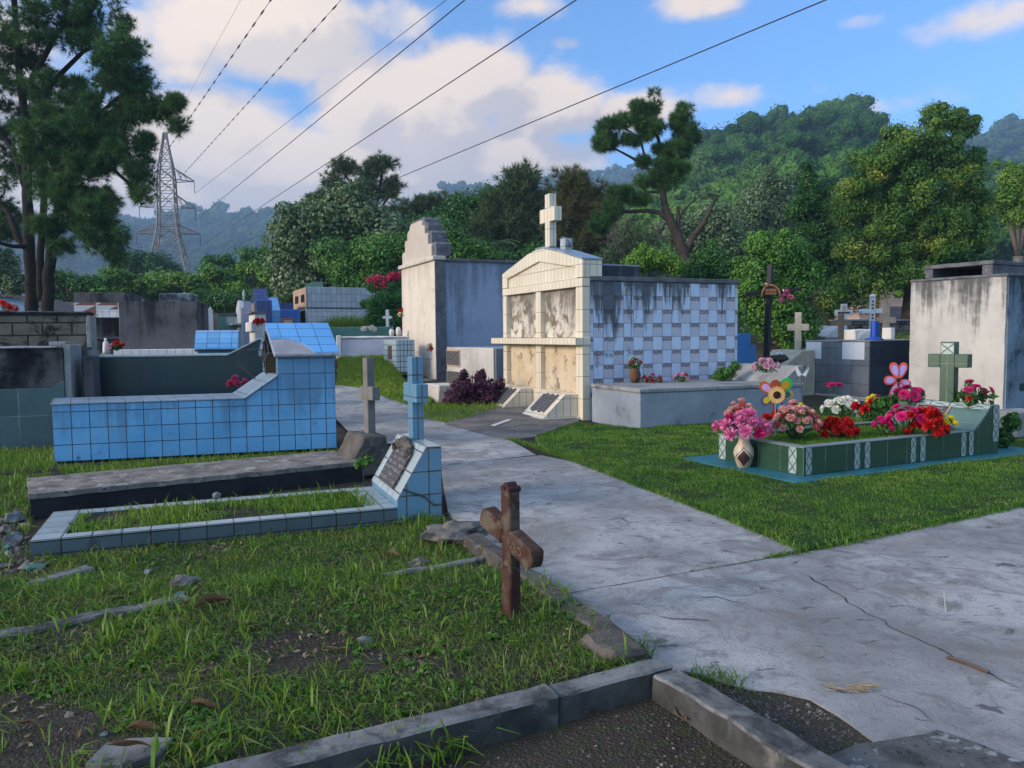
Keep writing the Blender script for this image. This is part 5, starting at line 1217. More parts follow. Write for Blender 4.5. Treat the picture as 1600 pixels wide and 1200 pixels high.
# ------------------------------------------------------------------ flowers
def petal_mesh(kind_, seed):
    """One flower head, unit radius, facing +Z; returns verts, faces lists."""
    rnd = random.Random(seed); v = []; f = []
    def petal(az, el, L, w, cup, r0=.0):
        d = Vector((math.cos(az) * math.cos(el), math.sin(az) * math.cos(el), math.sin(el)))
        s = Vector((-math.sin(az), math.cos(az), 0)); u = s.cross(d) * -1
        if u.z < 0: u = -u
        i = len(v)
        b = d * r0
        pts = [b - s * w * .25, b + s * w * .25, b + d * L * .6 + s * w * .5 - u * cup * .3, b + d * L * .6 - s * w * .5 - u * cup * .3, b + d * L + s * w * .28 + u * cup, b + d * L - s * w * .28 + u * cup]
        v.extend(tuple(p) for p in pts); f.append((i, i + 1, i + 2, i + 3)); f.append((i + 3, i + 2, i + 4, i + 5))
    if kind_ == 'mum':
        for k in range(70):
            el = math.asin(rnd.uniform(-.25, 1)); petal(rnd.uniform(0, 6.28), el, rnd.uniform(.85, 1.05), .26, .06)
    elif kind_ == 'rose':
        for ring, (n, el, L, w) in enumerate(((6, .15, 1.0, .9), (6, .6, .85, .8), (5, 1.0, .7, .6), (4, 1.3, .62, .45))):
            for k in range(n): petal(6.28 * (k + .5 * ring) / n + rnd.uniform(-.2, .2), el + rnd.uniform(-.1, .1), L, w, .22)
    elif kind_ == 'carnation':
        for k in range(60): petal(rnd.uniform(0, 6.28), rnd.uniform(-.1, 1.5), rnd.uniform(.75, 1.05), .42, rnd.uniform(-.15, .2))
    elif kind_ == 'zinnia':
        for ring, (n, el, L) in enumerate(((14, .05, 1.0), (12, .35, .85), (9, .7, .62), (6, 1.1, .45))):
            for k in range(n): petal(6.28 * (k + .5 * ring) / n, el, L, .40, .05)
    elif kind_ == 'lily':
        for k in range(6): petal(6.28 * k / 6, .35, 1.1, .5, -.15)
        for k in range(5): petal(6.28 * k / 5, 1.1, .5, .12, 0)
    return v, f
FM = {}
def flower_mesh(kind_, matname, cols):
    key = (kind_, matname)
    if key in FM: return FM[key]
    v, f = petal_mesh(kind_, len(FM)); me = bpy.data.meshes.new('blossom'); me.from_pydata(v, [], f)
    me.materials.append(leaf_mat(matname, cols, .6, .25, 3)); FM[key] = me; return me
PINK = ((.62, .05, .25), (.72, .18, .42), (.70, .38, .52)); HOT = ((.50, .01, .12), (.65, .02, .20)); RED = ((.42, .006, .006), (.55, .012, .01), (.48, .01, .006))
YEL = ((.75, .55, .01), (.80, .68, .05)); WHT = ((.70, .64, .60), (.75, .72, .70), (.62, .68, .74)); ROSE = ((.55, .10, .15), (.65, .30, .30), (.70, .55, .45)); LIL = ((.60, .22, .38), (.65, .45, .55))
FOL = ((.02, .07, .015), (.05, .14, .03), (.09, .20, .05))
def leaves_np(C_, rad, n, L, w, up=.3, seed=0, flat=1.0, outward=.6, Lk=None, shell=None):
    """n leaf quads spread round centres C_ (k,3) with radii rad; returns verts, faces."""
    r = np.random.default_rng(seed); k = len(C_)
    idx = r.integers(0, k, n); u = r.normal(size=(n, 3)); u /= np.linalg.norm(u, axis=1, keepdims=True)
    rr = r.random(n) ** (1 / 2.2) if shell is None else shell + (1 - shell) * r.random(n) ** 1.5
    rad_ = np.asarray(rad, float); rad_ = rad_[idx] if rad_.ndim == 2 else np.repeat(rad_[idx][:, None] if rad_.ndim == 1 else rad_, 3, 1) if rad_.ndim else np.full((n, 3), float(rad))
    leaves_np.idx = idx
    p = C_[idx] + u * rr[:, None] * rad_ * np.array([1, 1, flat])
    nrm = u * outward + r.normal(size=(n, 3)) * .55 + np.array([0, 0, up]); nrm /= np.linalg.norm(nrm, axis=1, keepdims=True)
    a = np.cross(nrm, r.normal(size=(n, 3))); a /= np.linalg.norm(a, axis=1, keepdims=True); b = np.cross(nrm, a)
    s = r.uniform(.65, 1.25, n)[:, None]
    if Lk is not None: s = s * Lk[idx][:, None]
    Lh, wh = L * s * .5, w * s * .5
    V = np.stack([p - a * Lh, p + b * wh + nrm * wh * .25, p + a * Lh, p - b * wh + nrm * wh * .25], 1).reshape(-1, 3)
    F = np.arange(n * 4).reshape(n, 4); return V, F

def bouquet(name, label, loc, heads, stem_h, spread, fol=40, vase=None, scale=1.0, dome=.5, seed=0, leafL=.06, tilt=(0, 0), group=None):
    """heads: list of (kind, matname, cols, count, radius)."""
    rnd = random.Random(seed); T = thing(name, label, 'flowers', loc, rnd.uniform(0, 6.28), group)
    pts = []
    for kind_, mn, cols, cnt, r in heads:
        for _ in range(cnt):
            for tr in range(40):
                a = rnd.uniform(0, 6.28); rr = math.sqrt(rnd.random()) * spread
                z = stem_h + dome * spread * (1 - (rr / spread) ** 2) + rnd.uniform(-.25, .1) * spread
                p = Vector((rr * math.cos(a), rr * math.sin(a), z))
                if all((p - q).length > (r + r2) * .72 for q, r2 in pts) or tr == 39: break
            pts.append((p, r))
            o = bpy.data.objects.new('blossom', flower_mesh(kind_, mn, cols)); COL.objects.link(o); o.parent = T
            d = (p - Vector((0, 0, stem_h * .3))).normalized() + Vector((rnd.uniform(-.25, .25), rnd.uniform(-.25, .25), 0))
            o.location = p; o.rotation_mode = 'QUATERNION'; o.rotation_quaternion = d.to_track_quat('Z', 'Y'); o.scale = (r * rnd.uniform(.85, 1.15),) * 3
    st = MB()
    for p, r in pts: st.tube([(p.x * .12, p.y * .12, 0), (p.x * .5, p.y * .5, p.z * .55), tuple(p)], .005, 4, cap=False)
    st.build('stems', plain('green_stem', (.03, .10, .02), .7), T)
    Cn = np.array([[p.x * .8, p.y * .8, max(.03, p.z * rnd.uniform(.35, .85))] for p, r in pts]); V, F = leaves_np(Cn, np.full(len(Cn), spread * .4), fol, leafL, leafL * .5, .2, seed)
    V[:, 2] = np.maximum(V[:, 2], .004)
    np_mesh('foliage', V, F, leaf_mat('bouquet_leaf', FOL, .5, .25, 4), T)
    return T
gp, gyaw, gW, gL = GG
def gpt(px, py, z):
    p = on_z(px, py, z); return Vector((p.x, p.y, z))
zt = ZS + zk_g - .05   # turf inside the green grave
# the vase and its pink flowers
vp = on_z(1162, 731, .06); hv = zat(vp, 676) - .06
Tv = thing('flower_vase', 'cream pottery vase with dark brown diamond patches before the green grave', 'vase', (vp.x, vp.y, .06))
def vase_mat():
    N = NT('painted_pottery'); o = N.obj(); sep = N.n('ShaderNodeSeparateXYZ'); N.put(sep.inputs[0], o)
    an = N.m('DIVIDE', N.m('ARCTAN2', sep.outputs[1], sep.outputs[0]), 6.2832); z = N.m('DIVIDE', sep.outputs[2], hv)
    fa = N.m('SUBTRACT', N.m('FRACT', N.m('MULTIPLY', N.m('ADD', an, .13), 3.0)), .5); dz = N.m('MULTIPLY', N.m('SUBTRACT', z, .30), 1.5)
    d = N.m('ADD', N.m('ABSOLUTE', fa), N.m('ABSOLUTE', dz))
    c = N.mix(N.m('LESS_THAN', d, .36), (.56, .44, .31), (.045, .02, .018)); c = N.mix(N.m('LESS_THAN', N.m('ABSOLUTE', N.m('SUBTRACT', d, .47)), .03), c, (.10, .05, .04))
    N.bsdf(N.mix(.4, c, N.mix(N.noise(o, 20, 3), (.6, .6, .6), (1, 1, 1)), 'MULTIPLY'), .4, .5); return N.mat
MB().lathe([(.055, 0), (.07, .01), (.105, hv * .28), (.118, hv * .42), (.105, hv * .56), (.062, hv * .74), (.055, hv * .84), (.075, hv), (.06, hv - .01), (.045, hv * .82)], 24).build('body', vase_mat(), Tv, smooth=True)
bouquet('pink_bouquet', 'big bunch of pink chrysanthemums standing in the cream vase', (vp.x, vp.y, .06 + hv - .03), [('mum', 'pink_mum', PINK, 14, .088), ('mum', 'hot_pink_mum', HOT, 5, .07)], .08, .30, 60, seed=3, dome=.5)
def gb(px, py, *a, **k):
    p = gpt(px, py, zt); return bouquet(*a[:2], (p.x, p.y, zt), *a[2:], **k)
gb(1158, 668, 'rose_bouquet', 'bunch of pale red roses at the left corner behind the vase', [('rose', 'dusty_rose', ROSE, 22, .05), ('rose', 'dark_rose2', ((.42, .03, .06), (.55, .12, .15)), 6, .045)], .20, .19, 40, seed=5, dome=.8)
gb(1243, 688, 'rose_bouquet', 'large bunch of dusty pink roses right of the sunflower pinwheel', [('rose', 'dusty_rose', ROSE, 30, .052), ('rose', 'dark_rose2', ((.42, .03, .06), (.55, .12, .15)), 10, .05), ('rose', 'yellow_rose', YEL, 1, .045), ('rose', 'lilac_rose', LIL, 6, .05)], .22, .27, 70, seed=7, dome=.75)
gb(1214, 680, 'carnation_bunch', 'few red carnations half hidden between the two pink bunches', [('carnation', 'red_carnation', RED, 5, .07)], .20, .16, 30, seed=8)
gb(1315, 652, 'white_bouquet', 'bunch of white roses and lilies inside the green grave', [('rose', 'white_rose', WHT, 15, .075), ('lily', 'white_lily', WHT, 6, .09)], .16, .27, 70, seed=9, dome=.4)
gb(1303, 640, 'pink_zinnias', 'two hot pink zinnias rising behind the white bouquet', [('zinnia', 'hot_zinnia', HOT, 3, .085)], .40, .10, 20, seed=10)
gb(1310, 684, 'carnation_bunch', 'mound of red carnations low in front of the white bouquet', [('carnation', 'red_carnation', RED, 22, .075)], .08, .19, 30, seed=11, dome=.75)
gb(1352, 660, 'carnation_bunch', 'red carnations just right of the white bouquet', [('carnation', 'red_carnation', RED, 9, .08)], .18, .13, 30, seed=12, dome=.8)
gb(1366, 655, 'yellow_roses', 'small yellow rosebuds behind the red and pink bunches', [('rose', 'yellow_rose', YEL, 7, .05), ('rose', 'hot_rose', HOT, 1, .05)], .25, .11, 30, seed=13, dome=.8)
gb(1380, 682, 'pink_zinnias', 'small bunch of hot pink roses near the kerb centre', [('rose', 'hot_rose', HOT, 9, .05)], .13, .11, 30, seed=14, dome=1.0)
gb(1414, 682, 'pink_zinnias', 'bunch of hot pink zinnias before the headstone slope', [('zinnia', 'hot_zinnia', HOT, 17, .066), ('carnation', 'red_carnation', RED, 3, .06)], .22, .24, 70, seed=15, dome=.6)
gb(1449, 684, 'carnation_bunch', 'tall mound of red carnations before the headstone slope', [('carnation', 'red_carnation', RED, 24, .075)], .10, .19, 30, seed=16, dome=1.15)
gb(1473, 683, 'yellow_roses', 'bright yellow rosebuds at the right end of the flower row', [('rose', 'yellow_rose', YEL, 9, .052)], .15, .15, 40, seed=17, dome=.8)
hp_ = gp + vec(gyaw) * (gL - .15)
q = at_y(1516, 634, (gp + vec(gyaw) * (gL - .12) + vec(gyaw + math.pi / 2) * .45).y); 
bouquet('potted_zinnias', 'leafy bunch of red and pink flowers right of the green cross', (q.x, q.y, q.z), [('zinnia', 'hot_zinnia', HOT, 5, .065), ('carnation', 'red_carnation', RED, 2, .055)], .16, .26, 220, seed=18, dome=.5, leafL=.10)
q = at_y(1420, 628, (gp + vec(gyaw) * (gL - .12) + vec(gyaw + math.pi / 2) * (gW - .25)).y)
bouquet('potted_zinnias', 'dark pink zinnias behind the pink pinwheel', (q.x, q.y, q.z), [('zinnia', 'hot_zinnia', HOT, 6, .085)], .12, .20, 120, seed=19, dome=.5, leafL=.12)

# pinwheels
def pinwheel(name, label, px, py, y, zb, r, petals, inner, centre, stick_m):
    c = at_y(px, py, y); T = thing(name, label, 'pinwheel', (c.x, c.y, zb), 0)
    MB().tube([(0, .02, -.02), (0, .02, c.z - zb)], .008, 6).build('stick', stick_m, T)
    n = len(petals)
    for k, (col, ang, L, w, off) in enumerate(petals):
        mb = MB(); n2 = 18
        ol = [(L * .5 + L * .5 * math.cos(t), w * .5 * math.sin(t) * (1.0 + .25 * math.cos(t))) for t in np.linspace(0, 2 * math.pi, n2, endpoint=False)]
        ca, sa_ = math.cos(ang), math.sin(ang)
        f3 = lambda x, y_, d: (x * ca - y_ * sa_, d + .05 * y_, x * sa_ + y_ * ca + c.z - zb)
        mb.quad([f3(x + r * .12, y_, off) for x, y_ in ol]); mb.quad([f3(x + r * .12, y_, off + .004) for x, y_ in reversed(ol)])
        for j in range(n2):
            j2 = (j + 1) % n2; mb.quad([f3(ol[j][0] + r * .12, ol[j][1], off), f3(ol[j][0] + r * .12, ol[j][1], off + .004), f3(ol[j2][0] + r * .12, ol[j2][1], off + .004), f3(ol[j2][0] + r * .12, ol[j2][1], off)])
        po = mb.build('petal', plain('cloth_%d_%d_%d' % tuple(int(x * 99) for x in col), col, .7, .2, .15), T)
        ic = inner[k] if isinstance(inner, list) else inner
        if ic:
            mb = MB(); mb.quad([f3((x - L / 2) * .66 + L * .5 + r * .12, y_ * .66, off - .004) for x, y_ in ol]); mb.build('petal_inset', plain('cloth_%d_%d_%d' % tuple(int(x * 99) for x in ic), ic, .7, .2, .1), po)
    hub = MB()
    if centre:
        for k in range(20):
            a = 6.28 * k / 20; hub.quad([(r * .12 * math.cos(a - .22), -.014, r * .12 * math.sin(a - .2)), (r * .40 * math.cos(a - .12), -.016, r * .40 * math.sin(a - .12)), (r * .46 * math.cos(a), -.016, r * .46 * math.sin(a)), (r * .40 * math.cos(a + .12), -.016, r * .40 * math.sin(a + .12)), (r * .12 * math.cos(a + .2), -.014, r * .12 * math.sin(a + .2))])
        h_ = hub.build('ray_florets', plain('cloth_apricot', (.80, .48, .17), .7), T); h_.location.z = c.z - zb
    h2 = MB().blob((0, -.02, c.z - zb), r * (.2 if centre else .07), .012, r * (.2 if centre else .07), 0, 2).build('hub', m_blackwood if not centre else plain('seed_brown', (.03, .012, .008), .9), T)
    return T
yA = on_z(1212, 690, zt).y + .25; rA = 31 * yA / 1220
pc = [((.30, .06, .02), 1.62, .9, .62), ((.01, .36, .09), .80, 1.35, .72), ((.42, .22, .01), .02, 1.05, .55), ((.30, .05, .03), -1.35, 1.0, .7), ((.10, .06, .16), -2.6, 1.0, .62), ((.45, .10, .01), 2.5, 1.2, .65)]
ins = [None, (.38, .21, .01), (.01, .12, .12), (.02, .30, .50), (.46, .42, .02), (.48, .30, .55)]
pinwheel('flower_pinwheel', 'multicoloured flower pinwheel with sunflower centre on the green grave', 1213, 617, yA, zt - .03, rA, [(c_, a, L * rA * .72, w * rA * .8, .012 + .004 * k) for k, (c_, a, L, w) in enumerate(pc)], ins, True, plain('grey_stick', (.2, .2, .2), .6))
yB = on_z(1408, 660, zt).y + .35; rB = 25.5 * yB / 1220
cc = (.72, .12, .10); lv_ = (.42, .36, .72)
pinwheel('pink_pinwheel', 'coral pink pinwheel with lilac petal centres beside the green cross', 1405, 594, yB, zt - .03, rB, [(cc, a, L * rB, w * rB, .01 + .003 * k) for k, (a, L, w) in enumerate(((1.95, 1.05, .55), (1.25, 1.02, .52), (3.15, .78, .55), (-.35, .72, .42), (-1.95, 1.05, .42), (-1.1, 1.0, .34)))], lv_, False, m_blackwood)
# white butterfly
q = at_y(1253, 584, conct[0].y + .9); T = thing('butterfly', 'white ornamental butterfly on a stick above the concrete tomb end', 'ornament', (q.x, q.y, q.z))
for s in (-1, 1):
    MB().quad([(0, 0, -.02), (s * .10, -.02, .14), (s * .13, 0, .10), (s * .07, .0, -.05)]).build('wing', m_whiteplate, T)
MB().tube([(0, .01, .02), (0, .01, -.62)], .006, 5).build('stick', m_iron, T)
# flowers on the concrete tomb
cp, cyaw, cW, cL, cz1, czh = conct
def ct(px, py): p = on_z(px, py, cz1); return (p.x, p.y, cz1)
p = ct(992, 598); Tp = thing('clay_pot', 'brown clay pot at the left end of the concrete tomb top', 'pot', p)
hpot = zat(Vector(p), 575) - cz1
MB().lathe([(.07, 0), (.10, hpot * .3), (.115, hpot * .55), (.085, hpot * .85), (.095, hpot), (.07, hpot - .01)], 18).build('body', plain('brown_clay', (.14, .065, .03), .7, .3, .35), Tp, smooth=True)
bouquet('pot_flowers', 'small red and white flowers in the brown clay pot', (p[0], p[1], cz1 + hpot - .02), [('rose', 'dark_rose', ((.30, .02, .04), (.45, .05, .08)), 5, .04), ('rose', 'cream_bud', ((.6, .5, .4), (.5, .55, .4)), 9, .028)], .10, .17, 110, seed=21, dome=.7, leafL=.07)
bouquet('laid_flowers', 'dark red roses lying beside the clay pot', ct(1018, 598), [('rose', 'dark_rose', ((.30, .02, .04), (.45, .05, .08)), 8, .05), ('rose', 'dusty_rose', ROSE, 3, .04)], .06, .20, 60, seed=22, dome=.3)
bouquet('laid_flowers', 'pale pink roses lying at the foot of the chequered wall', ct(1064, 597), [('rose', 'lilac_rose', LIL, 7, .05), ('rose', 'dark_rose', HOT, 2, .045)], .08, .14, 50, seed=23, dome=.7)
q = cp + vec(cyaw) * (cL - .12) + vec(cyaw + math.pi / 2) * (cW * .5); bouquet('laid_flowers', 'pink and white roses lying on the sloped headrest', (on_z(1197, 580, czh - .03).x, on_z(1197, 580, czh - .03).y, czh - .05), [('rose', 'lilac_rose', LIL, 12, .07)], .07, .22, 70, seed=24, dome=.6)
# black cross flowers, mausoleum wall bunches, blue tomb posy, cinder tomb flowers
P = bpy.data.objects['black_cross'].location
q = at_y(1230, 470, P.y - .16); T = bouquet('hanging_flowers', 'pink cloth flowers hanging from the right arm of the black cross', (q.x, q.y, q.z - .15), [('carnation', 'pink_cloth', ((.62, .10, .28), (.70, .25, .42)), 9, .075)], .15, .11, 12, seed=25, dome=1.6)
q = at_y(1195, 451, P.y - .16); bouquet('cross_bud', 'single pale pink bud left of the black cross post', (q.x, q.y, q.z), [('rose', 'lilac_rose', LIL, 1, .05)], .06, .05, 8, seed=26)
q = at_y(1220, 456, P.y - .16); bouquet('cross_bud', 'white bud on the right of the black cross name board', (q.x, q.y, q.z), [('rose', 'white_rose', WHT, 2, .04)], .03, .05, 8, seed=27)
mp, myaw, mW, mL = maus
for px, py, lab, sd in ((629, 487, 'upper red and white wall bunch at the left of the mausoleum', 31), (630, 540, 'lower red and white wall bunch at the left of the mausoleum', 32), (674, 543, 'red and white wall bunch beside the small white plaque', 33)):
    f_ = (px - 682) / (630 - 682); q = mp + vec(myaw + math.pi / 2) * (mW * f_) - vec(myaw) * .22; q = at_y(px, py, q.y)
    bouquet('wall_flowers', lab, (q.x, q.y, q.z - .12), [('carnation', 'red_carnation', RED, 3, .075), ('carnation', 'cream_bud2', ((.6, .52, .4), (.66, .6, .5)), 3, .085)], .05, .13, 25, seed=sd, dome=1.0)
bp_, byaw, bL, bz0, bx1 = BT
q = on_z(371, 606, bz0 + .03); bouquet('posy', 'small bunch of dark pink flowers lying on the blue tomb', (q.x, q.y, bz0 + .028), [('carnation', 'magenta_carn', ((.35, .02, .12), (.5, .06, .2)), 5, .07)], .06, .12, 40, seed=34, dome=.9, leafL=.09)
q = at_y(6, 487, 13.9); bouquet('posy', 'red flowers on top of the block tomb at the left edge', (q.x, q.y, q.z), [('carnation', 'red_bright', ((.6, .04, .02), (.7, .08, .05)), 5, .08), ('rose', 'lilac_rose', LIL, 2, .06)], .06, .16, 20, seed=35, dome=.8)
q = at_y(576, 516, 26.6); bouquet('posy', 'white flowers laid on the long sea green grave', (q.x, q.y, q.z), [('carnation', 'white_rose', WHT, 7, .10)], .02, .25, 20, seed=36, dome=.4)
q = at_y(404, 510, 21.7); bouquet('posy', 'dark red flowers behind the white niche pillar', (q.x, q.y, q.z), [('carnation', 'red_carnation', RED, 4, .11)], .05, .12, 10, seed=37, dome=1.6)
q = at_y(182, 548, 18.3); bouquet('posy', 'red and lilac flowers beside the white statuette', (q.x, q.y, q.z), [('carnation', 'red_carnation', RED, 2, .09), ('carnation', 'lilac_rose', LIL, 2, .09)], .12, .12, 60, seed=38, dome=.8, leafL=.14)
LEAFK = 1.5
LSC = .63
# ------------------------------------------------------------------ trees
m_bark = surf('bark', (.085, .065, .05), (.05, .04, .033), .95, .1, 6, stain=((.15, .12, .10), 9, .58, .7), bump=.03)
m_barkd = surf('dark_bark', (.035, .028, .024), (.022, .018, .016), .95, .1, 6, bump=.03)
m_barkl = surf('pale_bark', (.24, .20, .16), (.16, .135, .11), .95, .1, 5, bump=.03)
def ell(e, D):
    px, py, rx, ry = e[:4]; dd = e[4] if len(e) > 4 else 0.0
    c = at_y(px, py, D + dd); s = (D + dd) / FPX
    return np.array([c.x, c.y, c.z]), np.array([rx * s, (rx + ry) * .5 * s, ry * s])
def clumps(es, D, per, rc, seed, shell=.55):
    r = np.random.default_rng(seed); out = []; vol = []
    E = [ell(e, D) for e in es]
    tot = sum(float(R_[0] * R_[2]) for _, R_ in E)
    for c, R_ in E:
        n = max(3, int(per * float(R_[0] * R_[2]) / tot))
        u = r.normal(size=(n, 3)); u /= np.linalg.norm(u, axis=1, keepdims=True)
        rr = shell + (1 - shell) * r.random(n) ** .6
        out.append(c + u * rr[:, None] * np.maximum(R_ - rc * .6, R_ * .35))
    return np.concatenate(out), E
def tree(name, label, D, base, es, mat, nclump=60, rc=.8, nleaf=9000, L=.22, w=.12, bark=None, tr=.22, seed=1, limbs=True, group=None, up=.35, cat='tree', fill=.18, lean=None):
    bark = bark or m_bark
    b = at_y(base[0], base[1], D); zb = base_z(b.x, b.y) - .1
    T = thing(name, label, cat, (b.x, b.y, zb), 0, group)
    L, w, nleaf = L * LSC, w * LSC, int(nleaf * 2.3)
    Cl, E = clumps(es, D, nclump, rc, seed)
    r = np.random.default_rng(seed + 100)
    rad = rc * r.uniform(.65, 1.25, len(Cl))
    no = max(3, len(Cl) // 9); oi = r.integers(0, len(Cl), no); ce_ = np.array([e[0] for e in E]).mean(0)
    dv = Cl[oi] - ce_; dv /= np.linalg.norm(dv, axis=1, keepdims=True) + 1e-6
    Cl = np.concatenate([Cl, Cl[oi] + dv * rc * r.uniform(.5, 1.1, no)[:, None]]); rad = np.concatenate([rad, rc * r.uniform(.3, .55, no)])
    tc = np.clip(r.normal(.5, .3, len(Cl)), 0, 1)
    V, F = leaves_np(Cl, rad, int(nleaf * (1 - fill)), L, w, up, seed, .85, 1.1)
    tv = np.repeat(tc[leaves_np.idx], 4)
    Ce = np.array([e[0] for e in E]); Re = np.array([e[1] for e in E]) * .8
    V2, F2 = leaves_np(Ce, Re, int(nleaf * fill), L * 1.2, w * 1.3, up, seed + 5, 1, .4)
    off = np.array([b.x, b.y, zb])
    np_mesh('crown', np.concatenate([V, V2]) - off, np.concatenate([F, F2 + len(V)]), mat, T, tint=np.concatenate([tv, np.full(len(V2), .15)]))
    mb = MB(); cen = Vector(Ce.mean(0)) - Vector(off)
    h = max(.5, cen.z * .55)
    mid = Vector((cen.x * .3, cen.y * .3, h)); mb.tube([(0, 0, -.2), mid * .5 + Vector((tr * .2, 0, 0)), mid], [tr * 1.25, tr, tr * .8], 8)
    if limbs:
        for c in Ce:
            e = Vector(c) - Vector(off)
            mb.tube([mid, mid.lerp(e, .5) + Vector((0, 0, -.05 * e.length * .3)), e], [tr * .55, tr * .35, tr * .12], 6)
        for k in r.integers(0, len(Cl), min(40, len(Cl))):
            p = Vector(Cl[k]) - Vector(off); q = min((Vector(c) - Vector(off) for c in Ce), key=lambda x: (x - p).length)
            mb.tube([q, q.lerp(p, .5) + Vector((0, 0, -.05)), p], [tr * .14, tr * .09, tr * .04], 4)
    mb.build('trunk', bark, T, smooth=True); return T
def needles(P_, Dr, n, L, w, seed, spread=.75, droop=.12):
    r = np.random.default_rng(seed); k = len(P_)
    p = np.repeat(P_, n, 0); d = np.repeat(Dr, n, 0) + r.normal(size=(k * n, 3)) * spread
    d[:, 2] -= droop * 0; d /= np.linalg.norm(d, axis=1, keepdims=True)
    s = np.cross(d, r.normal(size=d.shape)); s /= np.linalg.norm(s, axis=1, keepdims=True)
    Ln = L * r.uniform(.6, 1.15, k * n)[:, None]
    tip = p + d * Ln; tip[:, 2] -= droop * Ln[:, 0]
    V = np.stack([p - s * w * .5, p + s * w * .5, tip], 1).reshape(-1, 3); return V, np.arange(len(V)).reshape(-1, 3)
def pine(name, label, D, base, limbs, es, mat, ntuft=2500, nn=18, L=.3, w=.016, bark=None, seed=1, rc=.7, ncl=50, spread=.75, droop=.12, twig=.03, es_k=1.0):
    """limbs: list of polylines [(px,py,r,dd)], all relative to depth D."""
    bark = bark or m_barkd; es = [(e[0], e[1], e[2] * es_k, e[3] * es_k, *e[4:]) for e in es]
    b = at_y(base[0], base[1], D); zb = base_z(b.x, b.y) - .2; off = Vector((b.x, b.y, zb)); offn = np.array(off)
    T = thing(name, label, 'tree', off, 0)
    mb = MB(); nodes = []
    for li, pl in enumerate(limbs):
        pts = []; rs = []
        for q in pl:
            p = at_y(q[0], q[1], D + (q[3] if len(q) > 3 else 0)) - off; pts.append(p); rs.append(q[2] * D / FPX)
        if li == 0: pts = [Vector((pts[0].x, pts[0].y, -.3))] + pts; rs = [rs[0] * 1.25] + rs
        fp, fr = [], []
        for a, b2, ra, rb in zip(pts, pts[1:], rs, rs[1:]):
            for j in range(4): fp.append(a.lerp(b2, j / 4) + Vector((random.uniform(-1, 1), random.uniform(-1, 1), 0)) * ra * .18); fr.append(ra + (rb - ra) * j / 4)
        fp.append(pts[-1]); fr.append(rs[-1]); mb.tube(fp, fr, 8)
        nodes += [(p, r_) for p, r_ in zip(fp[2:], fr[2:])]
    Cl, E = clumps(es, D, ncl, rc, seed, .35)
    r = np.random.default_rng(seed + 3); Cr = Cl - offn
    order = np.argsort([min((Vector(c) - p).length for p, _ in nodes) for c in Cr])
    for k in order:
        c = Vector(Cr[k]); p, r_ = min(nodes, key=lambda q: (q[0] - c).length + (0 if q[0].z < c.z + .5 else 1.0))
        m = p.lerp(c, .55) + Vector((r.uniform(-.1, .1), r.uniform(-.1, .1), -.10 * (c - p).length)); rr = min(r_ * .55, twig * (1 + (c - p).length * .25))
        mb.tube([p, p.lerp(m, .5) , m, c], [rr, rr * .8, rr * .6, rr * .3], 5)
        nodes.append((m, rr * .6)); nodes.append((c, rr * .35))
    mb.build('trunk', bark, T, smooth=True)
    idx = r.integers(0, len(Cl), ntuft); u = r.normal(size=(ntuft, 3)); u /= np.linalg.norm(u, axis=1, keepdims=True)
    rad = rc * r.uniform(.6, 1.3, len(Cl)); P_ = Cr[idx] + u * (r.random(ntuft) ** .5)[:, None] * rad[idx][:, None] * np.array([1, 1, .75])
    Dr = u * .8 + np.array([0, 0, .45])
    V, F = needles(P_, Dr, nn, L, w, seed + 9, spread, droop)
    np_mesh('crown', V, F, mat, T); return T

lm_pine = leaf_mat('pine_needle', ((.014, .042, .02), (.035, .085, .033), (.08, .14, .045)), .6, .15, .5)
lm_pine2 = leaf_mat('far_pine_needle', ((.022, .042, .022), (.045, .07, .032), (.075, .095, .045)), .6, .15, .5)
lm_dark = leaf_mat('dark_leaf', ((.012, .045, .012), (.025, .08, .016), (.05, .12, .022)), .45, .18, .5, attr=True)
lm_mango = leaf_mat('mango_leaf', ((.010, .038, .010), (.035, .09, .017), (.085, .15, .025), (.19, .20, .03)), .4, .18, .45, attr=True)
lm_mid = leaf_mat('mid_leaf', ((.014, .05, .011), (.045, .12, .02), (.10, .20, .032)), .45, .18, .6, attr=True)
lm_yel = leaf_mat('yellow_green_leaf', ((.035, .09, .012), (.085, .17, .022), (.16, .24, .03)), .45, .18, .35, attr=True)
lm_grey = leaf_mat('grey_green_leaf', ((.035, .065, .03), (.075, .115, .055), (.16, .20, .12)), .35, .18, .7, attr=True)
lm_purple = leaf_mat('purple_leaf', ((.025, .008, .022), (.06, .018, .05), (.10, .035, .075)), .45, .18, 1.5, attr=True)
lm_hedge = leaf_mat('hedge_leaf', ((.012, .055, .012), (.03, .10, .02), (.055, .15, .03)), .5, .18, 1, attr=True)
lm_brown = leaf_mat('rusty_needle', ((.04, .05, .025), (.07, .075, .035), (.10, .065, .04)), .6, .15, .5)

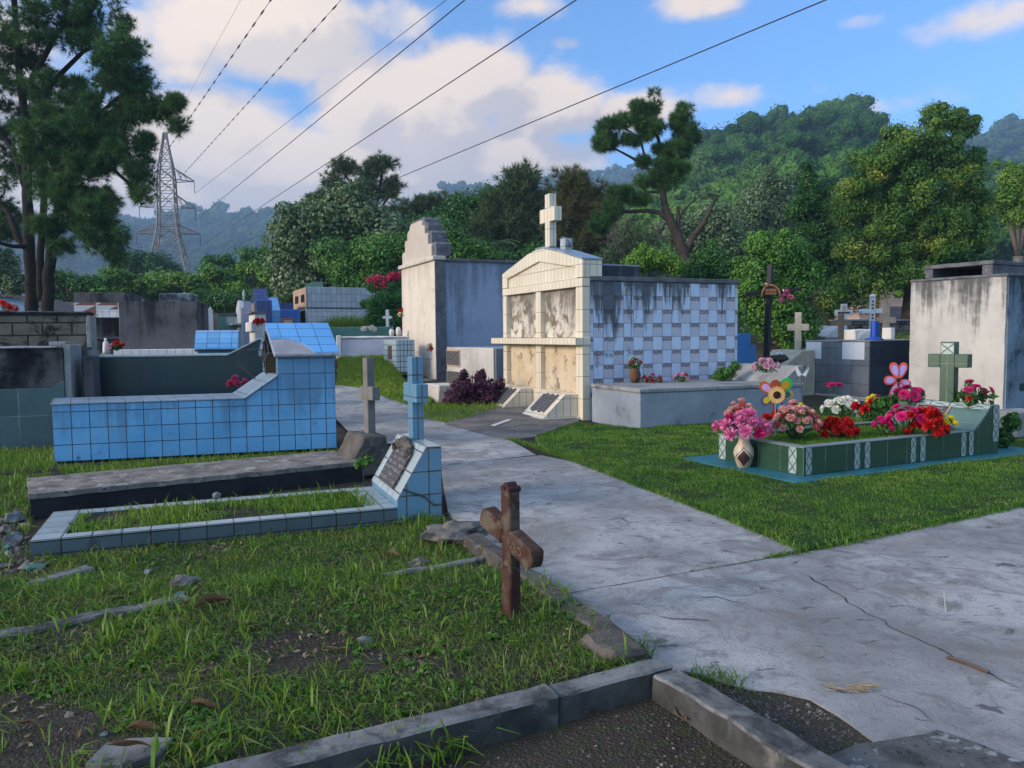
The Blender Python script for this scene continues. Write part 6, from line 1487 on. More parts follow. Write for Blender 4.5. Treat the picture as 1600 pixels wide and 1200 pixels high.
# near pines at left
pine('pine_tree', 'near dark pine with straight trunk at the left edge of the photo', 25, (50, 475),
     [[(50, 478, 9.5), (48, 420, 8.5), (45, 350, 8), (42, 290, 7), (40, 200, 6), (30, 100, 5), (20, -20, 4), (10, -120, 2)],
      [(48, 400, 6), (28, 370, 5), (12, 330, 4, .5), (-30, 300, 3, 1)], [(42, 300, 5), (20, 230, 4), (-20, 180, 3)], [(40, 210, 5), (80, 130, 4, .5), (130, 80, 3, 1), (180, 60, 2, 1)], [(45, 385, 4), (20, 385, 3, -.5), (-20, 375, 2, -1)], [(36, 150, 5), (90, 50, 3.5), (150, 10, 2.5)]],
     [(30, 30, 90, 60), (110, 40, 60, 50), (190, 70, 42, 42), (40, 130, 80, 60, .8), (20, 240, 60, 60, 1), (-20, 330, 60, 60, 1), (90, 160, 60, 50, -.5), (-60, 120, 60, 120), (150, 20, 60, 30), (-20, -80, 120, 70), (110, -70, 90, 50)],
     lm_pine, 8200, 26, .26, .0145, m_barkd, 3, .36, 270, es_k=1.12)
pine('pine_tree', 'near dark pine with twin leaning trunks beside the straight one', 24, (70, 478),
     [[(74, 480, 9), (76, 430, 8.5), (80, 380, 7.5), (90, 330, 7), (105, 280, 6.5), (118, 235, 5.5), (140, 185, 4.5), (172, 125, 3.5), (185, 90, 2)],
      [(64, 470, 6), (62, 400, 5.5), (68, 330, 5), (68, 260, 5), (70, 200, 4)], [(80, 378, 5), (100, 350, 4), (130, 370, 3), (160, 395, 2)], [(86, 335, 4), (120, 310, 3.5), (165, 330, 2.5)], [(120, 235, 4), (160, 200, 3.5), (215, 165, 3), (275, 160, 2)], [(112, 262, 4), (160, 250, 3), (200, 285, 2.5), (222, 320, 1.5)], [(140, 190, 3.5), (200, 140, 2.5), (230, 110, 1.8)]],
     [(195, 110, 45, 45), (225, 165, 42, 28), (272, 162, 26, 16), (278, 195, 16, 14), (200, 230, 42, 36), (222, 285, 20, 40), (150, 250, 45, 35), (130, 320, 55, 35), (160, 365, 38, 30), (178, 398, 15, 16), (95, 290, 50, 40), (80, 350, 30, 20), (130, 190, 50, 45), (75, 215, 45, 45), (100, 385, 16, 10), (190, 180, 30, 25)],
     lm_pine, 7400, 26, .26, .0145, m_barkd, 5, .34, 250, es_k=1.14)
# far pair of pines, centre left
pine('tall_pine', 'tall pale pine with open twin crown above the grey green tree', 60, (587, 440),
     [[(587, 445, 4), (585, 390, 3.5), (585, 345, 3), (592, 300, 2.4), (598, 265, 1.6)], [(585, 345, 2.6), (560, 300, 2.2), (540, 275, 1.4)], [(586, 340, 2), (612, 300, 1.6), (610, 275, 1)], [(585, 385, 2), (600, 352, 1.6), (640, 330, 1)], [(575, 330, 2), (530, 310, 1.6), (505, 315, 1)]],
     [(520, 285, 22, 26), (540, 262, 26, 18), (575, 275, 20, 28), (598, 258, 26, 18), (610, 290, 20, 25), (498, 318, 20, 22), (545, 305, 26, 18), (585, 305, 20, 14), (480, 335, 18, 18)], lm_pine2, 1500, 20, .52, .045, m_barkd, 11, .72, 95, twig=.06)
pine('umbrella_pine', 'flat topped dark pine to the right of the tall pale pine', 58, (705, 440),
     [[(705, 445, 4), (703, 400, 3.4), (690, 360, 2.6), (670, 335, 1.6)], [(703, 400, 2.5), (725, 360, 1.8), (740, 335, 1)]],
     [(640, 325, 45, 14), (690, 318, 50, 20), (735, 340, 45, 20), (675, 340, 50, 14), (610, 335, 25, 14)], lm_pine2, 1300, 20, .52, .045, m_barkd, 13, .8, 80, twig=.06)
# conifers behind the tombs
pine('dark_conifer', 'broad dark conifer behind the rooftop cross', 50, (810, 440), [[(810, 445, 5), (808, 380, 4), (812, 310, 3), (815, 262, 1.2)]],
     [(815, 285, 26, 26), (790, 320, 36, 30), (840, 320, 34, 34), (770, 360, 40, 30), (815, 360, 60, 40), (780, 395, 50, 30), (840, 395, 50, 30)], lm_pine2, 3600, 20, .62, .05, m_barkd, 17, 1.3, 110)
pine('rusty_conifer', 'ragged rusty green conifer just right of the rooftop cross', 40, (905, 440), [[(905, 445, 5), (902, 380, 4), (898, 320, 2.5), (893, 270, 1.2)], [(902, 360, 2.5), (930, 330, 1.5)], [(903, 390, 2.5), (940, 370, 1.4)]],
     [(892, 288, 22, 22), (905, 320, 30, 20), (880, 345, 30, 24), (930, 345, 34, 26), (900, 385, 48, 30), (950, 390, 34, 26), (935, 308, 20, 14)], lm_brown, 2500, 22, .5, .035, m_bark, 19, .95, 90)
# the twisted pine, centre right
pine('twisted_pine', 'twisted pine with bare right limb standing behind the chequered wall', 31, (1078, 430),
     [[(1078, 440, 9), (1072, 405, 8.5), (1062, 375, 8), (1048, 345, 7), (1040, 325, 5.5), (1034, 295, 5), (1036, 260, 4), (1030, 225, 3), (1022, 190, 2)],
      [(1046, 345, 4.5), (1030, 332, 3.6), (1012, 329, 3.2), (975, 331, 2.6), (948, 345, 2), (935, 362, 1)], [(1070, 395, 6), (1085, 368, 5), (1102, 345, 4), (1112, 322, 3), (1120, 306, 2.2), (1104, 302, 1.2)], [(1072, 388, 3), (1095, 360, 2.2), (1100, 355, 1)],
      [(1060, 372, 4), (1060, 340, 3.5), (1059, 322, 2.5)], [(1058, 345, 2.5), (1072, 325, 1.8), (1085, 312, .8)], [(1034, 290, 3.5), (1010, 262, 3), (985, 245, 2), (960, 232, 1.4)], [(1036, 262, 3), (1058, 225, 2.2), (1068, 190, 1.4)], [(1012, 262, 2), (1000, 215, 1.6), (975, 200, 1)], [(1038, 300, 2.5), (1010, 300, 1.8), (990, 275, 1)]],
     [(945, 222, 22, 18), (962, 190, 20, 16), (940, 200, 14, 10), (1000, 178, 20, 22), (1023, 160, 9, 18), (1015, 205, 24, 20), (1062, 180, 18, 24), (1075, 212, 20, 22), (1050, 235, 28, 22), (1030, 262, 26, 16), (1002, 252, 14, 9), (1060, 265, 22, 16), (1000, 285, 16, 8), (968, 300, 24, 16), (1040, 285, 26, 12), (955, 325, 18, 18), (1000, 312, 24, 10), (985, 220, 16, 12), (940, 350, 18, 18)],
     lm_pine, 4300, 26, .27, .016, m_bark, 23, .27, 190, droop=.03, es_k=1.15)
# leafy trees
tree('grey_green_tree', 'big grey green large leaved tree behind the white mausoleum', 46, (500, 470), [(505, 345, 60, 45), (460, 375, 40, 42), (560, 345, 55, 40), (500, 400, 70, 40), (445, 415, 30, 28), (470, 440, 50, 25), (600, 365, 40, 28), (540, 320, 40, 20)], lm_grey, nclump=130, rc=1.25, nleaf=17000, L=.42, w=.26, seed=31, tr=.3)
tree('bright_tree', 'rounded bright green tree left of the tall mausoleum', 40, (580, 470), [(585, 400, 50, 32), (545, 420, 36, 36), (620, 395, 40, 28), (590, 440, 60, 26), (520, 395, 24, 16)], lm_mid, nclump=90, rc=1.0, nleaf=15000, L=.28, w=.14, seed=33)
tree('fern_leaved_tree', 'bright feathery tree right behind the stepped gable', 38, (705, 470), [(700, 372, 24, 24), (720, 395, 40, 28), (690, 400, 26, 20), (750, 400, 30, 24), (680, 420, 40, 20)], lm_mid, nclump=70, rc=.8, nleaf=9000, L=.34, w=.09, seed=35)
tree('dark_tree', 'dark spreading tree between the mausoleum gable and dark conifer', 52, (735, 470), [(730, 330, 36, 32), (745, 365, 40, 30), (700, 350, 40, 22), (650, 355, 40, 20), (765, 310, 20, 22), (690, 385, 50, 25)], lm_dark, nclump=90, rc=1.2, nleaf=13000, L=.35, w=.16, seed=37)
tree('green_tree', 'mid green tree behind the grey green one, right of its crown', 66, (640, 470), [(640, 365, 50, 30), (620, 395, 40, 26), (670, 390, 40, 25)], lm_dark, nclump=60, rc=1.5, nleaf=9000, L=.45, w=.2, seed=38)
def pads(cx, cy, w, h, n, sd, rx=22, ry=6):
    q = random.Random(sd); return [(cx + q.uniform(-1, 1) * w, cy + (k / max(1, n - 1) - .5) * 2 * h + q.uniform(-3, 3), rx * q.uniform(.6, 1.4), ry * q.uniform(.7, 1.3), q.uniform(-2, 2)) for k in range(n)]
for i, (lab, D, base, es, m_, n) in enumerate((
    ('yellow green tree just below the foot of the pylon', 60, (285, 475), pads(285, 450, 45, 18, 13, 1), lm_yel, 8000),
    ('wide pale green tree between pylon and spired tomb', 58, (380, 475), pads(378, 438, 50, 24, 15, 2), lm_yel, 9000),
    ('dark rounded tree behind the foot of the pylon', 95, (225, 460), [(225, 408, 38, 18), (200, 425, 36, 16), (255, 420, 30, 16), (230, 440, 60, 14)], lm_dark, 7000),
    ('low green tree right of the pine trunks', 50, (120, 475), pads(118, 450, 40, 18, 12, 3), lm_mid, 7000),
    ('pale green tree behind the pattern tile tomb', 56, (190, 475), pads(195, 448, 42, 18, 12, 4), lm_yel, 7000),
    ('green flat crowned tree left of the grey green tree', 75, (400, 470), pads(385, 412, 60, 16, 12, 5, 26, 6), lm_mid, 7000),
    ('grey green tree at the far left edge behind the pines', 44, (10, 475), [(0, 420, 40, 30), (25, 445, 30, 20), (-30, 400, 40, 40)], lm_grey, 6000))):
    tree('leafy_tree', lab, D, base, es, m_, nclump=75, rc=.012 * D, nleaf=n, L=.0072 * D, w=.0036 * D, seed=41 + i, up=.9, group='trees beyond the cemetery')
tree('hedge', 'dark clipped hedge behind the white tomb posts', 44, (350, 490), [(345, 472, 45, 16), (390, 470, 30, 18), (320, 470, 30, 14), (400, 485, 40, 12)], lm_dark, nclump=70, rc=.7, nleaf=9000, L=.25, w=.14, seed=51, limbs=False, cat='hedge')
tree('hedge', 'dense dark hedge at the right end of the white mausoleum', 28.6, (600, 510), [(602, 478, 32, 26), (590, 500, 26, 18), (618, 500, 24, 24), (625, 470, 16, 20)], lm_hedge, nclump=70, rc=.42, nleaf=13000, L=.13, w=.07, seed=52, limbs=False, cat='hedge')
T = tree('flowering_shrub', 'shrub with crimson flower heads showing over the dark hedge', 29.6, (605, 470), [(600, 447, 28, 8), (622, 443, 14, 12), (582, 448, 12, 6)], lm_mid, nclump=30, rc=.3, nleaf=2500, L=.16, w=.06, seed=53, tr=.06, cat='shrub')
Cb, _ = clumps([(578, 440, 6, 5), (592, 436, 14, 6), (606, 434, 10, 7), (618, 432, 8, 8), (628, 428, 6, 6), (600, 446, 20, 5)], 29.2, 40, .1, 54); V, F = leaves_np(Cb - np.array(T.location), np.full(len(Cb), .13), 900, .09, .07, .3, 55)
np_mesh('flower_heads', V, F, leaf_mat('crimson_flower', ((.35, .02, .08), (.5, .05, .15)), .6, .3, 2), T)
tree('big_tree', 'huge dense dark mango like tree filling the right background', 34, (1425, 500),
     [(1430, 235, 70, 42), (1470, 190, 42, 18), (1512, 200, 16, 10), (1375, 260, 50, 40), (1340, 305, 45, 45), (1420, 310, 80, 60), (1495, 270, 50, 55), (1520, 340, 38, 60), (1470, 370, 80, 60), (1370, 370, 70, 60), (1400, 430, 90, 40), (1500, 420, 55, 36), (1340, 450, 50, 40), (1330, 330, 30, 30), (1400, 210, 24, 14), (1460, 176, 12, 10), (1300, 470, 30, 30)],
     lm_mango, nclump=300, rc=.58, nleaf=66000, L=.26, w=.085, seed=61, tr=.42, up=.2, fill=.10)
tree('slim_dark_tree', 'narrow dark tree with pointed shoots left of the huge tree', 38, (1275, 500), [(1262, 275, 8, 24), (1268, 310, 18, 30), (1250, 330, 24, 22), (1285, 345, 28, 34), (1260, 380, 40, 40), (1300, 400, 30, 40), (1285, 440, 36, 40), (1300, 300, 12, 16)], lm_dark, nclump=110, rc=.6, nleaf=17000, L=.26, w=.09, seed=62)
tree('green_bush', 'tall fresh green bush behind the black cross', 25, (1215, 560), [(1215, 400, 50, 36), (1180, 440, 36, 50), (1240, 440, 36, 50), (1210, 490, 50, 50), (1250, 510, 30, 40), (1190, 380, 26, 20)], lm_mid, nclump=150, rc=.5, nleaf=26000, L=.17, w=.085, seed=63, cat='bush', tr=.12)
tree('green_bush', 'leafy bush at the foot of the twisted pine', 27, (1110, 480), [(1105, 410, 30, 22), (1130, 425, 28, 26), (1090, 432, 24, 16), (1150, 440, 30, 26)], lm_dark, nclump=80, rc=.5, nleaf=11000, L=.19, w=.10, seed=64, cat='bush', tr=.1)
tree('green_bush', 'pale green bush over the roof of the grey vault', 26, (1015, 480), [(1020, 405, 36, 16), (1000, 412, 26, 14), (1050, 415, 22, 14)], lm_yel, nclump=50, rc=.4, nleaf=7000, L=.17, w=.09, seed=65, cat='bush', tr=.08)
T = tree('dry_bush', 'tangled dry grey bush left of the twisted pine trunk', 34, (990, 470), [(985, 375, 34, 40), (1015, 385, 26, 28), (960, 400, 30, 24)], lm_grey, nclump=60, rc=.7, nleaf=2600, L=.2, w=.07, seed=66, cat='bush', tr=.10, bark=m_barkl)
tw = MB(); r_ = random.Random(4)
for k in range(60):
    a = at_y(990 + r_.uniform(-20, 20), 440, 34) - Vector(T.location); b = at_y(990 + r_.uniform(-55, 55), 340 + r_.uniform(-15, 70), 34 + r_.uniform(-1, 1)) - Vector(T.location)
    m = a.lerp(b, .5) + Vector((r_.uniform(-.3, .3), 0, r_.uniform(-.1, .5))); tw.tube([a, m, b, b + Vector((r_.uniform(-.5, .5), 0, r_.uniform(-.4, .2)))], [.03, .022, .014, .006], 4)
tw.build('dry_twigs', m_barkl, T)
tree('leafy_tree', 'light green tree with bare trunk at the right edge', 42, (1592, 420), [(1590, 275, 34, 22), (1610, 300, 40, 36), (1570, 310, 22, 20), (1590, 335, 36, 18)], lm_yel, nclump=70, rc=.8, nleaf=9000, L=.26, w=.10, seed=67, bark=m_barkl, tr=.28)
tree('leafy_tree', 'rounded pale hillside tree behind the green bush', 70, (1190, 420), [(1205, 300, 40, 26), (1180, 325, 40, 26), (1220, 335, 36, 30), (1160, 350, 40, 22)], lm_grey, nclump=80, rc=1.4, nleaf=12000, L=.42, w=.2, seed=68)
tree('leafy_tree', 'large leaved hillside tree right of the twisted pine', 60, (1120, 430), [(1115, 350, 40, 32), (1140, 385, 50, 28), (1090, 385, 36, 24), (1060, 360, 28, 22)], lm_grey, nclump=80, rc=1.2, nleaf=11000, L=.45, w=.24, seed=69)
tree('leafy_tree', 'dark tree beneath the conifers behind the cream tomb', 45, (860, 450), [(850, 405, 50, 22), (790, 410, 40, 20), (900, 415, 40, 16), (740, 410, 40, 16)], lm_dark, nclump=80, rc=.9, nleaf=11000, L=.3, w=.15, seed=70)
# small palm between conifers
q = at_y(768, 440, 42); T = thing('small_palm', 'small pale palm below the dark conifer', 'palm', (q.x, q.y, base_z(q.x, q.y)))
hh = zat(q, 385) - T.location.z; MB().tube([(0, 0, 0), (.05, 0, hh)], [.14, .1], 8).build('trunk', m_barkl, T)
pf = MB(); r_ = random.Random(8)
for k in range(16):
    a = 6.28 * k / 16 + r_.uniform(-.1, .1); e = r_.uniform(.2, 1.2)
    for j in range(14):
        t = j / 14; c = Vector((math.cos(a) * t * 1.5, math.sin(a) * t * 1.5, hh + math.sin(e) * t * 1.4 - t * t * 1.1)); s_ = Vector((-math.sin(a), math.cos(a), 0))
        for s in (1, -1): pf.quad([c, c + Vector((math.cos(a), math.sin(a), 0)) * .06, c + s_ * s * .42 * (1 - t * .6) + Vector((math.cos(a) * .2, math.sin(a) * .2, -.14))])
pf.build('fronds', lm_grey, T)
# purple bush
T = tree('purple_bush', 'purple leaved bush in front of the low niche tomb', 17.0, (735, 636), [(735, 605, 36, 24), (715, 620, 26, 16), (760, 612, 26, 22), (724, 586, 8, 12), (750, 590, 12, 10), (775, 628, 22, 12), (745, 626, 40, 12), (700, 628, 10, 8), (782, 600, 6, 12)], lm_purple, nclump=150, rc=.13, nleaf=9000, L=.085, w=.042, seed=71, cat='bush', tr=.03)
tree('weed_clump', 'green weeds growing where the chequered wall meets the headrest', 14.9, (1140, 590), [(1135, 582, 18, 12), (1148, 572, 8, 10), (1122, 588, 14, 6)], lm_mid, nclump=30, rc=.09, nleaf=1300, L=.07, w=.035, seed=72, cat='weeds', tr=.01)
tree('weed_clump', 'leafy plants behind the green grave beneath the pink pinwheel', 10.9, (1385, 640), [(1388, 628, 16, 12), (1372, 634, 12, 8), (1368, 650, 14, 10), (1398, 635, 12, 10)], lm_dark, nclump=30, rc=.10, nleaf=900, L=.10, w=.06, seed=73, cat='weeds', tr=.01)
tree('weed_clump', 'bright weed at the foot of the broken stone wedge', 8.15, (568, 735), [(572, 718, 12, 7), (562, 724, 8, 6)], lm_mid, nclump=14, rc=.05, nleaf=130, L=.07, w=.045, seed=74, cat='weeds', tr=.005)
tree('weed_clump', 'dark weeds between the green kerb and the pale block', 10.2, (1572, 690), [(1570, 680, 14, 14), (1580, 660, 12, 16), (1560, 698, 12, 6)], lm_dark, nclump=30, rc=.09, nleaf=900, L=.09, w=.05, seed=75, cat='weeds', tr=.01)
tree('weed_clump', 'yellow green weeds in the gap beside the dark green tomb', 13.2, (144, 600), [(145, 575, 6, 16), (147, 600, 6, 14), (143, 560, 5, 8)], lm_mid, nclump=20, rc=.10, nleaf=500, L=.12, w=.05, seed=76, cat='weeds', tr=.01)
# ------------------------------------------------------------------ hills and their forest
def interp(pts, x): return float(np.interp(x, [p[0] for p in pts], [p[1] for p in pts]))
m_hill = surf('hill_floor', (.03, .055, .02), (.05, .075, .025), .95, .1, .02, bump=0)
_bm = bmesh.new(); bmesh.ops.create_icosphere(_bm, subdivisions=1, radius=1); ICO_V = np.array([v.co[:] for v in _bm.verts]); ICO_F = np.array([[v.index for v in f.verts] for f in _bm.faces]); _bm.free()
def lobes_np(Cc, Rr, seed, jit=.2):
    r = np.random.default_rng(seed); n = len(Cc)
    V = ICO_V[None] * (1 + r.normal(size=(n, len(ICO_V), 1)) * jit) * Rr[:, None, :] + Cc[:, None, :]
    F = np.arange(n)[:, None, None] * len(ICO_V) + ICO_F[None]
    return V.reshape(-1, 3), F.reshape(-1, 3)
def hill(label, D, y0, ridge, px0, px1, ntree, rad, quads, mat, seed, Lf=.34, drop=4.0, pw=1.15, zbase=2.0, tmin=0.0, tpx=-999):
    def pt(px, t):
        y = y0 + (D - y0) * t; x = (px - 800) / FPX * y
        zr = at_y(px, interp(ridge, px), D).z - drop
        z = zbase + (zr - zbase) * (t ** pw if t <= 1 else 1 - (t - 1) * 1.5)
        z += (mnoise.noise((x * .012, y * .012, seed)) * D * .013 + mnoise.noise((x * .04, y * .04, seed)) * 1.5) * min(1, t * 2) * (1 if t < .8 else max(0, (1.05 - t) / .25))
        return (x, y, z)
    cols = np.linspace(px0, px1, 70); rows = list(np.linspace(0, 1, 24)) + [1.15, 1.4]
    v = np.array([pt(c, t) for t in rows for c in cols]); n = len(cols)
    ii = (np.arange(len(rows) - 1)[:, None] * n + np.arange(n - 1)[None, :]).ravel()
    kind(np_mesh('hill', v, np.stack([ii, ii + 1, ii + n + 1, ii + n], 1), m_hill, smooth=True), 'structure', label)
    r = np.random.default_rng(seed); P_ = []
    while len(P_) < ntree:
        t = math.sqrt(tmin * tmin + r.random() * (1.03 - tmin * tmin)); px = r.uniform(max(px0, tpx), px1); P_.append(pt(px, min(t, 1.02)))
    P_ = np.array(P_); s = rad * np.clip(.45 + .65 * P_[:, 1] / D, .4, 1.05) * r.choice([.55, .8, 1.0, 1.3, 1.75], len(P_), p=[.22, .3, .26, .15, .07]) * r.uniform(.85, 1.15, len(P_)); P_[:, 2] += s * r.uniform(.5, 1.1, len(P_))
    Rr = np.stack([s, s, s * r.uniform(.65, 1.1, len(P_))], 1)
    # each crown is a handful of lobes
    nl = 7; u = r.normal(size=(len(P_) * nl, 3)); u /= np.linalg.norm(u, axis=1, keepdims=True); u[:, 2] = np.abs(u[:, 2]) * .8
    Lc = np.repeat(P_, nl, 0) + u * np.repeat(Rr, nl, 0) * .62; Lr = np.repeat(Rr, nl, 0) * r.uniform(.30, .52, len(Lc))[:, None]
    cl = np.array([.5 + .9 * mnoise.noise((p[0] * .018, p[1] * .018, seed)) for p in P_]) + r.normal(size=len(P_)) * .24; cl = np.clip(cl, 0, 1)
    V, F = leaves_np(Lc, Lr * 1.25, ntree * quads, rad * Lf, rad * Lf * .65, .45, seed, 1.0, 1.3, shell=.62, Lk=np.clip(Lc[:, 1] / D, .25, 1.1))
    tn = np.repeat(np.repeat(cl, nl)[leaves_np.idx], 4)
    F = np.concatenate([F[:, [0, 1, 2]], F[:, [0, 2, 3]]]); V2, F2 = lobes_np(Lc, Lr * .80, seed + 50, .22)
    t2 = np.repeat(np.clip(np.repeat(cl, nl) * .7, 0, 1), len(ICO_V))
    o = np_mesh('hill_forest', np.concatenate([V, V2]), np.concatenate([F, F2 + len(V)]), mat, tint=np.concatenate([tn, t2]))
    kind(o, 'stuff', 'forest covering the ' + label); return o
LEAFK = 2.1
lm_h1 = leaf_mat('far_forest', ((.018, .045, .018), (.035, .075, .025), (.07, .115, .035)), .7, .12, .05, .1, .65, True, (.35, 3.0))
LEAFK = 2.6
lm_h2 = leaf_mat('near_forest', ((.012, .04, .012), (.028, .07, .018), (.05, .105, .022), (.105, .165, .04)), .7, .12, .11, .1, .7, True, (1.0, 1.2))
LEAFK = 1.5
hill('long bluish wooded hill at the left', 1150, 420, [(-400, 330), (0, 342), (190, 347), (290, 337), (340, 332), (450, 330), (560, 338), (700, 362), (900, 420)], -250, 900, 3000, 9.0, 70, lm_h1, 3, drop=12)
hill('far ridge behind the conifers in the middle', 1250, 600, [(400, 420), (520, 350), (600, 326), (690, 302), (760, 293), (850, 280), (930, 268), (1000, 252), (1060, 240), (1200, 235), (1500, 225)], 480, 1420, 2000, 9.0, 70, lm_h1, 4, drop=13)
hill('steep green wooded hill at right', 300, 58, [(880, 425), (960, 380), (1000, 310), (1045, 258), (1090, 236), (1130, 222), (1180, 206), (1230, 195), (1265, 182), (1300, 171), (1330, 176), (1352, 198), (1400, 232), (1460, 250), (1540, 280), (1620, 320), (1750, 380)], 880, 1760, 1400, 4.4, 520, lm_h2, 5, drop=7.0, Lf=.20, tmin=.12, tpx=985, pw=1.1, zbase=1.5)
hill('far dark ridge at the right edge', 800, 300, [(1380, 300), (1440, 245), (1500, 215), (1540, 203), (1580, 196), (1650, 190), (1800, 200), (2000, 260)], 1380, 2000, 1400, 7.0, 70, lm_h1, 6, drop=7)
# low scrub at the foot of everything
r = np.random.default_rng(77); n = 520
xs_ = r.uniform(-46, 62, n); ys_ = r.uniform(62, 100, n); P_ = np.stack([xs_ * ys_ / 62, ys_, np.array([base_z(x, y) for x, y in zip(xs_, ys_)]) + 1.2], 1)
s = r.uniform(1.4, 2.8, n); V, F = leaves_np(P_, np.stack([s, s, s * .8], 1), n * 130, .75, .4, .5, 78, 1, 1.2)
kind(np_mesh('scrub', V, F, lm_mid), 'stuff', 'low green scrub behind the cemetery at the foot of the hills')

# ------------------------------------------------------------------ grass
def inside(P_, poly):
    x, y = P_[:, 0], P_[:, 1]; c = np.zeros(len(P_), bool); n = len(poly)
    for i in range(n):
        x0, y0 = poly[i][0], poly[i][1]; x1, y1 = poly[(i + 1) % n][0], poly[(i + 1) % n][1]
        c ^= ((y0 > y) != (y1 > y)) & (x < (x1 - x0) * (y - y0) / (y1 - y0 + 1e-12) + x0)
    return c
def scatter(poly, n, seed, clump=None, holes=()):
    r = np.random.default_rng(seed); a = np.array([(p[0], p[1]) for p in poly]); lo, hi = a.min(0), a.max(0)
    out = np.zeros((0, 2))
    for _ in range(12):
        p = r.uniform(lo, hi, (n, 2)); p = p[inside(p, a)]
        for h in holes: p = p[~inside(p, h)]
        if clump and len(p):
            f, th, sd = clump; k = np.array([mnoise.noise((q[0] * f, q[1] * f, sd)) + .5 * mnoise.noise((q[0] * f * 3, q[1] * f * 3, sd)) for q in p]); p = p[k + r.uniform(-.18, .18, len(p)) > th]
        out = np.concatenate([out, p]);
        if len(out) >= n: break
    return out[:n]
def blades(p, zf, h, w, bend, seed, wide_mid=True):
    r = np.random.default_rng(seed); n = len(p)
    z = np.array([zf(x, y) for x, y in p]); b = np.column_stack([p, z])
    a = r.uniform(0, 2 * math.pi, n); d = np.stack([np.cos(a), np.sin(a), 0 * a], 1); s = np.stack([-np.sin(a), np.cos(a), 0 * a], 1)
    a2 = r.uniform(0, 2 * math.pi, n); s = s * np.cos(a2 * .25)[:, None] + d * np.sin(a2 * .25)[:, None]
    H = (h * r.uniform(.45, 1.25, n) ** 1.3)[:, None]; B = np.minimum(bend * r.uniform(.2, 1.2, n), 1.22)[:, None]; up = np.array([0, 0, 1.0]); Wd_ = w * r.uniform(.7, 1.3, n)[:, None]
    m = b + up * H * .62 * (1 - B * .25) + d * H * B * .35; t = b + up * H * (1 - .55 * B * B) + d * H * B
    V = np.stack([b - s * Wd_ * .35, b + s * Wd_ * .35, m - s * Wd_ * .5, m + s * Wd_ * .5, t], 1).reshape(-1, 3)
    i = np.arange(n)[:, None] * 5
    F = np.concatenate([i + [[0, 1, 3]], i + [[0, 3, 2]], i + [[2, 3, 4]]], 0); return V, F
def grass(name, label, layers, mat):
    Vs, Fs, o = [], [], 0
    for V, F in layers: Vs.append(V); Fs.append(F + o); o += len(V)
    return kind(np_mesh(name, np.concatenate(Vs), np.concatenate(Fs), mat), 'stuff', label)
LEAFK = 1.7
lm_lawn = leaf_mat('lawn_grass', ((.02, .062, .008), (.042, .105, .013), (.085, .15, .022), (.13, .15, .05)), .55, .3, 3.2)
LEAFK = 1.35
lm_weed = leaf_mat('weed_grass', ((.035, .075, .012), (.07, .14, .018), (.12, .20, .028), (.16, .15, .05)), .5, .35, 2.2)
lm_short = leaf_mat('creeping_grass', ((.032, .068, .013), (.058, .115, .018), (.105, .16, .032), (.14, .115, .055)), .6, .3, 1.8)
def zlawn(x, y): return base_z(x, y) + .055 + .028 * mnoise.noise((x * 1.7, y * 1.7, 0)) + .014 * mnoise.noise((x * 5, y * 5, 2))
green_hole = [gp + vec(gyaw) * a + vec(gyaw + math.pi / 2) * b for a, b in ((-.33, -.20), (gL + .7, -.20), (gL + .7, gW + .30), (-.33, gW + .30))]
conc_hole = [cp + vec(cyaw) * a + vec(cyaw + math.pi / 2) * b for a, b in ((0, 0), (cL, 0), (cL, cW), (0, cW))]
near_lawn = [p for p in lawn_poly]
L1 = scatter(near_lawn, 290000, 1, None, (green_hole, conc_hole))
vis = np.array([(-.12 < x / y < .75) for x, y in L1]); L1 = L1[vis]
dn = L1[:, 1]; L1 = L1[(np.random.default_rng(3).random(len(L1)) < np.clip((8.5 / dn) ** 1.2, .25, 1))]
far_k = np.array([max(1.0, y / 7.5) for y in L1[:, 1]])
lay = []
for lo, hi, wk in ((0, 8, .0040), (8, 10.5, .0058), (10.5, 30, .0085)):
    s_ = L1[(L1[:, 1] >= lo) & (L1[:, 1] < hi)]
    if len(s_): lay.append(blades(s_, zlawn, .036, wk, 1.3, 5 + int(lo)))
# ragged overhanging edge of the lawn
ed = []
for a, b in zip(lawn_edge[:-1], lawn_edge[1:]):
    n = int((b - a).length * 700); r = np.random.default_rng(len(ed)); t = r.random(n)
    ed.append(np.stack([a.x + (b.x - a.x) * t, a.y + (b.y - a.y) * t], 1) + r.normal(size=(n, 2)) * .025)
a, b = lawn_near[0], lawn_far; n = 6500; r = np.random.default_rng(9); t = r.random(n); ed.append(np.stack([a.x + (b.x - a.x) * t, a.y + (b.y - a.y) * t], 1) + r.normal(size=(n, 2)) * .025)
lay.append(blades(np.concatenate(ed), lambda x, y: base_z(x, y) + .03, .06, .006, 1.2, 11))
grass('lawn_grass', 'thick mown green grass of the raised lawn', lay, lm_lawn)
# turf inside the green grave
inner = [gp + vec(gyaw) * a + vec(gyaw + math.pi / 2) * b for a, b in ((kw, kw), (gL - .5, kw), (gL - .5, gW - kw), (kw, gW - kw))]
iq = MB(); iq.prism([(p.x, p.y) for p in inner], 'xy', ZS + .001, ZS + zk_g - .06, 0); kind(iq.build('turf', m_turf), 'structure', 'turf bed inside the green tiled grave')
grass('turf_grass', 'short bright turf inside the green tiled grave', [blades(scatter(inner, 26000, 21), lambda x, y: ZS + zk_g - .065, .05, .007, .8, 22)], lm_lawn)
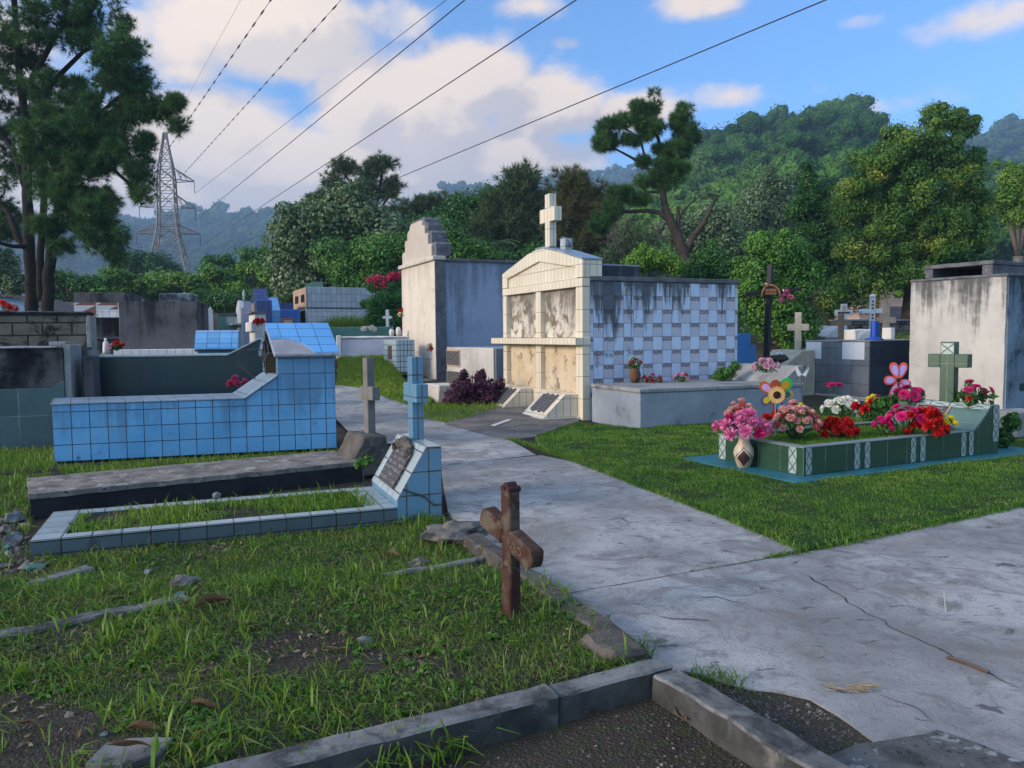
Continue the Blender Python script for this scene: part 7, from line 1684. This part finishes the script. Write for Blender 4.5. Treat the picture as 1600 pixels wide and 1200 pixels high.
# weedy plot in the foreground
kl = Vector((d1.x, d1.y)); k0 = Vector((ka.x, ka.y))
plot = [k0 + Vector((.0, .10)), k0 + kl * 4.2, Vector((-6, 2.5)), Vector((-6.5, 9.5)), W(-60, 735, .1), W(84, 726, .1), W(46, 800, .1), W(46, 867, 0), W(690, 808, 0), W(752, 848, .05), *[p for p in (le[4], le[3], le[2], le[1])]]
plot = [Vector((p[0], p[1])) for p in plot]
def zg(x, y): return ter(x, y) + .018 * mnoise.noise((x * 1.1, y * 1.1, 0)) + .010 * mnoise.noise((x * 4.3, y * 4.3, 3)) - .006
def inview(p): return p[np.abs(p[:, 0]) / p[:, 1] < .78]
rub = [W(*q_, 0) for q_ in ((-80, 775), (30, 790), (48, 830), (40, 872), (85, 893), (50, 912), (10, 905), (-80, 925))]
bl = [W(*q_, .05) for q_ in ((-80, 1085), (40, 1095), (95, 1115), (150, 1128), (170, 1160), (270, 1175), (240, 1230), (-80, 1240))]
midp = [W(*q_, .05) for q_ in ((505, 1035), (560, 1022), (640, 1030), (700, 1050), (640, 1075), (560, 1068))]
S1 = inview(scatter(plot, 160000, 31, (1.5, -.40, 4), (rub, bl, midp)))
S2 = inview(scatter(plot, 20000, 32, (1.3, -.1, 9), (rub, bl)))
S3 = inview(scatter(plot, 2600, 33, (1.0, .1, 14)))
tuft = []
r = np.random.default_rng(35)
for c in scatter(plot, 330, 34, (.8, .0, 9)):
    k = r.integers(6, 16); tuft.append(c + r.normal(size=(k, 2)) * .022)
tuft = inview(np.concatenate(tuft))
near = [W(200, 1180, 0), W(760, 1180, 0), W(780, 1100, 0), W(560, 1165, 0)]
grass('creeping_grass', 'short patchy creeping grass of the foreground plot', [blades(S1, zg, .036, .0048, 1.9, 41), blades(S2, zg, .07, .0055, 1.5, 42)], lm_short)
grass('weed_grass', 'taller bright weed grass scattered over the foreground plot', [blades(S3, zg, .10, .007, 1.3, 43), blades(tuft, zg, .13, .008, 1.3, 44), blades(inview(scatter(plot, 1500, 37, (1.2, .08, 27))), zg, .12, .012, 1.5, 49), blades(inview(scatter(plot, 420, 36, (1.2, .0, 17))), zg, .15, .013, 1.35, 48)], lm_weed)
Bc = inview(scatter(plot, 1500, 38, (1.3, -.05, 31), (rub, bl))); Bc = np.column_stack([Bc, [zg(x, y) + .014 for x, y in Bc]])
V, F = leaves_np(Bc, np.full(len(Bc), .028), 11000, .026, .017, 1.4, 39, .45, .1)
kind(np_mesh('broad_leaf_weeds', V, F, leaf_mat('weed_leaf', ((.025, .07, .012), (.055, .13, .02), (.10, .19, .03)), .5, .25, 3)), 'stuff', 'small round leaved weeds creeping over the plot')
# other weedy strips
def pxpoly(*pts): return [Gp(*p) for p in pts]
strips = [(pxpoly((-90, 702), (84, 702), (84, 732), (-90, 745)), 3000, .12, ter), (pxpoly((86, 728), (526, 704), (540, 712), (500, 716), (105, 744)), 3500, .10, ter), ]
lay = [blades(scatter(p, n, 50 + i), zf, h, .008, 1.0, 60 + i) for i, (p, n, h, zf) in enumerate(strips)]
# bed of the kerbed grave
TK = bpy.data.objects['kerbed_grave']; kx = TK.rotation_euler.z; k0_ = Vector(TK.location)
bed = [k0_ + vec(kx) * a + vec(kx + math.pi / 2) * b for a, b in ((.22, .14), (2.55, .14), (2.55, .88), (.22, .88))]
lay.append(blades(scatter(bed, 4200, 71, (1.5, -.3, 2)), lambda x, y: .03 + .09, .07, .008, 1.1, 72))
lay.append(blades(scatter(bed, 200, 73, (1.5, .0, 2)), lambda x, y: .03 + .09, .15, .010, 1.1, 74))
# front of the far grass slope, terrace, hedge foot, bush foot
slay = []
slope = pxpoly((527, 602), (560, 607), (620, 628), (660, 640), (690, 612), (628, 590), (632, 552), (530, 556))
slay.append(blades(scatter(slope, 30000, 81), base_z, .10, .020, .9, 82))
slay.append(blades(scatter(pxpoly((640, 652), (700, 662), (760, 645), (790, 634), (700, 628), (655, 638)), 3500, 83), base_z, .14, .012, .9, 84))
hb_ = [at_y(512, 510, 28.6), at_y(616, 510, 28.6), at_y(616, 508, 31), at_y(512, 508, 31)]
lay.append(blades(scatter(hb_, 6000, 85), lambda x, y: base_z(x, y) + .2, .75, .03, .7, 86))
ter_ = [at_y(1258, 530, 22), at_y(1440, 530, 22), at_y(1480, 520, 34), at_y(1240, 520, 34)]
slay.append(blades(scatter(ter_, 14000, 87), base_z, .09, .025, .9, 88))
LEAFK = 1.9
grass('slope_grass', 'rough yellow green grass on the far slope and terrace', slay, leaf_mat('slope_grass', ((.05, .085, .015), (.09, .14, .02), (.14, .17, .035)), .6, .3, 1.0))
LEAFK = 1.6
# weeds at path edges, in the joint and along kerbs
def linep(a, b, n, sd, sg=.02):
    r = np.random.default_rng(sd); t = r.random(n)[:, None]; a = np.array([a[0], a[1]]); b = np.array([b[0], b[1]]); return a + (b - a) * t + r.normal(size=(n, 2)) * sg
lay.append(blades(linep(J1r, W(1200, 872), 240, 91, .02), lambda x, y: .03, .045, .006, 1.2, 92))
lay.append(blades(linep(W(1200, 872), W(1080, 893), 60, 93, .008), lambda x, y: .03, .03, .005, 1.2, 94))
lay.append(blades(linep(W(700, 1180, 0), W(500, 1195, 0), 260, 95, .07), lambda x, y: .0, .16, .010, 1.1, 96))
lay.append(blades(linep(W(985, 1035, 0), W(1000, 1030, 0), 60, 97, .03), lambda x, y: .02, .12, .007, 1.0, 98))
lay.append(blades(linep(W(1085, 1062, 0), W(1160, 1085, 0), 170, 99, .03), lambda x, y: .0, .10, .006, 1.1, 100))
lay.append(blades(linep(W(690, 812), W(630, 800, .08), 130, 101, .04), ter, .12, .008, 1.1, 102))
grass('edge_grass', 'weed grass along kerbs, path edges and the far grassy slope', lay, lm_weed)

LEAFK = 1
Lp = inview(scatter(plot, 5200, 45, (1.1, -.25, 21))); r = np.random.default_rng(46)
Cz = np.column_stack([Lp, [zg(x, y) + .012 for x, y in Lp]])
V, F = leaves_np(Cz, np.full(len(Cz), .012), 5200, .034, .012, 1.2, 47, .5, .1)
kind(np_mesh('leaf_litter', V, F, leaf_mat('litter', ((.05, .03, .02), (.13, .085, .05), (.24, .18, .11), (.30, .27, .22)), .9, .1, 3)), 'stuff', 'brown bits of dead leaves and straw lying in the plot')
# ------------------------------------------------------------------ loose stones and dry leaves
def stone(px, py, r, label, mat=None, sd=1, flat=.6, z=None, amp=.38, name='loose_stone'):
    q = G(px, py); k = r * q.y / FPX
    o = MB().blob((0, 0, k * flat * .25), k, k * .8, k * flat, amp, 1 if k < .05 else 2, sd, facet=2.3).build(name, mat or m_rock, None, q if z is None else (q.x, q.y, z)); o.rotation_euler = (0, 0, sd)
    return tag(o, label, 'stone')
for a in ((569, 1003, 13, 'blue grey stone in the grass left of the red cross', None, 3), (652, 882, 20, 'flat pale stone lying before the thin old kerb', m_lrock, 4, .35), (285, 912, 22, 'pale concrete rubble lump near the small kerb', m_lrock, 5, .45), (306, 908, 12, 'grey stone chip right of the rubble lump', None, 6),
          (281, 929, 11, 'green tile shard in the grass', m_rockg, 7, .4), (232, 895, 9, 'dark grey stone left of the rubble lump', None, 8), (235, 853, 8, 'small dark stone against the pale blue kerb', None, 9), (340, 805, 8, 'little grey stone resting on the pale blue kerb', None, 10, .8, .17),
          (20, 815, 18, 'grey broken block in the rubble by the dark slab', None, 11), (20, 845, 17, 'grey green lump low in the rubble at left', None, 12), (12, 858, 10, 'green shard in the rubble at left', m_rockg, 13), (55, 889, 16, 'green mossy shard below the pale blue corner', m_rockg, 14, .4), (8, 830, 12, 'pale lump at the left edge of the rubble', m_lrock, 15), (5, 885, 12, 'pale flat fragment at the left edge', m_lrock, 16, .3),
          (163, 1150, 8, 'dark pebble left of the flat concrete chunk', None, 17), (808, 1135, 6, 'dark pebble inside the kerb frame', None, 18), (596, 1030, 6, 'small blue pebble right of the blue grey stone', None, 19), (108, 1118, 9, 'pale pebble on the bare soil', m_lrock, 20), (1503, 948, 5, 'dark pebble on the pale path', m_slabside, 21), (1470, 946, 4, 'tiny dark clod on the path', m_slabside, 22), (1146, 1004, 4, 'small clod on the near path', m_slabside, 23)):
    px, py, r_, lab = a[:4]; stone(px, py, r_, lab, a[4] if len(a) > 4 else None, a[5] if len(a) > 5 else 1, a[6] if len(a) > 6 else .6, a[7] if len(a) > 7 else None)
q = G(716, 845); o = MB().blob((0, 0, .05), .25, .14, .10, .35, 3, 5, facet=1.4).build('lichen_rock', m_lrock, None, q); o.rotation_euler = (0, .1, R(30)); tag(o, 'flat layered lichen covered rock by the path beside the blue headstone', 'rock')
q = G(205, 1185); mb = MB().prism([(-.13, -.08), (.02, -.10), (.11, -.06), (.13, .05), (-.02, .08), (-.10, .06)], 'xy', 0, .045, 0); tag(mb.build('concrete_chunk', m_kerb, None, (q.x, q.y, q.z - .005), R(10), bevel=.006, rough=(.006, .05, 9)), 'flat angular concrete chunk at the lower left', 'rubble')
m_dry = leaf_mat('dry_leaf', ((.10, .05, .028), (.17, .10, .055)), .8, .15, 6)
def dry_leaf_mesh(sd):
    rn = random.Random(sd); v = []; f = []; n = 8; c = rn.uniform(.5, 1.4)
    for k in range(n + 1):
        t = k / n; w = .12 * math.sin(math.pi * min(1, t * .96 + .03)) ** .8
        for j in (-1, 0, 1): v.append((t - .5, j * w, .05 * c * math.sin(t * 3.1 + sd) + .03 * math.sin(t * 9 + sd * 2) + (abs(j) * w * c * (1.0 + .5 * math.sin(t * 5 + sd * j)))))
    for k in range(n):
        for j in range(2): i = k * 3 + j; f.append((i, i + 1, i + 4, i + 3))
    me = bpy.data.meshes.new('dry_leaf'); me.from_pydata(v, [], f); me.materials.append(m_dry); return me
for sd, (px, py, ln, ang, lab) in enumerate(((335, 950, 62, 40, 'long rolled brown leaf lying across the old kerb'), (392, 985, 48, -5, 'reddish dry leaf below the long rolled one'), (322, 1110, 55, -15, 'dark brown leaf in the middle of the weedy plot'), (528, 1020, 40, -12, 'pale tan leaf in the grass right of the plot middle'), (120, 1155, 50, -60, 'brown curled leaf stuck at the lower left'), (135, 1188, 30, -70, 'small reddish leaf beside the concrete chunk'), (225, 1150, 60, 5, 'crumpled reddish leaf behind the concrete chunk'), (205, 1195, 70, 20, 'big brown leaf lying on the concrete chunk'),
        (248, 855, 26, 50, 'tan leaf scrap by the pale blue kerb'), (910, 1115, 42, -70, 'orange brown rolled leaf inside the kerb frame'), (1062, 1122, 52, 100, 'yellow brown husk leaning by the right kerb'), (610, 870, 40, -30, 'thin brown leaf behind the flat pale stone'), (290, 950, 28, 70, 'small folded leaf beside the old kerb'), (312, 925, 34, -60, 'pale upright leaf near the green shard'), (48, 1140, 60, 3, 'dry pale leaf at the left margin'), (852, 1065, 12, 0, 'tiny yellow leaf on the near kerb'), (1490, 1140, 30, 20, 'thin dead leaf on the mossy patch'))):
    q = G(px, py); k = ln * q.y / FPX; o = bpy.data.objects.new('dry_leaf', dry_leaf_mesh(sd)); COL.objects.link(o)
    o.location = (q.x, q.y, q.z + .022 + (.11 if px in (852,) else .045 if px == 205 else 0)); o.rotation_euler = (random.uniform(-.3, .3), random.uniform(-.15, .15), R(ang)); o.scale = (k, k, k); tag(o, lab, 'leaf', 'dry leaves lying about')
st = MB()
for k in range(16): 
    a = W(1315, 1078, .04) + Vector((random.uniform(-.1, .1), random.uniform(-.03, .03))); an = random.uniform(-.5, .2); d_ = Vector((math.cos(an), math.sin(an))) * random.uniform(.05, .13); st.tube([(a.x, a.y, .045 + k * .001), (a.x + d_.x, a.y + d_.y, .045 + random.uniform(0, .02))], .0022, 4)
tag(st.build('straw', plain('straw', (.34, .25, .14), .8)), 'small heap of straw lying on the path', 'straw')
sk = MB()
a, b = W(1480, 1028, .04), W(1545, 1052, .04); sk.tube([(a.x, a.y, .045), (a.x * .5 + b.x * .5, a.y * .5 + b.y * .5 + .01, .05), (b.x, b.y, .045)], .008, 5)
tag(sk.build('stick', plain('brown_stick', (.11, .065, .04), .8)), 'thin brown stick lying on the path at right', 'stick')
def crack(pts, wd, label):
    P_ = [W(*p, .036) for p in pts]; Q = []
    for a, b in zip(P_, P_[1:]):
        for k in range(8): Q.append(a.lerp(b, k / 8))
    Q = [q + Vector((mnoise.noise((q.x * 9, q.y * 9, 1)), mnoise.noise((q.x * 9, q.y * 9, 5)))) * .035 for q in Q]
    v = []; f = []
    for k, q in enumerate(Q):
        d = (Q[min(k + 1, len(Q) - 1)] - Q[max(k - 1, 0)]).normalized(); w_ = wd * (.35 + .9 * abs(mnoise.noise((k * .37, wd * 999, 2)))) * min(1, k / 4, (len(Q) - 1 - k) / 4 + .05)
        for s_ in (1, -1): v.append((q.x - d.y * w_ * s_, q.y + d.x * w_ * s_, .0385))
    for k in range(len(Q) - 1): f.append((2 * k, 2 * k + 1, 2 * k + 3, 2 * k + 2))
    kind(np_mesh('path_crack', np.array(v), np.array(f), m_dark), 'structure', label)
crack([(1246, 892), (1296, 920), (1356, 960), (1413, 988), (1473, 1020), (1533, 1047), (1620, 1090)], .006, 'long crack running across the near path slab')
crack([(1090, 934), (1120, 933), (1150, 940), (1185, 949)], .006, 'short curved crack in the middle of the path')
crack([(1275, 971), (1300, 966), (1325, 968)], .004, 'small arched crack in the near path')
crack([(1372, 1083), (1400, 1095), (1440, 1112), (1470, 1130)], .004, 'faint crack near the straw heap')
def gravel(poly, n, smin, smax, zf, seed):
    p = scatter(poly, n, seed); r = np.random.default_rng(seed); n = len(p); sz = smin + (smax - smin) * r.random(n) ** 3
    z = np.array([zf(x, y) for x, y in p]); base = np.array([[1, 0, 0], [-1, 0, 0], [0, 1, 0], [0, -1, 0], [0, 0, .7], [0, 0, -.5]], float)
    V = base[None] * r.uniform(.6, 1.2, (n, 6, 1)) + r.normal(size=(n, 6, 3)) * .22; a = r.uniform(0, 6.28, n); c, s_ = np.cos(a), np.sin(a)
    V = np.stack([V[..., 0] * c[:, None] - V[..., 1] * s_[:, None], V[..., 0] * s_[:, None] + V[..., 1] * c[:, None], V[..., 2]], -1) * sz[:, None, None] + np.column_stack([p, z])[:, None, :]
    T_ = np.array([[0, 2, 4], [2, 1, 4], [1, 3, 4], [3, 0, 4], [2, 0, 5], [1, 2, 5], [3, 1, 5], [0, 3, 5]]); F = (np.arange(n)[:, None, None] * 6 + T_[None]).reshape(-1, 3)
    return V.reshape(-1, 3), F
kind(sheet('soil_patch', [(q_.x, q_.y) for q_ in [W(*p_) for p_ in ((1030, 1046), (1062, 1049), (1092, 1050), (1172, 1073), (1210, 1077), (1262, 1086), (1305, 1108), (1340, 1134), (1385, 1165), (1420, 1250), (1300, 1250), (1160, 1130))]], -.02, .027, m_soil, .01, .08), 'structure', 'gravelly soil between the kerb and the broken path edge')
m_grav = leaf_mat('gravel', ((.045, .038, .032), (.08, .07, .06), (.13, .115, .10), (.25, .23, .21)), .95, 0, 4)
pit = [Vector((ka.x, ka.y)) + Vector((d1.x, d1.y)) * a + Vector((d2.x, d2.y)) * b for a, b in ((0, .05), (1.9, .05), (1.9, 1.2), (0, 1.2))]
brk_poly = [W(*q_) for q_ in ((1050, 1050), (1092, 1056), (1172, 1080), (1262, 1093), (1335, 1140), (1372, 1166), (1390, 1190), (1290, 1190), (1160, 1110))]
soil_poly = [W(*q_, 0) for q_ in ((-60, 1210), (330, 1230), (420, 1180), (250, 1120), (-60, 1090))]
G_ = [gravel(pit, 2300, .002, .013, zg, 301), gravel(brk_poly, 1100, .002, .013, lambda x, y: .027, 302), gravel(soil_poly, 1200, .002, .010, zg, 303), gravel([W(*q_, 0) for q_ in ((-60, 905), (75, 895), (46, 800), (-60, 780))], 420, .006, .055, zg, 304)]
o_ = 0; VV = []; FF = []
for V, F in G_: VV.append(V); FF.append(F + o_); o_ += len(V)
kind(np_mesh('gravel', np.concatenate(VV), np.concatenate(FF), m_grav), 'stuff', 'loose grey gravel and crumbs on the bare soil')
sk = MB(); a, b = W(1475, 935, .04), W(1478, 955, .04); sk.tube([(a.x, a.y, .08), (b.x, b.y, .04)], .004, 5); tag(sk.build('twig', m_tape), 'short pale twig on the right of the path', 'stick')
a, b = W(775, 665, .05), W(800, 656, .05); tag(MB().box(0, 0, 0, (b - a).length, .09, .012).build('paint_streak', m_whiteplate, None, (a.x, a.y, .046), math.atan2(b.y - a.y, b.x - a.x)), 'white broken strip lying on the dirty apron', 'strip')

# ------------------------------------------------------------------ sky, sun, air
SUN_EL, SUN_AZ = R(17), R(-112)       # azimuth from +Y, clockwise positive
w_ = bpy.data.worlds.new('World'); S.world = w_; w_.use_nodes = True; t = w_.node_tree; t.nodes.clear()
class WN(NT):
    def __init__(s, tree): s.t = tree
N = WN(t)
sky = N.n('ShaderNodeTexSky', sky_type='NISHITA', sun_disc=False, sun_elevation=SUN_EL, sun_rotation=SUN_AZ, altitude=300, air_density=1.0, dust_density=0.25, ozone_density=3.0)
tc = N.n('ShaderNodeTexCoord').outputs['Generated']; sp = N.n('ShaderNodeSeparateXYZ'); N.put(sp.inputs[0], tc)
X, Y, Z = sp.outputs
az = N.m('ARCTAN2', X, Y); el = N.m('ARCTAN2', Z, N.m('SQRT', N.m('ADD', N.m('MULTIPLY', X, X), N.m('MULTIPLY', Y, Y))))
def azel(px, py):
    d = ray(px, py).normalized(); return math.atan2(d.x, d.y), math.atan2(d.z, math.hypot(d.x, d.y))
cmb = N.n('ShaderNodeCombineXYZ'); N.put(cmb.inputs[0], az); N.put(cmb.inputs[1], N.m('MULTIPLY', el, 1.35)); uv = cmb.outputs[0]
def shifted(dx, dy):
    ad = N.n('ShaderNodeVectorMath', operation='ADD'); N.put(ad.inputs[0], uv); ad.inputs[1].default_value = (dx, dy, 0); return ad.outputs[0]
def fb(v, sc, det=7, ro=.55): return N.noise(v, sc, det, ro, .15)
blobs = [(400, 35, 170, 75, 1.0), (300, 60, 120, 60, .7), (250, 215, 120, 60, .75), (360, 210, 110, 70, .9), (560, 160, 70, 70, 1.0), (640, 190, 160, 90, 1.0), (740, 130, 95, 60, 1.05), (850, 170, 130, 55, .9), (980, 175, 90, 32, .75), (500, 270, 330, 65, 1.0), (780, 250, 230, 55, .8), (620, 30, 120, 50, .42), (700, 90, 70, 40, .4), (1160, 150, 95, 24, .42), (1285, 130, 55, 20, .28), (1400, 165, 120, 26, .36), (1345, 33, 50, 18, .42), (1540, 28, 110, 30, .46), (890, 66, 34, 12, .28), (1080, 5, 85, 25, .46), (830, 8, 80, 24, .45), (200, 300, 300, 60, .9), (1000, 240, 90, 30, .3), (300, 110, 70, 30, .6), (-150, 100, 200, 200, .8), (1900, 120, 200, 60, .5)]
def density(v_uv, sh=(0, 0)):
    s3 = N.n('ShaderNodeSeparateXYZ'); N.put(s3.inputs[0], v_uv); tot = None
    for px, py, rx, ry, am in blobs:
        a0, e0 = azel(px, py); e0 *= 1.35
        dx_ = N.m('DIVIDE', N.m('SUBTRACT', s3.outputs[0], a0), rx / FPX * .92); dy_ = N.m('DIVIDE', N.m('SUBTRACT', s3.outputs[1], e0), ry / FPX * 1.35)
        d2_ = N.m('ADD', N.m('MULTIPLY', dx_, dx_), N.m('MULTIPLY', dy_, dy_))
        g_ = N.m('MULTIPLY', N.m('POWER', 2.718, N.m('MULTIPLY', d2_, -.9)), am)
        tot = g_ if tot is None else N.m('MAXIMUM', tot, g_)
    n1 = fb(v_uv, 6.0); n2 = fb(v_uv, 22, 5, .6)
    return N.m('ADD', tot, N.m('ADD', N.m('MULTIPLY', N.m('SUBTRACT', n1, .5), 1.25), N.m('MULTIPLY', N.m('SUBTRACT', n2, .5), .35)))
dA = density(uv)
# elsewhere in the sky (behind the camera) unseen broken cloud from noise, added and brightened for fill
behind = N.m('MAXIMUM', N.ramp(N.m('ABSOLUTE', az), .95, 1.3), N.ramp(el, .62, .95))
dB = N.m('MULTIPLY', N.m('SUBTRACT', fb(tc, 2.2), .47), 4.0)
dB = N.m('MULTIPLY', dB, N.ramp(el, -.05, .1))
den = N.m('ADD', N.m('MULTIPLY', dA, N.m('SUBTRACT', 1.0, behind)), N.m('MULTIPLY', dB, behind))
mask = N.ramp(den, .20, .58)
dS = density(shifted(-.035, .045))
lit = N.ramp(N.m('SUBTRACT', den, dS), -.10, .16)
lown = N.ramp(el, .10, .30)
big = fb(shifted(3.1, 1.7), 3.4, 4)
lit2 = N.m('ADD', N.m('MULTIPLY', lit, .55), N.m('MULTIPLY', N.m('ADD', N.m('MULTIPLY', lown, .55), N.m('MULTIPLY', N.ramp(big, .38, .62), .45)), .45))
ccol = N.mix(lit2, (.37, .35, .375), (.90, .72, .54))
west = N.ramp(az, .15, -.35)
ccol = N.mix(N.m('MULTIPLY', west, .35), ccol, (.86, .70, .55))
bg1 = N.n('ShaderNodeBackground'); N.put(bg1.inputs[0], N.mix(1.0, sky.outputs[0], (.78, 1.04, 1.30), 'MULTIPLY')); bg1.inputs[1].default_value = .14
bg2 = N.n('ShaderNodeBackground'); N.put(bg2.inputs[0], N.mix(behind, ccol, (.80, .90, 1.0))); brt = N.m('MULTIPLY', behind, N.m('MAXIMUM', N.ramp(el, .45, .95), N.m('MULTIPLY', N.ramp(N.m('MULTIPLY', X, -1.0), .3, .75), .9)))
N.put(bg2.inputs[1], N.m('ADD', .9, N.m('SUBTRACT', N.m('MULTIPLY', brt, 2.1), N.m('MULTIPLY', behind, .35))))  # unseen cloud overhead and to the left boosted as added fill light
mxs = N.n('ShaderNodeMixShader'); N.put(mxs.inputs[0], N.m('MULTIPLY', mask, .93)); t.links.new(bg1.outputs[0], mxs.inputs[1]); t.links.new(bg2.outputs[0], mxs.inputs[2])
wo_ = N.n('ShaderNodeOutputWorld'); t.links.new(mxs.outputs[0], wo_.inputs[0])

sl_ = bpy.data.lights.new('sun', 'SUN'); so = bpy.data.objects.new('sun', sl_); COL.objects.link(so)
sl_.energy = 2.3; sl_.angle = R(18); sl_.color = (1.0, .79, .57)
sd_ = Vector((math.sin(SUN_AZ) * math.cos(SUN_EL), math.cos(SUN_AZ) * math.cos(SUN_EL), math.sin(SUN_EL)))
so.rotation_euler = sd_.to_track_quat('Z', 'Y').to_euler(); so.location = sd_ * 50

HAZE = .00058
hz = MB().box(-1350, -70, -5, 1350, 1500, 260)
hm = NT('haze_air'); hm.t.nodes.remove(hm.out); hm.out = hm.n('ShaderNodeOutputMaterial')
pv = hm.n('ShaderNodeVolumePrincipled'); pv.inputs['Color'].default_value = (.50, .72, 1.0, 1); pv.inputs['Density'].default_value = HAZE; pv.inputs['Anisotropy'].default_value = .2
hm.t.links.new(pv.outputs[0], hm.out.inputs['Volume'])
if HAZE > 0: kind(hz.build('haze', hm.mat), 'stuff', 'pale bluish air haze over the whole place')

S.render.engine = 'CYCLES'
S.view_settings.view_transform = 'Standard'; S.view_settings.look = 'None'; S.view_settings.exposure = 0.72; S.view_settings.gamma = 1.0
S.cycles.use_denoising = True
S.cycles.max_bounces = 6; S.cycles.diffuse_bounces = 3; S.cycles.glossy_bounces = 2; S.cycles.transmission_bounces = 2; S.cycles.volume_bounces = 0; S.cycles.transparent_max_bounces = 4
S.cycles.caustics_reflective = False; S.cycles.caustics_refractive = False
